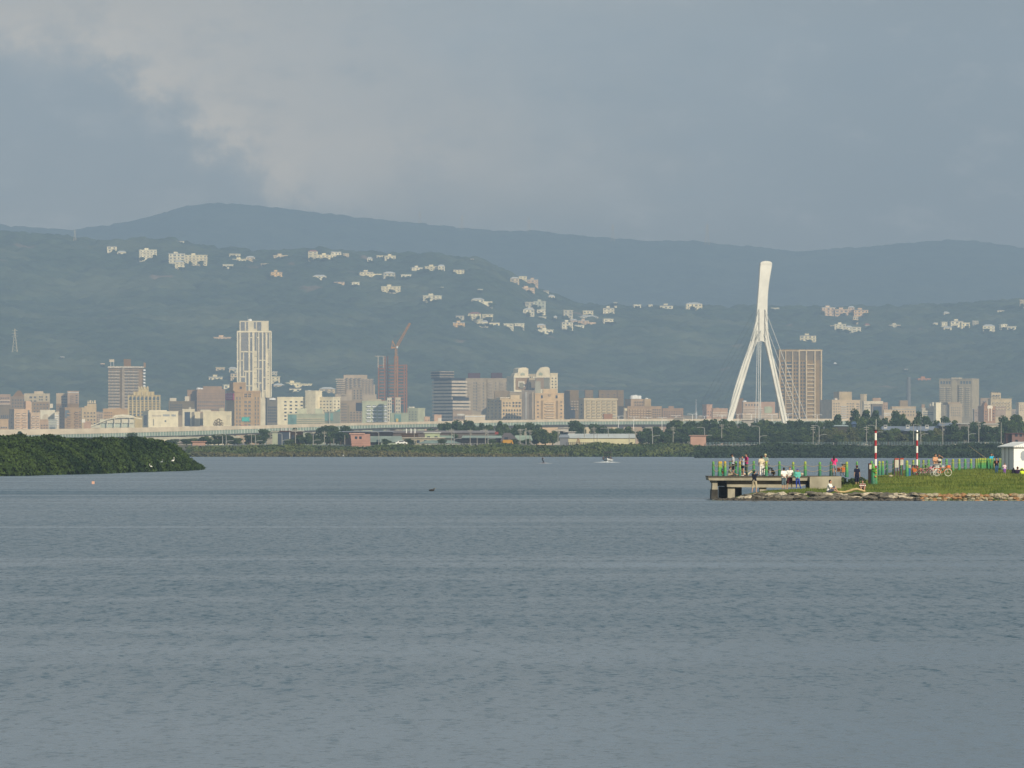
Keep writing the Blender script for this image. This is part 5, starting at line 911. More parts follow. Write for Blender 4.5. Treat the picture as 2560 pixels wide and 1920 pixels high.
for i, (fn, a, c, t, bt, col) in enumerate(HS):
    x0, y0 = fn(a, t); x1, y1 = fn(c, bt); D, zb_ = on_hill((x0+x1)/2, y1); w = (x1-x0)
    for j in range(2 if w > 22 and i % 3 else 1):
        px = x0+w*random.uniform(0, 1); h = random.uniform(.30, .62)*(y1-y0)+3; tier = 'high' if y1 < 690 else ('halfway up' if y1 < 800 else 'low')
        tree(px, y1+2.5-h, random.uniform(12, 20), D-14-j*5, 'dark' if (i+j) % 3 else 'mid', wz(y1+4, D-14), f'rounded tree {tier} on the slope partly hiding a hillside house')
for c, X, Y, w_, kd, D in T: tree(cpx(c,X), cpy(c,Y), w_/CS, D, kd)

# ---------------------------------------------------------------- shrub belts: nobody could count them
def shrub_belt(name, pts, D0, D1, m_, n, leaf, label, cat, zbase=None, cell=3.0, amp=.28, seed=3):
    """pts: [(px, row of the top, row of the foot)] ; leaf faces over a rolling canopy"""
    P = [p[0] for p in pts]; r_ = np.random.default_rng(seed); px = r_.uniform(P[0], P[-1], n); t = r_.uniform(0, 1, n)
    d0 = np.interp(px, P, [HC*F/max(1, p[2]-YH) for p in pts]) if D0 is None else np.full(n, float(D0)); d1 = d0+D1
    D = d0+(d1-d0)*t; x = (px-1280)*D/F; ztop = HC+(YH-np.interp(px, P, [p[1] for p in pts]))*d0/F
    prof = np.clip(t/.55, 0, 1)**.55*np.where(t > .8, 1-(t-.8)*1.2, 1)
    h = ztop*prof*(1.0-amp*1.2+amp*1.25*domes(x, D, cell, seed)*(.7+.5*vnoise(x, D, cell*3, seed))); z = h*np.where(r_.uniform(0, 1, n) < .7, 1.0, r_.uniform(.1, 1, n))
    c = np.stack([x, D, np.maximum(z, .08)], -1)+r_.normal(size=(n, 3))*leaf*.5
    a = r_.normal(size=(n, 3)); a /= np.linalg.norm(a, axis=1)[:, None]; b_ = np.cross(a, r_.normal(size=(n, 3))); b_ /= np.linalg.norm(b_, axis=1)[:, None]; s = leaf*r_.uniform(.6, 1.4, n)[:, None]
    o = np_mesh(name, np.stack([c-a*s, c+b_*s*.6, c+a*s, c-b_*s*.6], 1).reshape(-1, 3), np.arange(n*4).reshape(-1, 4), m_, kind='stuff'); o['label'] = label; o['category'] = cat; return o
MG = foliage('mangrove_leaves', (0.008,0.024,0.008), (0.062,0.098,0.020), .11, .45)
shrub_belt('mangrove_thicket', [(-200,1086,1192),(0,1090,1190),(36,1081,1189.6),(75,1090,1189),(140,1091,1187),(250,1093,1184.5),(330,1092,1181),(370,1097,1180),(400,1101,1179),(425,1110,1178.3),(442,1116,1178),(460,1134,1177.5),(475,1152,1176.5),(492,1165,1175.5),(506,1172,1174)], None, 55, MG, 150000, .30, 'dark green mangrove thicket along the near left shore', 'mangroves', cell=4.5, amp=.20)
shrub_belt('bank_shrubs', [(470,1118,1142.5),(500,1119,1142.5),(560,1120,1142),(640,1117,1142),(720,1113,1142),(800,1117,1142),(900,1120,1142),(1000,1113.5,1142),(1150,1116,1142),(1260,1112,1142),(1340,1116,1142),(1420,1118,1142),(1490,1108,1142),(1530,1110,1142),(1600,1113,1142),(1690,1110,1143),(1760,1117,1143.5)], 2026, 46, foliage('bank_leaves', (0.045,0.075,0.020), (0.130,0.150,0.040), .07, .4), 80000, .62, 'olive green shrubs lining the far waterline', 'shrubs', cell=6, seed=5)
shrub_belt('dark_bank_shrubs', [(1740,1118,1143.5),(1800,1118,1144),(1850,1118,1144.5),(1900,1112,1145),(1930,1108,1145),(1980,1112,1145),(2060,1114,1145.5),(2150,1116,1146),(2260,1115,1146),(2400,1114,1146.5),(2450,1107,1147),(2500,1112,1147),(2700,1110,1147)], 1840, 60, foliage('dark_bank_leaves', (0.020,0.038,0.018), (0.050,0.078,0.028), .07, .35), 70000, .55, 'dense dark mangroves along the far shore behind the pier', 'mangroves', cell=6, seed=6)
shrub_belt('reeds', [(480,1132,1143),(560,1134,1143),(600,1137,1143),(700,1132,1142.6),(790,1129,1142.6),(860,1128,1142.6),(940,1128,1142.6),(1000,1130,1142.6),(1090,1136,1142.6),(1180,1137,1142.6),(1300,1137,1142.6),(1420,1138,1142.6)], 2021, 10, foliage('dry_reeds', (0.085,0.085,0.032), (0.155,0.135,0.055), .12, .4), 16000, .5, 'yellow brown reeds at the far waterline', 'reeds', cell=5, seed=8)
bush = empty('bush', (wx(2112,446), 446, .8)); bl2 = [(random.uniform(-1.4,1.4), random.uniform(-1,1), random.uniform(.0,.55), random.uniform(.3,.5)) for _ in range(16)]
vv, ff = leaf_cloud(5000, bl2, .08, 3); np_mesh('foliage', vv, ff, LEAF['bush'], bush); MB().tube([(0,0,-.5),(.1,0,.4)],[.06,.03],5).build('stem',BARK,bush); tag(bush,'low leafy bush where the pier meets the grass','bush')
# ---------------------------------------------------------------- the pier
DP = 437.0; kp = DP/F
def ppx(c, X): return {4: 1760+X/11.06, 5: 1940+X/11.06, 6: 2120+X/10.055, 7: 2340+X/10.055}[c]
def ppy(c, Y): return {4: 1120+Y/11.06, 5: 1120+Y/11.06, 6: 1100+Y/10.055, 7: 1100+Y/10.055}[c]
pier = empty('pier', (wx(1770, DP), DP, 0)); tag(pier, 'weathered concrete pier on stout legs, reaching out from the grassy bank', 'pier')
X_ = lambda px: (px-1770)*kp
Zp = lambda py: wz(py, DP)
MOR = mat('dark_deck_edge', (0.09,0.075,0.06), var=.3, scale=2); SHADE_CONC = mat('shaded_concrete', (0.20,0.175,0.125), rough=.95, var=.35, scale=1.2, detail=8)  # second concrete is darker: the shade under the deck painted in
DARK_CONC = mat('dark_concrete', (0.055,0.05,0.04), rough=.7, var=.4, scale=2)  # darker concrete for the left footing and one back leg
MB().box(X_(1770), X_(2100), 0, 6.5, Zp(1192), Zp(1190.3)).build('deck', MOR, pier)
MB().prism([(X_(1772.5), Zp(1201)), (X_(2024), Zp(1201.6)), (X_(2024), Zp(1192.05)), (X_(1771), Zp(1192.05)), (X_(1771), Zp(1194.5))], .12, 6.3).build('edge_beam', CONC, pier)
MB().box(X_(1818), X_(2017), .75, 5.5, Zp(1211), Zp(1201.7)).build('inner_beam', SHADE_CONC, pier)
MB().prism([(X_(1818), Zp(1217.5)), (X_(1895), Zp(1218.6)), (X_(1960), Zp(1219.5)), (X_(2002), Zp(1217)), (X_(2017), Zp(1211.1)), (X_(1818), Zp(1211.1))], .3, 5.8).build('lower_beam', CONC, pier)
for a_, c_ in ((1820, 1838), (1900, 1917)): MB().box(X_(a_), X_(c_), .55, 2.0, -1.6, Zp(1217.6)).build('leg', CONC, pier)
MB().box(X_(1794.5), X_(1818)-.01, 2.6, 5.5, Zp(1216), Zp(1201.8)).build('cross_wall', SHADE_CONC, pier)
MB().prism([(X_(1781), Zp(1224)), (X_(1795), Zp(1224)), (X_(1794), Zp(1201.7)), (X_(1777), Zp(1201.7)), (X_(1782), Zp(1210))], .5, 3.5).build('leg', CONC, pier)
MB().prism([(X_(1776), -1.4), (X_(1797), -1.4), (X_(1795.4), Zp(1223.9)), (X_(1780), Zp(1223.9))], .3, 3.9).build('leg_footing', DARK_CONC, pier)
MB().box(X_(1803), X_(1826), 4.2, 6.0, -1.6, Zp(1217.6)).build('back_leg', DARK_CONC, pier); MB().box(X_(1840), X_(1860), 4.2, 6.0, -1.6, Zp(1218.2)).build('back_leg', SHADE_CONC, pier)
ab = MB(); ab.prism([(X_(2024.2), .2), (X_(2103), .2), (X_(2103), Zp(1190.9)), (X_(2024.2), Zp(1191.9))], -.15, 6.2); ab.build('abutment', CONC, pier)
deckz = Zp(1190.3)

# ---------------------------------------------------------------- green and yellow bollards with ropes
def post_mat(name, lo, mid, hi, speck=(0.3,0.28,0.1)):
    m = bpy.data.materials.new(name); m.use_nodes = True; t = m.node_tree; N = NT(t); b = t.nodes['Principled BSDF']; b.inputs['Roughness'].default_value = .6
    tc = N.n('ShaderNodeTexCoord'); sep = N.n('ShaderNodeSeparateXYZ'); t.links.new(tc.outputs['Generated'], sep.inputs[0]); n = N.noise(tc.outputs['Object'], 5, 4, .6)
    z = N.m('ADD', sep.outputs[2], N.m('MULTIPLY_ADD', n, .5, -.25)); c = N.mix(N.ss(z, .1, .5), lo, mid); c = N.mix(N.ss(z, .5, .95), c, hi)
    c = N.mix(N.m('MULTIPLY', N.ss(N.noise(tc.outputs['Object'], 14, 2, .5), .6, .7), .5), c, speck); t.links.new(c, b.inputs['Base Color']); return m
PMAT = {'g': (post_mat('green_post_paint', (0.02,0.13,0.08), (0.03,0.22,0.08), (0.12,0.32,0.06)), 'green'), 'y': (post_mat('yellow_topped_post_paint', (0.02,0.16,0.10), (0.05,0.30,0.07), (0.50,0.32,0.03)), 'yellow topped green'),
        'd': (post_mat('dark_green_post_paint', (0.015,0.06,0.05), (0.02,0.12,0.07), (0.03,0.17,0.08)), 'dark green'), 'l': (post_mat('lime_topped_post_paint', (0.02,0.16,0.09), (0.05,0.28,0.07), (0.33,0.38,0.04)), 'lime topped green'),
        'f': (post_mat('flower_post_paint', (0.03,0.20,0.10), (0.10,0.26,0.05), (0.26,0.30,0.04), (0.50,0.22,0.10)), 'flower painted green')}
posts = []
def bollard(px, pt, pb, D, kind, w=7.0, where='on the pier edge'):
    z0 = wz(pb, D); h = wz(pt, D)-z0; r = w*D/F/2; o = empty('bollard', (wx(px, D), D, z0)); pm, nm = PMAT[kind]
    MB().lathe([(r*1.15,-.1),(r*1.12,0),(r*1.02,h*.3),(r*.88,h*.7),(r*.80,h*.93),(r*.72,h*.975),(r*.5,h)],14).build('shaft', pm, o, smooth=False)
    MB().lathe([(r*.86,h*.80),(r*.90,h*.82),(r*.90,h*.84),(r*.86,h*.86)],14).build('collar', pm, o)
    tag(o, f'{nm} painted bollard {where}', 'bollard', 'painted bollards along the waterside', key=px); posts.append((px, D, z0, h)); return o
for X, t, w, kd, dd, bt in ((258,370,7,'g',0,770),(425,370,8,'y',0,770),(470,368,7,'y',.8,768),(582,366,7.5,'y',0,770),(725,370,5.5,'d',5.5,745),(885,366,6.5,'g',1.5,765),(990,372,6.5,'y',0,768),(1180,400,6,'d',5.5,745),(1375,358,7,'g',.2,768),(1722,370,7.5,'l',-.1,772),(2085,368,7,'g',.2,768)):
    bollard(ppx(4,X), ppy(4,t), ppy(4,bt), DP+1.0+dd, kd, w)
for X, t, w, kd in ((475,385,7,'l'),(808,370,7.5,'l'),(1212,385,7.5,'g'),(1520,372,7.5,'d'),(1957,380,8,'l')): bollard(ppx(5,X), ppy(5,t), ppy(5,770), DP+1.0, kd, w)
for X, t, bt, w, kd, D in ((225,540,860,6,'g',448),(592,522,860,7,'g',470),(790,530,850,7,'l',478),(872,528,850,7,'l',480),(975,515,850,7,'d',482),(1150,515,840,7,'d',490),(1345,520,850,6,'g',492),(1482,512,885,8,'l',486),(1640,500,830,6.5,'l',505),(1780,500,830,6,'g',512),(1895,500,830,6.5,'f',515),(2025,490,830,7,'g',520)):
    bollard(ppx(6,X), ppy(6,t), ppy(6,bt), D+(8 if X == 225 else 0), kd, w, 'on the grass by the striped posts')
for X, t, bt, w, kd, D in ((120,480,830,7,'l',532),(265,475,830,7,'g',536),(425,478,828,7.5,'f',540),(582,472,815,7.5,'l',548),(733,472,805,7.5,'g',552),(880,472,800,7,'l',556),(1012,468,795,7,'f',558)):
    bollard(ppx(7,X), ppy(7,t), ppy(7,bt), D, kd, w, 'along the grass edge past the bicycles')
for i, X in enumerate((1065,1110,1155,1195,1240,1285,1320,1365,1400,1450,1600,1650,1700,1740)):
    bollard(ppx(7,X), ppy(7,455+random.uniform(-12,12)), ppy(7,795), 559+random.uniform(-2,1.5), random.choice('lfgl'), 5.5, 'in the crowded row by the hut')
ROPE = mat('rope', (0.35,0.27,0.15)); posts.sort()
pl = [p for p in posts if p[1] < 440] + [p for p in posts if p[1] >= 440 and p[0] < 2440]
for a_, c_ in zip(pl[:-1], pl[1:]):
    if abs(a_[1]-c_[1]) > 12 or c_[0]-a_[0] > 50 or c_[0]-a_[0] < 10: continue
    for f_ in (.80, .45):
        p0 = Vector((wx(a_[0],a_[1]), a_[1]-.14, a_[2]+a_[3]*f_)); p1 = Vector((wx(c_[0],c_[1]), c_[1]-.14, c_[2]+c_[3]*f_)); o = MB().tube([p0.lerp(p1, t/8)+Vector((0,0,-.16*math.sin(math.pi*t/8)))-p0 for t in range(9)], .016, 5).build('rope', ROPE, None, p0)
        tag(o, 'thin rope sagging between two painted bollards', 'rope', 'ropes strung between the bollards', fixed=True)

# rocks and stones
def rock_mesh(seed, flat=.6):
    import bmesh
    bm = bmesh.new(); bmesh.ops.create_icosphere(bm, subdivisions=2, radius=1); r_ = random.Random(seed); off = Vector((r_.uniform(0,99), r_.uniform(0,99), 0))
    for v in bm.verts:
        n = mnoise.noise(v.co*1.1+off); q_ = Vector((round(v.co.x*1.6)/1.6, round(v.co.y*1.6)/1.6, round(v.co.z*1.6)/1.6)); v.co = v.co.lerp(q_, .45)*(1+.4*n); v.co.z *= flat
    me = bpy.data.meshes.new('boulder'); bm.to_mesh(me); bm.free(); return me
GREYS = [mat('grey_rock', (0.14,0.125,0.095), var=.45, scale=2, detail=8), mat('pale_rock', (0.44,0.38,0.28), var=.3, scale=2, detail=8), mat('dark_rock', (0.075,0.065,0.05), var=.5, scale=2)]
TANS = [mat('tan_stone', (0.30,0.225,0.125), var=.35, scale=3), mat('orange_stone', (0.31,0.175,0.08), var=.35, scale=3), mat('pale_stone', (0.36,0.31,0.21), var=.3, scale=3), mat('grey_green_stone', (0.17,0.17,0.11), var=.4, scale=3)]
RM = {}
def rock(px, D, z, sx, sy, sz, mt, phrase, grp, rot=None):
    k = (mt.name, random.randrange(5))
    if k not in RM: me = rock_mesh(k[1]*7+3); me.materials.append(mt); RM[k] = me
    o = link('boulder', RM[k], None, (wx(px, D), D, z), rot if rot is not None else random.uniform(0, 6.28)); o.scale = (sx, sy, sz); o.rotation_euler[0] = random.uniform(-.25, .25); tag(o, phrase, 'rock', grp, fixed=True)
px = 1792
while px < 2312:
    f_ = min(1, (px-1785)/110)
    for lvl in range(3):
        if lvl == 2 and f_ < .5: continue
        z = (-.05, .22, .42)[lvl]*f_+random.uniform(-.05, .05); D = float(bank_front(px))+(.1, .9, 2.2)[lvl]+random.uniform(-.2, .2); s = random.uniform(.28, .55)*(.7+.3*f_)
        m_ = GREYS[2] if lvl == 0 else random.choice((GREYS[0], GREYS[0], GREYS[1], GREYS[1] if lvl == 2 else GREYS[0])); nm = {'grey_rock': 'grey', 'pale_rock': 'pale dry', 'dark_rock': 'dark wet'}[m_.name]
        rock(px+random.uniform(-4, 4), D, z, s*random.uniform(.8, 1.5), s, s*random.uniform(.45, .85), m_, f'{nm} rough rock of the loose heap along the bank foot', 'loose rocks along the foot of the grassy bank')
    px += random.uniform(9.5, 14)
for i in range(26):
    px = random.uniform(1880, 2300); s = random.uniform(.12, .26); rock(px, float(bank_front(px))+random.uniform(1.6, 3.6), .5+random.uniform(-.05, .08), s*1.6, s, s*.45, GREYS[1], 'flat pale stone lying at the top of the loose rock heap', 'loose rocks along the foot of the grassy bank')
px = 2306
while px < 2580:
    for lvl, (z, D) in enumerate(((-.02, 423.0), (.17, 423.45), (.38, 423.9))):
        s = (.24, .24, .34)[lvl]*random.uniform(.75, 1.15); m_ = TANS[3] if lvl == 0 and random.random() < .6 else random.choice(TANS if lvl == 1 else TANS[:3]); nm = {'tan_stone': 'tan', 'orange_stone': 'orange brown', 'pale_stone': 'pale buff', 'grey_green_stone': 'mossy grey green'}[m_.name]
        rock(px+random.uniform(-3, 3), D+random.uniform(-.1, .1), z+random.uniform(-.03, .03), s*random.uniform(.85, 1.2), s, s*random.uniform(.7, .95), m_, f'{nm} rounded stone of the stacked revetment below the grass', 'stacked stones of the revetment')
    px += random.uniform(9.5, 13.5)
rock(2003, 441, deckz+.13, .17, .16, .20, GREYS[1], 'big pale boulder sitting on the pier behind the people', 'boulders on the pier', 0.0)
rock(2226, 483, 1.55, .16, .16, .16, GREYS[1], 'low tan boulder in the grass behind the bollards', 'boulders in the grass', 0.0)
lg = MB(); pts = [(2092,1227.5),(2100,1229),(2112,1230),(2122,1227.5),(2132,1224),(2142,1222.5),(2152,1225),(2163,1228.5)]
lg.tube([(wx(a,426)-wx(2125,426), 0, wz(c,426)-.5) for a, c in pts], [.04,.06,.075,.085,.09,.09,.08,.07], 8); o = lg.build('driftwood_log', mat('bleached_wood', (0.50,0.38,0.18), var=.2, scale=4), None, (wx(2125,426),426,.5)); tag(o,'bleached curving driftwood branch lying on the rocks','driftwood')

# striped posts
RED = mat('red_paint', (0.36,0.03,0.04), rough=.5, var=.08); WH2 = mat('white_gloss_paint', (0.78,0.77,0.70), rough=.5, var=.04)
def striped(px, D, pb, bands, phrase, lantern):
    k = D/F; z0 = gz(px, D)-.1; o = empty('striped_post', (wx(px, D), D, z0)); r = .092
    for i, (a, c, col) in enumerate(bands): MB().lathe([(r+.0015*(i % 2), wz(c, D)-z0), (r+.0015*(i % 2), wz(a, D)-z0)], 14).build('band', RED if col == 'r' else WH2, o)
    zt = wz(bands[0][0], D)-z0
    if lantern:
        MB().lathe([(.10,zt),(.14,zt+.03),(.14,zt+.10),(.09,zt+.12)],12).build('lamp_collar', DARK, o); MB().lathe([(.07,zt+.12),(.10,zt+.18),(.08,zt+.27),(.03,zt+.30)],12).build('lamp', mat('lamp_glass',(0.5,0.5,0.42),rough=.2), o); MB().tube([(0,0,zt+.3),(0,0,wz(1048,D)-z0)],.022,6).build('rod', DARK, o)
    else:
        MB().lathe([(.10,zt),(.15,zt+.04),(.15,zt+.08),(.05,zt+.11)],12).build('cap', DARK, o); MB().box(.05,.22,-.05,.05,zt-.02,zt+.1).build('fitting', DARK, o); MB().tube([(.04,0,zt),(.04,0,wz(1048,D)-z0)],.028,6).build('rod', STEEL, o)
    tag(o, phrase, 'marker post')
q_ = lambda Y: 1040+Y/5.267
striped(2189, 452, 0, [(q_(195),q_(225),'r'),(q_(225),q_(318),'w'),(q_(318),q_(395),'r'),(q_(395),q_(485),'w'),(q_(485),q_(568),'r'),(q_(568),q_(655),'w'),(q_(655),1212,'r')], 'tall red and white striped post with a grey rod, behind the carved green post', False)
striped(2292.5, 508, 0, [(q_(228),q_(320),'w'),(q_(320),q_(395),'r'),(q_(395),q_(485),'w'),(q_(485),q_(570),'r'),(q_(570),q_(650),'w'),(q_(650),1192,'r')], 'tall red and white striped post with a round lantern, behind the bicycles', True)
# notice boards
BRN = mat('brown_board_frame', (0.09,0.05,0.045), rough=.7); PAP = mat('notice_paper', (0.55,0.52,0.42), var=.12, scale=6)
def board(px0, px1, pt, pb, D, phrase, base, tilt=0):
    k = D/F; z0 = wz(base, D); w = (px1-px0)*k; o = empty('notice_board', (wx(px0, D), D, z0)); zt, zb = wz(pt, D)-z0, wz(pb, D)-z0
    MB().box(-.09, 0, -.05, .07, -.2, zt+.02).build('leg', BRN, o); MB().box(w*.55, w*.55+.08, .031, .12, -.2, zb+.1).build('leg', BRN, o)
    MB().box(.003, w, -.03, .03, zb, zt).build('panel', PAP, o); MB().box(.003, w+.03, -.045, .045, zt-.09, zt+.04).build('red_header', mat('red_header', (0.38,0.07,0.05)), o)
    ln = MB()
    for i in range(6): ln.box(w*.15, w*(.8-.1*(i % 3)), -.034, -.0305, zb+(zt-zb)*(.14+.11*i), zb+(zt-zb)*(.155+.11*i))
    ln.build('print_lines', mat('grey_print', (0.25,0.23,0.2)), o); tag(o, phrase, 'notice board')
board(ppx(6,1180), ppx(6,1272), ppy(6,470), ppy(6,692), 488, 'larger tilted notice board with a red top and white sheet', ppy(6,845)); board(ppx(6,1315), ppx(6,1392), ppy(6,465), ppy(6,632), 490, 'smaller notice board with a red top beside the larger one', ppy(6,850))
o = empty('sign_post', (wx(ppx(6,550), 448), 448, wz(ppy(6,1115),448))); MB().box(-.13,.13,0,.16,-.1,1.68).build('post', mat('black_stained_wood',(0.03,0.022,0.02),var=.3), o); MB().box(-.04,.13,-.035,-.003,1.22,1.64).build('small_notice', PAP, o); MB().box(-.04,.13,-.04,-.036,1.58,1.64).build('red_header', MATS['red_header'], o); tag(o,'dark wooden post carrying a small white notice in front of the grass','sign post')
# carved green post
o = empty('carved_post', (wx(ppx(6,648), 447), 447, wz(ppy(6,1105),447))); MB().lathe([(.20,-.1),(.19,.2),(.17,.7),(.16,1.1),(.13,1.35),(.09,1.55),(.03,1.62)],12,cx=-.04).build('trunk_shape', PMAT['g'][0], o); MB().lathe([(.13,-.1),(.13,.6),(.12,1.05),(.06,1.22)],10,cx=.16).build('trunk_shape', PMAT['f'][0], o)
LF = mat('painted_leaf',(0.10,0.30,0.03)); OC = mat('painted_orange_flower',(0.50,0.20,0.08))
for x_, z_, s_ in ((.06,1.22,.16),(.12,1.0,.15),(-.1,1.3,.14),(.2,1.25,.10),(-.02,1.05,.12)): MB().prism([(x_-s_,z_),(x_,z_-s_*.5),(x_+s_,z_),(x_,z_+s_*.5)],-.26,-.20).build('leaf', LF, o)
for x_, z_ in ((.14,.86),(.15,.52),(.1,.56)): MB().lathe([(.02,0),(.07,.03),(.05,.09),(.0,.1)],8,cx=x_,cy=-.2).build('flower', OC, o, (0,0,z_))
tag(o,'carved green post with painted leaves and orange flowers beside the dark sign post','carved post')
# blue bin
o = empty('blue_drum', (wx(ppx(6,1540), 490), 490, wz(ppy(6,900),490))); MB().lathe([(.12,0),(.13,.02),(.13,.62),(.115,.68)],14).build('drum', mat('blue_plastic',(0.04,0.12,0.30),rough=.4), o); MB().lathe([(.12,.682),(.14,.69),(.13,.9),(.1,.95)],12).build('sack', mat('sackcloth',(0.40,0.34,0.22)), o); tag(o,'blue drum with a sackcloth top next to the parked bicycles','drum')

# white hut at the right edge
Dh = 548.0; kh = Dh/F; zh = gz(2535, Dh)-.2; th = R(32); hut = empty('white_hut', (wx(ppx(7,1955), Dh), Dh, zh), th); tag(hut,'white metal hut with a sloping roof at the right edge of the grass','hut')
Hh = wz(ppy(7,185), Dh)-zh; sw = (1955-1685)/10.055*kh/math.sin(th); fw = 3.4
HW = mat('hut_white', (0.80,0.79,0.73), rough=.5, var=.03, scale=.5)
MB().box(0, fw, 0, sw, -.4, Hh).build('wall', HW, hut)
MB().prism([(-.25,Hh+.004),(fw+.3,Hh+.004),(fw+.3,Hh+.45),(fw*.5,Hh+.55),(-.25,Hh+.10)],-.3,sw+.35).build('roof', mat('hut_roof',(0.74,0.74,0.70),rough=.4), hut)
for y_ in (sw*.38, sw*.70): MB().box(-.012,-.003,y_,y_+.07,0,Hh-.02).build('joint', mat('joint_shadow_gap',(0.10,0.10,0.14)), hut)
for i in range(5): MB().box(-.2+.25*i,-.1+.25*i,-.36,-.305,Hh+.06,Hh+.16).build('roof_clip', WHITE, hut)
grey_pts = [(1.0,.8),(1.55,.8),(1.55,.35),(2.6,.35),(2.6,1.75),(1.1,1.75),(.85,1.55),(.82,1.1)]; MB().prism([(a*1.0,c+.35) for a, c in grey_pts],-.02,-.003).build('grey_shape', mat('grey_blue_shape',(0.30,0.33,0.35)), hut)  # flat grey blue shape laid on the white wall
MB().box(.02,fw,-.010,-.003,Hh*.42,Hh*.425).build('seam', mat('panel_seam',(0.5,0.5,0.48)), hut)
# ---------------------------------------------------------------- people
def sphere_pts(n=10):
    v = []; f = []
    for i in range(n+1):
        for j in range(2*n): a = math.pi*i/n; b = math.pi*j/n; v.append((math.sin(a)*math.cos(b), math.sin(a)*math.sin(b), math.cos(a)))
    for i in range(n):
        for j in range(2*n): j2 = (j+1) % (2*n); f.append((i*2*n+j, (i+1)*2*n+j, (i+1)*2*n+j2, i*2*n+j2))
    return v, f
SPV, SPF = sphere_pts(6); SPV = [Vector(p) for p in SPV]
def cap_(m, p0, p1, r0, r1):
    """a tapered limb segment: rings between two round ends"""
    p0, p1 = Vector(p0), Vector(p1); d = p1-p0; L = d.length
    if L < 1e-5: ell(m, p0, (r0, r0, r0)); return
    m.tube([p0, p0.lerp(p1, .5), p1], [r0, (r0+r1)/2, r1], 12); ell(m, p0, (r0,)*3); ell(m, p1, (r1,)*3)
def ell(m, c, r, rot=None):
    c = Vector(c); m.add([c+(rot @ Vector((p.x*r[0], p.y*r[1], p.z*r[2])) if rot else Vector((p.x*r[0], p.y*r[1], p.z*r[2]))) for p in SPV], SPF)
def fuse(m, name, mt, parent, voxel):
    me = m.mesh(name, mt); o = bpy.data.objects.new(name, me); COL.objects.link(o); md = o.modifiers.new('r', 'REMESH'); md.mode = 'VOXEL'; md.voxel_size = voxel; md.use_smooth_shade = True
    sm = o.modifiers.new('s', 'SMOOTH'); sm.factor = .5; sm.iterations = 2
    dg = bpy.context.evaluated_depsgraph_get(); nm = bpy.data.meshes.new_from_object(o.evaluated_get(dg)); bpy.data.objects.remove(o); nm.name = name
    if not nm.materials: nm.materials.append(mt)
    nm.polygons.foreach_set('use_smooth', [True]*len(nm.polygons)); return link(name, nm, parent)
SKIN = mat('skin', (0.42,0.24,0.155), rough=.6, var=.05, scale=3); HAIRM = mat('black_hair', (0.015,0.012,0.012), rough=.5)
STAND = dict(pelvis=(0,0,.93), waist=(0,0,1.10), chest=(0,0,1.28), neck=(0,.01,1.46), head=(0,-.01,1.60), look=(0,-1,0),
 sl=(-.18,0,1.40), sr=(.18,0,1.40), el=(-.23,.02,1.13), er=(.23,.02,1.13), wl=(-.24,-.05,.88), wr=(.24,-.05,.88), hl=(-.09,0,.90), hr=(.09,0,.90), kl=(-.10,-.02,.49), kr=(.10,-.02,.49), al=(-.10,.02,.09), ar=(.10,.02,.09), fl=(-.11,-.14,.04), fr=(.11,-.14,.04))
SIT = dict(pelvis=(0,0,.10), waist=(0,-.02,.26), chest=(0,-.07,.45), neck=(0,-.10,.62), head=(0,-.14,.76), sl=(-.18,-.09,.56), sr=(.18,-.09,.56), el=(-.22,-.22,.34), er=(.22,-.22,.34), wl=(-.12,-.42,.30), wr=(.12,-.42,.30),
 hl=(-.09,0,.10), hr=(.09,0,.10), kl=(-.16,-.40,.42), kr=(.16,-.40,.42), al=(-.12,-.62,.08), ar=(.12,-.62,.08), fl=(-.13,-.78,.04), fr=(.13,-.78,.04))
CROUCH = dict(pelvis=(0,.08,.26), waist=(0,.02,.42), chest=(0,-.10,.60), neck=(0,-.20,.74), head=(0,-.29,.86), sl=(-.18,-.16,.70), sr=(.18,-.16,.70), el=(-.20,-.34,.50), er=(.20,-.34,.50), wl=(-.10,-.55,.42), wr=(.10,-.55,.42),
 hl=(-.09,.08,.26), hr=(.09,.08,.26), kl=(-.15,-.28,.46), kr=(.15,-.28,.46), al=(-.11,-.06,.09), ar=(.11,-.06,.09), fl=(-.12,-.22,.04), fr=(.12,-.22,.04))
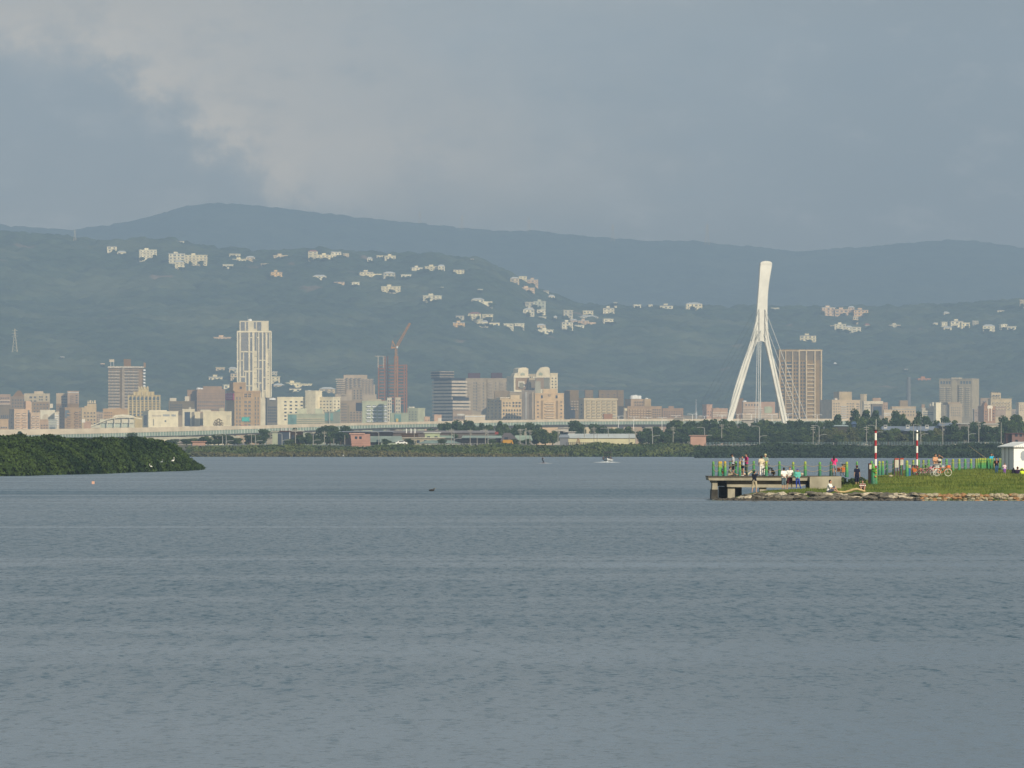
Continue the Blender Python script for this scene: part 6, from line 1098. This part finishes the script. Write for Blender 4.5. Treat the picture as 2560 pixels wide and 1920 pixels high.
def person(px, pt, pb, D, yaw, label, top, legs, pose=None, base=STAND, hair=None, sleeve='short', leg='shorts', cap=None, long_hair=False, shoes=(0.05,0.05,0.05), z0=None, hat=None, extra=None, stout=1.0, top2=None):
    z = wz(pb, D) if z0 is None else z0; P = dict(STAND); P.update(base); P.update(pose or {}); P = {k: Vector(v) for k, v in P.items()}
    topz = P['head'].z+.125; s = (wz(pt, D)-wz(pb, D))/topz if pt is not None else 1.0
    o = empty('person', (wx(px, D), D, z), R(yaw)); o.scale = (s, s, s); tag(o, label, 'person'); b = MB(); S_ = stout
    for a in 'lr':
        hp, sh = P['h'+a], P['s'+a]; sx = -1 if a == 'l' else 1; lat = (P['sr']-P['sl']).normalized()*sx
        wa, ch = P['waist']+lat*.055*S_, P['chest']+lat*.075*S_
        cap_(b, hp, wa, .095*S_, .085*S_); cap_(b, wa, ch, .085*S_, .10*S_); cap_(b, ch, sh-lat*.02, .095*S_, .055)
        cap_(b, sh, P['e'+a], .052*S_, .038); cap_(b, P['e'+a], P['w'+a], .038, .024); cap_(b, hp, P['k'+a], .080*S_, .052); cap_(b, P['k'+a], P['a'+a], .055, .034); cap_(b, P['a'+a]-Vector((0,0,.03)), P['f'+a], .036, .028)
        d = (P['w'+a]-P['e'+a]).normalized(); u = d.cross(lat if abs(d.dot(lat)) < .9 else Vector((0,1,0))).normalized(); v = d.cross(u); pc = P['w'+a]+d*.055; cap_(b, P['w'+a], pc, .024, .030); 
        for i, (f_, L_) in enumerate(((-.026,.070),(-.009,.082),(.009,.076),(.025,.060))):
            p0 = pc+d*.02+u*f_; p1 = p0+d*L_*.5; p2 = p1+(d*.8+v*.5).normalized()*L_*.5; cap_(b, p0, p1, .0105, .010); cap_(b, p1, p2, .010, .008)
        cap_(b, P['w'+a]+d*.02-u*.02, P['w'+a]+d*.06-u*.055, .012, .009)
    cap_(b, P['hl'], P['hr'], .09*S_, .09*S_); cap_(b, P['waist']-Vector((.05,0,0)), P['waist']+Vector((.05,0,0)), .085*S_, .085*S_); cap_(b, P['chest'], P['neck']-(P['neck']-P['chest'])*.2, .09*S_, .055); cap_(b, P['neck']-Vector((0,0,.04)), P['head']-Vector((0,0,.04)), .052, .050)
    lk = P['look'].normalized(); H = P['head']; q = Vector((0,-1,0)).rotation_difference(lk).to_matrix()
    hd = lambda x, y, zz: H+q @ Vector((x, y, zz))
    ell(b, hd(0,.005,.015), (.078,.095,.105), q); ell(b, hd(0,-.03,-.05), (.055,.060,.062), q); cap_(b, hd(0,-.09,.015), hd(0,-.112,-.015), .009, .014); cap_(b, hd(-.02,-.088,-.055), hd(.02,-.088,-.055), .008, .008)
    for sx in (-1, 1): ell(b, hd(sx*.080,.008,.0), (.012,.022,.032), q)
    fuse(b, 'body', SKIN, o, .0125)
    e = MB()
    for sx in (-1, 1): ell(e, hd(sx*.030,-.083,.022), (.012,.008,.007), q)
    e.build('eyes', HAIRM, o)
    if hat or cap:
        pass
    hm = hair or HAIRM
    if hair is not False:
        h = MB(); ell(h, hd(0,.022,.045), (.090,.098,.092), q)
        if long_hair: cap_(h, hd(0,.05,.02), hd(0,.085,-.26), .088, .075)
        else: ell(h, hd(0,.045,-.01), (.082,.072,.08), q)
        fuse(h, 'hair', hm, o, .02)
    if cap: c_ = MB(); ell(c_, hd(0,.005,.065), (.097,.108,.072), q); cap_(c_, hd(-.04,-.10,.055), hd(-.02,-.16,.045), .018, .012); cap_(c_, hd(.04,-.10,.055), hd(.02,-.16,.045), .018, .012); cap_(c_, hd(-.03,-.12,.052), hd(.03,-.12,.052), .016, .016); fuse(c_, 'cap', cap, o, .014)
    if hat: c_ = MB(); ell(c_, hd(0,0,.085), (.092,.10,.07), q); ell(c_, hd(0,0,.055), (.20,.21,.016) if hat[1] == 'wide' else (.125,.135,.03), q); fuse(c_, 'hat', hat[0], o, .016)
    g = .016; t = MB()
    for a in 'lr':
        hp, sh = P['h'+a], P['s'+a]; sx = -1 if a == 'l' else 1; lat = (P['sr']-P['sl']).normalized()*sx; wa, ch = P['waist']+lat*.058*S_, P['chest']+lat*.078*S_
        low = hp.lerp(wa, .05) if base is STAND else hp.lerp(wa, .3); cap_(t, low, wa, .105*S_, .10*S_); cap_(t, wa, ch, .10*S_, .112*S_); cap_(t, ch, sh-lat*.02, .110*S_, .066)
        if sleeve == 'short': cap_(t, sh, sh.lerp(P['e'+a], .68), .072*S_, .070)
        elif sleeve == 'long': cap_(t, sh, P['e'+a], .072*S_, .056); cap_(t, P['e'+a], P['e'+a].lerp(P['w'+a], .92), .056, .042)
        elif sleeve == 'none': cap_(t, sh-lat*.01, sh+lat*.01, .062, .058)
    cap_(t, P['waist'], P['chest'], .115*S_, .12*S_); cap_(t, P['sl'].lerp(P['sr'], .2), P['sl'].lerp(P['sr'], .8), .07, .07); fuse(t, 'shirt', top, o, .016)
    l = MB(); cap_(l, P['hl'], P['hr'], .108*S_, .108*S_); cap_(l, (P['hl']+P['hr'])/2, P['waist']*.6+P['pelvis']*.4, .10*S_, .098*S_)
    for a in 'lr':
        k, an = P['k'+a], P['a'+a]; hp = P['h'+a]
        if leg == 'mini': cap_(l, hp, hp.lerp(k, .42), .105, .098)
        elif leg == 'shorts': cap_(l, hp, hp.lerp(k, .92), .105*S_, .085)
        elif leg == 'long shorts': cap_(l, hp, k, .105*S_, .085); cap_(l, k, k.lerp(an, .2), .085, .082)
        elif leg == 'tight': cap_(l, hp, k, .092, .064); cap_(l, k, k.lerp(an, .95), .064, .046)
        else: cap_(l, hp, k, .100*S_, .075); cap_(l, k, k.lerp(an, .98), .075, .062)
    fuse(l, {'mini': 'shorts', 'shorts': 'shorts', 'long shorts': 'shorts', 'tight': 'leggings'}.get(leg, 'trousers'), legs, o, .016)
    if shoes:
        for a in 'lr': f_ = MB(); cap_(f_, P['a'+a]-Vector((0,0,.035)), P['f'+a], .045, .038); fuse(f_, 'shoe', mat('shoe_%d' % int(shoes[0]*100), shoes, rough=.6), o, .016)
    if extra: extra(o, P)
    return o
cl = lambda n, c: mat('cloth_'+n, c, rough=.9, var=.10, scale=6, spec=.05)
GY, WT, BK, KH, NV, PK, TQ, BL, CRM = cl('light_grey',(.42,.43,.45)), cl('white',(.78,.76,.70)), cl('black',(.018,.018,.024)), cl('khaki',(.42,.36,.24)), cl('navy',(.012,.014,.035)), cl('hot_pink',(.72,.06,.22)), cl('turquoise',(.13,.48,.40)), cl('royal_blue',(.03,.06,.30)), cl('cream',(.62,.54,.38))
def stripes(n, a, b, sc):
    m = bpy.data.materials.new('cloth_'+n); m.use_nodes = True; t = m.node_tree; N = NT(t); bs = t.nodes['Principled BSDF']; bs.inputs['Roughness'].default_value = .9; tc = N.n('ShaderNodeTexCoord'); sp_ = N.n('ShaderNodeSeparateXYZ'); t.links.new(tc.outputs['Object'], sp_.inputs[0])
    t.links.new(N.mix(N.ss(N.m('SINE', N.m('MULTIPLY', sp_.outputs[2], sc)), -.1, .1), a, b), bs.inputs['Base Color']); return m
arm_up = dict(el=(-.20,-.16,1.22), wl=(-.06,-.30,1.44), er=(.20,-.16,1.22), wr=(.06,-.30,1.44)); hold = dict(el=(-.23,.0,1.14), wl=(-.08,-.24,1.12), er=(.23,.0,1.14), wr=(.08,-.24,1.12))
belly = dict(el=(-.24,.02,1.14), wl=(-.08,-.20,1.00), er=(.24,.02,1.14), wr=(.08,-.20,1.00)); ZD = deckz
def camera_prop(o, P): MB().box(-.06,.06,-.05,.05,-.04,.04).build('camera', DARK, o, tuple((P['wl']+P['wr'])/2+Vector((0,-.06,.03))))
person(1833,1133.3,1188.6,DP+2.5,-100,'person in a light grey shirt, black shorts and cap looking down on the pier',GY,BK,dict(head=(0,-.07,1.575),neck=(0,-.02,1.45),look=(0,-1,-.6),**{k: v for k, v in hold.items()}),cap=BK,z0=ZD)
person(1857,1137,1187.5,DP+2,-60,'person in a light grey top and dark mini shorts holding a camera to the face',cl('grey_blue',(.36,.40,.46)),cl('dark_navy',(.02,.025,.05)),arm_up,leg='mini',extra=camera_prop,shoes=(.5,.5,.48),z0=ZD)
person(1866.5,1132.8,1188.5,DP+3.2,-70,'person in a crimson shirt and grey green trousers behind the camera holder',cl('crimson',(.42,.05,.16)),cl('grey_green',(.07,.11,.08)),hold,leg='trousers',z0=ZD)
person(1903.5,1138,1188.5,DP+2.2,190,'person in a cream vest over white, white trousers, seen from behind on the pier',CRM,WT,dict(wl=(-.27,-.02,.90),wr=(.22,-.12,1.0)),leg='trousers',z0=ZD)
person(1913.5,1133.8,1188.5,DP+3.4,-30,'person in a pale bucket hat and green checked shirt beside the white trousers',stripes('green_check',(.03,.14,.09),(.45,.5,.45),70),WT,hold,leg='trousers',hat=(cl('straw',(.50,.45,.26)),'bucket'),z0=ZD)
person(1822,1164.8,1189,DP+1.8,80,'person in a wide dark hat and grey green shirt sitting on the pier',cl('sage',(.24,.27,.20)),KH,dict(kl=(-.12,-.45,.20),kr=(.12,-.45,.22),al=(-.1,-.86,.08),ar=(.1,-.88,.08),fl=(-.1,-.93,.2),fr=(.1,-.95,.2)),base=SIT,hat=(cl('hat_dark',(.05,.035,.03)),'wide'),shoes=None,z0=ZD)
person(1805,1165,1188.8,DP+1.9,40,'child in a dark top crouching between two yellow topped bollards',cl('dark_teal',(.03,.10,.12)),cl('brick',(.30,.08,.05)),base=CROUCH,z0=ZD)
person(1935,1168.5,1188.8,DP+2,-75,'person in a black shirt and cap squatting by a bicycle on the pier',cl('charcoal',(.03,.028,.03)),cl('olive',(.12,.11,.07)),base=CROUCH,cap=BK,z0=ZD)
person(1869,1182,1189,DP+4.6,85,'person lying back on the pier with pale trousered legs bent up',CRM,CRM,dict(pelvis=(0,0,.12),waist=(0,.18,.12),chest=(0,.36,.13),neck=(0,.52,.14),head=(0,.66,.16),look=(0,-.3,1),sl=(-.18,.45,.13),sr=(.18,.45,.13),el=(-.3,.3,.1),er=(.3,.3,.1),wl=(-.2,.1,.1),wr=(.2,.1,.1),hl=(-.09,0,.12),hr=(.09,0,.12),kl=(-.1,-.36,.42),kr=(.1,-.36,.38),al=(-.1,-.6,.1),ar=(.1,-.6,.1),fl=(-.1,-.72,.06),fr=(.1,-.72,.06)),leg='trousers',shoes=(.6,.58,.5),z0=ZD).scale = (.85,.85,.85)
person(1886,1176.5,1232,426.5,155,'person in a black tee shirt and khaki shorts standing on the rocks with arms raised',cl('tee_black',(.015,.018,.03)),KH,dict(el=(-.26,-.18,1.42),wl=(-.16,-.42,1.58),er=(.22,-.20,1.40),wr=(.10,-.44,1.56),head=(0,.01,1.60),kl=(-.14,-.06,.49),kr=(.16,-.04,.49),al=(-.16,.03,.09),ar=(.18,.06,.09),fl=(-.18,-.12,.04),fr=(.22,-.08,.04)),leg='long shorts',shoes=None)
person(1959.5,1168.7,1224,433,200,'person in a white shirt and grey blue shorts with hands behind the back',WT,cl('slate',(.10,.14,.17)),dict(el=(-.25,.08,1.14),wl=(-.06,.17,.98),er=(.25,.08,1.14),wr=(.06,.17,.99)),leg='long shorts',shoes=None)
person(1974.5,1167,1223.5,433.6,-12,'person in a loose white shirt and maroon shorts facing the river',WT,cl('maroon',(.06,.015,.02)),dict(belly,kl=(-.15,-.05,.49),al=(-.20,.02,.09),fl=(-.24,-.12,.04),kr=(.12,.0,.49),ar=(.14,.12,.14),fr=(.16,-.02,.06)),leg='shorts',stout=1.15,shoes=None)
person(1994,1172.3,1223,433,-8,'person in a turquoise long sleeved top, blue leggings and purple cap',TQ,BL,dict(belly,kr=(.15,-.06,.50),ar=(.26,.04,.10),fr=(.32,-.10,.05)),leg='tight',sleeve='long',cap=cl('purple',(.10,.08,.30)),shoes=(.12,.20,.40))
def bag(o, P): MB().box(-.12,.12,-.10,.10,-.18,.16).build('shoulder_bag', cl('bag_green',(.03,.07,.04)), o, (.33,.0,.80))
person(2085.5,1136.8,1187.8,DP+3,165,'person with long black hair in a hot pink top and denim shorts on the pier',PK,cl('denim',(.22,.26,.33)),dict(el=(-.26,-.02,1.16),wl=(-.22,-.22,1.34),er=(.25,-.05,1.13),wr=(.30,-.22,.98)),leg='mini',long_hair=True,shoes=(.5,.45,.3),z0=ZD)
person(2071,1199.5,1232.5,427.2,70,'person in a white shirt and grey shorts sitting on the rocks hugging one knee',WT,cl('grey_shorts',(.09,.10,.14)),dict(kl=(-.16,-.42,.20),al=(-.05,-.70,.06),fl=(-.05,-.84,.06)),base=SIT,shoes=None,stout=1.1)
person(2142.5,1163.2,1216,445,-155,'child in a navy tee shirt and shorts with a red cap standing on the grass',NV,NV,dict(wl=(-.26,.0,.86)),leg='long shorts',cap=cl('cap_red',(.28,.03,.05)),shoes=(.02,.02,.03))
person(2156,1200.5,1229,427.6,0,'person in a maroon and white striped shirt sitting by the driftwood',stripes('maroon_stripe',(.16,.02,.02),(.65,.60,.52),42),BK,base=SIT,shoes=(.03,.03,.03))
o = person(2338,1135,1188,509,35,'person in a peach top leaning over the parked bicycles',cl('peach',(.55,.30,.18)),cl('grey_jeans',(.13,.14,.15)),dict(hold,head=(0,-.05,1.58)),leg='trousers',hair=mat('brown_hair',(.09,.035,.02)),extra=camera_prop)
person(2347.5,1136,1188.5,511,-20,'person in a black and white top shading the eyes beside the peach top',stripes('black_white',(.02,.02,.02),(.6,.58,.52),16),cl('grey_jeans',(.13,.14,.15)),dict(er=(.36,-.10,1.46),wr=(.12,-.13,1.62),el=(-.23,0,1.14),wl=(-.08,-.2,1.05)),leg='trousers',hair=MATS['brown_hair'])
ob = person(2478.5,1134,1178,566.5,40,'person in a bright cyan shirt fishing behind the crowded bollards',cl('cyan',(.03,.36,.55)),BK,dict(er=(.28,-.02,1.42),wr=(.12,-.1,1.60)),hair=MATS['brown_hair'])
rd = MB().tube([(wx(2466,565.8),565.8,wz(1146,565.8)-1.0),(wx(2444,565),565,wz(1131,565)-1.0),(wx(2421,564),564,wz(1113.5,564)-1.0)],[.025,.018,.008],5).build('fishing_rod', mat('rod_tan',(.35,.28,.16)), None, (0,0,1.0)); tag(rd,'long thin fishing rod leaning out over the crowded bollards','fishing rod',key=.09)
person(2491,1144.8,1188,522,8,'person in a black printed tee shirt and blue jeans walking with one hand raised',cl('tee_dark',(.012,.012,.015)),cl('jeans',(.04,.09,.17)),dict(er=(.30,.0,1.25),wr=(.30,-.10,1.50),kl=(-.10,-.12,.49),al=(-.10,-.02,.09),kr=(.10,.04,.49),ar=(.10,.20,.12),fr=(.10,.08,.06)),leg='trousers',hair=MATS['brown_hair'],shoes=(.25,.05,.04),
 extra=lambda o,P: MB().box(-.07,.07,-.145,-.128,1.20,1.42).build('shirt_print', cl('print',(.30,.12,.10)), o))
person(2511.5,1158,1188,523,10,'child in a pink white top and purple trousers beside the walking adult',cl('pale_pink',(.68,.52,.55)),cl('purple_trousers',(.22,.08,.36)),dict(el=(-.28,-.02,1.2),wl=(-.36,-.1,1.3)),leg='trousers')
person(2532,1169,1189.5,519,150,'person all in black crouching beside the seated group by the hut',BK,BK,base=CROUCH,long_hair=True)
person(2544,1166.5,1194,517,175,'person in a dark purple shirt sitting on the grass seen from behind',cl('aubergine',(.03,.018,.045)),BK,base=SIT,stout=1.15,hair=MATS['brown_hair'])
person(2557,1170.5,1194,516,-160,'person in a neon yellow jacket sitting at the right edge of the grass',cl('neon',(.55,.68,.04)),WT,base=SIT,sleeve='long',hat=(cl('neon',(.55,.68,.04)),'bucket'),stout=1.15)
# wakeboarder
wk = person(1358,1142.5,1158.5,1290,110,'person in a dark wetsuit riding a wakeboard across the river',cl('wetsuit',(.02,.02,.025)),cl('wetsuit',(.02,.02,.025)),dict(pelvis=(0,.16,.80),hl=(-.09,.16,.78),hr=(.09,.16,.78),waist=(0,.18,.96),chest=(0,.20,1.15),neck=(0,.16,1.32),head=(0,.12,1.45),sl=(-.18,.18,1.27),sr=(.18,.18,1.27),el=(-.2,-.05,1.2),er=(.2,-.05,1.2),wl=(-.06,-.30,1.22),wr=(.06,-.30,1.22),kl=(-.2,-.12,.52),kr=(.2,-.12,.52),al=(-.28,.05,.14),ar=(.28,.05,.14),fl=(-.28,-.08,.1),fr=(.28,-.08,.1)),leg='trousers',z0=.02)
wb = MB().prism([(-.75,.16),(-.6,.06),(.6,.06),(.75,.16),(.6,.10),(-.6,.10)],-.2,.2).build('wakeboard', mat('board_pink',(.45,.25,.22)), None, (wx(1358.5,1290),1289.9,.02)); tag(wb,'short wakeboard under the rider on the open river','wakeboard')
FOAM = mat('foam', (.62,.66,.68), rough=.9, var=.2, scale=1.5)
def wake(name, px, py, w, d, h, n, label, seed, r=.10):
    D = HC*F/(py-YH); r_ = random.Random(seed); m = MB()
    for i in range(n):
        t = r_.uniform(-1, 1); x = t*w/2; hh = max(.02, h*(1-abs(t))**1.5*r_.uniform(.2, 1)); s = r_.uniform(.5, 1)*r; y = r_.uniform(0, d)
        m.add([(x-s*2.2, y, 0), (x+s*2.2, y, 0), (x, y-s*.5, hh), (x, y+s, hh*.4)], [(0,1,2), (1,3,2), (0,2,3), (0,3,1)])
    o = m.build(name, FOAM, None, (wx(px, D), D, .01)); o['kind'] = 'stuff'; o['label'] = label; o['category'] = 'foam'
wake('foam', 1364, 1158.6, 5.5, 1.2, .16, 160, 'thin white foam trailing behind the wakeboard', 1, .07); wake('spray', 1518, 1156.5, 8.5, 2.0, .42, 420, 'white spray thrown up on both sides of the motorboat', 2, .09)
# motorboat
Db = 1367.0; bt = empty('motorboat', (wx(1517.5,Db), Db, 0), R(-6)); tag(bt,'small white motorboat with a dark canopy and people aboard heading this way','boat'); HLB = mat('boat_white',(.75,.76,.74),rough=.3,var=.03)
hull = MB(); sec = [(0,.05,.95,.9),(.8,.75,.85,.35),(2.0,1.1,.78,.08),(5.2,1.12,.72,.0)]; vs = []; fs = []
for y, w, zt, zb in sec: vs += [(-w,y,zt),(-w*.85,y,zb+.25),(0,y,zb-.15),(w*.85,y,zb+.25),(w,y,zt)]
for i in range(3): fs += [(i*5+j,i*5+j+1,(i+1)*5+j+1,(i+1)*5+j) for j in range(4)]
fs += [(15,16,17,18,19)]; vs2 = vs; fs += [(0,5,9,4),(5,10,14,9),(10,15,19,14)]; hull.add(vs2,fs).build('hull',HLB,bt)
MB().box(-1.15,1.15,.9,.98,.86,.95).build('gunwale',DARK,bt); MB().prism([(-.75,.8),(.75,.8),(.6,1.35),(-.6,1.35)],1.6,1.66).build('windscreen',GLASS,bt)
MB().tube([(-.95,2.4,.75),(-.8,2.4,2.3),(.8,2.4,2.3),(.95,2.4,.75)],.06,6).tube([(-.95,3.6,.75),(-.8,3.4,2.3),(.8,3.4,2.3),(.95,3.6,.75)],.05,6).build('tower_frame',DARK,bt); MB().box(-1.0,1.0,1.9,3.9,2.32,2.44).build('canopy',DARK,bt)
for x_ in (-.8,0,.7): MB().box(x_-.15,x_+.15,2.3,3.0,2.445,2.75).build('wakeboard_rack',DARK,bt)
for x_, c_, lb in ((1508,'tee_dark','person in a dark shirt at the left side of the motorboat'),(1517,'olive','person in a brown shirt at the middle of the motorboat'),(1525,'maroon','person in a maroon shirt at the right side of the motorboat')): person(x_, 1136.5, 1151, Db+2.6, random.uniform(-20,20), lb, MATS['cloth_'+c_], MATS['cloth_jeans'], base=SIT, z0=.62).scale = (1,1,1)

# ---------------------------------------------------------------- bicycles
TYRE = mat('tyre', (.03,.03,.03), rough=.8); WTYRE = mat('white_tyre', (.70,.68,.58)); CHR = mat('bright_metal', (.55,.55,.55), rough=.35, metal=.6)
def bicycle(px, pb, D, yaw, col, label, tyre=TYRE, basket=True, s=1.0, panniers=None, z0=None):
    o = empty('bicycle', (wx(px, D), D, z0 if z0 is not None else wz(pb, D)), R(yaw)); o.scale = (s, s, s); tag(o, label, 'bicycle', 'bicycles parked by the water'); C_ = mat('bike_'+col[0], col[1], rough=.4, var=.03); r = .31; A, B_ = (-.50,0,r), (.52,0,r)
    for c in (A, B_):
        w = empty('wheel', c); w.parent = o; ring = [(math.cos(a*math.pi/10)*r, 0, math.sin(a*math.pi/10)*r) for a in range(21)]
        MB().tube(ring, .022, 6, caps=False).build('tyre', tyre, w); sp_ = MB()
        for a in range(8): sp_.tube([(0,0,0),(math.cos(a*math.pi/4)*r,0,math.sin(a*math.pi/4)*r)],.004,3)
        sp_.build('spokes', CHR, w); MB().tube([(0,-.05,0),(0,.05,0)],.035,8).build('hub', CHR, w)
    f_ = MB(); bb = (-.06,0,.29); st = (-.2,0,.72); hd_ = (.36,0,.78)
    for a, c in ((bb,st),(bb,(.38,0,.66)),(st,hd_),(bb,A),(st,A),((.34,0,.88),B_)): f_.tube([a,c],.022,6)
    f_.build('frame', C_, o); MB().tube([(.33,0,.86),(.30,0,1.0)],.018,6).tube([(.22,-.27,1.02),(.32,-.18,1.03),(.30,0,1.0),(.32,.18,1.03),(.22,.27,1.02)],.015,6).build('handlebar', CHR, o)
    MB().tube([st,(-.22,0,.84)],.016,6).build('seat_post', CHR, o); sd_ = MB(); ell(sd_,(-.24,0,.87),(.14,.075,.035)); sd_.build('saddle', DARK, o); MB().tube([(-.06,-.09,.2),(-.06,-.05,.29),(-.06,.05,.29),(-.06,.09,.38)],.014,5).build('pedals', DARK, o)
    for c in (A, B_): MB().tube([(c[0]+math.cos(a)*.36,0,c[2]+math.sin(a)*.36) for a in [math.pi*(.15+.7*i/6) for i in range(7)]],.024,5).build('mudguard', C_, o)
    if basket: b_ = MB(); b_.box(.42,.70,-.16,.16,.72,.735).box(.42,.44,-.16,.16,.736,.95).box(.68,.70,-.16,.16,.736,.95).box(.441,.679,-.16,-.145,.736,.95).box(.441,.679,.145,.16,.736,.95); b_.build('basket', C_ if panniers is None else DARK, o)
    if panniers:
        for y_ in (-.2,.2): MB().box(-.75,-.35,y_-.07,y_+.07,.32,.66).build('pannier', panniers, o)
    return o
OR = mat('orange_nylon', (.60,.16,.04)); 
bicycle(2107,1188.8,DP+2.6,72,('yellow_orange',(.60,.26,.03)),'yellow and orange bicycle standing alone on the pier beside the pink top',panniers=OR,z0=ZD)
bicycle(1919,1188.8,DP+1.8,110,('black',(.03,.03,.03)),'dark bicycle with a shiny lamp beside the squatting person',basket=False,z0=ZD,tyre=TYRE)
bicycle(2282,1189,497,80,('orange_red',(.50,.10,.04)),'orange bicycle with two orange panniers at the end of the parked row',panniers=OR); bicycle(2291,1189,500,100,('rust',(.45,.12,.05)),'rust orange bicycle tucked behind the orange panniers',panniers=OR)
bicycle(2303,1189.5,498,25,('green_brown',(.10,.16,.05)),'green bicycle with a full basket in the parked row'); bicycle(2313,1189.5,495,10,('pink',(.45,.16,.20)),'pink bicycle with a small rear wheel in the parked row',s=.85); bicycle(2322,1189.5,499,-20,('maroon',(.20,.03,.05)),'maroon bicycle near the middle of the parked row',s=.9)
bicycle(2336,1190,496,60,('white',(.65,.65,.60)),'white framed bicycle with pale tyres turned to the river',tyre=WTYRE); bicycle(2356,1190,494,12,('orange',(.62,.14,.03)),'orange bicycle with big cream white tyres at the end nearest the hut',tyre=WTYRE,s=1.0); bicycle(2344,1190,500,-50,('silver',(.40,.42,.42)),'silver bicycle leaning behind the white framed one')
# buoy, birds
Dy = HC*F/(1210-YH); by = empty('buoy', (wx(233,Dy),Dy,0)); MB().box(-.14,.14,-.14,.14,-.1,.30).build('float', mat('faded_orange_foam',(.62,.36,.26)), by); MB().tube([(0,0,.3),(0,0,.42)],.02,6).build('handle', DARK, by); tag(by,'small faded orange buoy floating off the mangroves','buoy')
def egret(px, py, D, label, s=1.0, z=None, mt=WHITE, flip=1):
    o = empty('egret', (wx(px,D), D, wz(py,D) if z is None else z)); o.scale = (s*flip, s, s); b = MB(); ell(b,(0,0,.45),(.20,.09,.11)); cap_(b,(.14,0,.50),(.20,0,.70),.05,.03); cap_(b,(.20,0,.70),(.14,0,.86),.028,.025); ell(b,(.17,0,.90),(.06,.035,.035)); cap_(b,(-.15,0,.42),(-.30,0,.36),.05,.015); fuse(b,'body',mt,o,.018)
    MB().tube([(.22,0,.90),(.34,0,.885)],[.012,.003],5).build('beak', mat('beak_yellow',(.5,.35,.05)), o); 
    for y_ in (-.03,.03): MB().tube([(0,y_,.38),(.02,y_,.2),(0,y_,0)],.008,5).build('leg', DARK, o)
    tag(o, label, 'bird')
egret(432,1159.5,905,'white egret perched upright near the tip of the mangroves',1.15); egret(377,1173,880,'white egret low among the mangroves close to the water',1.0,flip=-1)
o = egret(404,1161,890,'small pale grey heron among the mangrove leaves',.9,mt=mat('grey_feathers',(.3,.33,.34)))
egret(858,1143.5,1950,'tiny white egret at the far waterline reeds',1.2,z=0)
dk = empty('duck',(wx(1079,HC*F/(1228-YH)),HC*F/(1228-YH),.02)); b = MB(); ell(b,(0,0,.06),(.26,.12,.11)); cap_(b,(.2,0,.1),(.24,0,.24),.05,.045); fuse(b,'body',mat('dark_feathers',(.03,.025,.02)),dk,.02); MB().tube([(.27,0,.25),(.36,0,.235)],[.02,.008],5).build('bill',mat('beak_yellow',(.5,.35,.05)),dk); tag(dk,'small dark duck swimming alone in midriver','bird')
# ---------------------------------------------------------------- the air
hz = MB().box(-4200, 4200, -250, 13700, -4.5, 1000).build('haze', None or bpy.data.materials.new('haze_air')); hz['kind'] = 'stuff'
hm = hz.data.materials[0]; hm.use_nodes = True; ht = hm.node_tree; ht.nodes.clear(); ho = ht.nodes.new('ShaderNodeOutputMaterial'); pv = ht.nodes.new('ShaderNodeVolumePrincipled')
pv.inputs['Color'].default_value = (0.495, 0.668, 0.900, 1); pv.inputs['Density'].default_value = SIG; pv.inputs['Anisotropy'].default_value = 0.0
for i_ in pv.inputs:
    if i_.name in ('Density Attribute', 'Color Attribute', 'Temperature Attribute'): i_.default_value = ''
ht.links.new(pv.outputs[0], ho.inputs['Volume']); hz['label'] = 'pale blue haze in the air over the river and hills'; hz['category'] = 'haze'
write_labels()
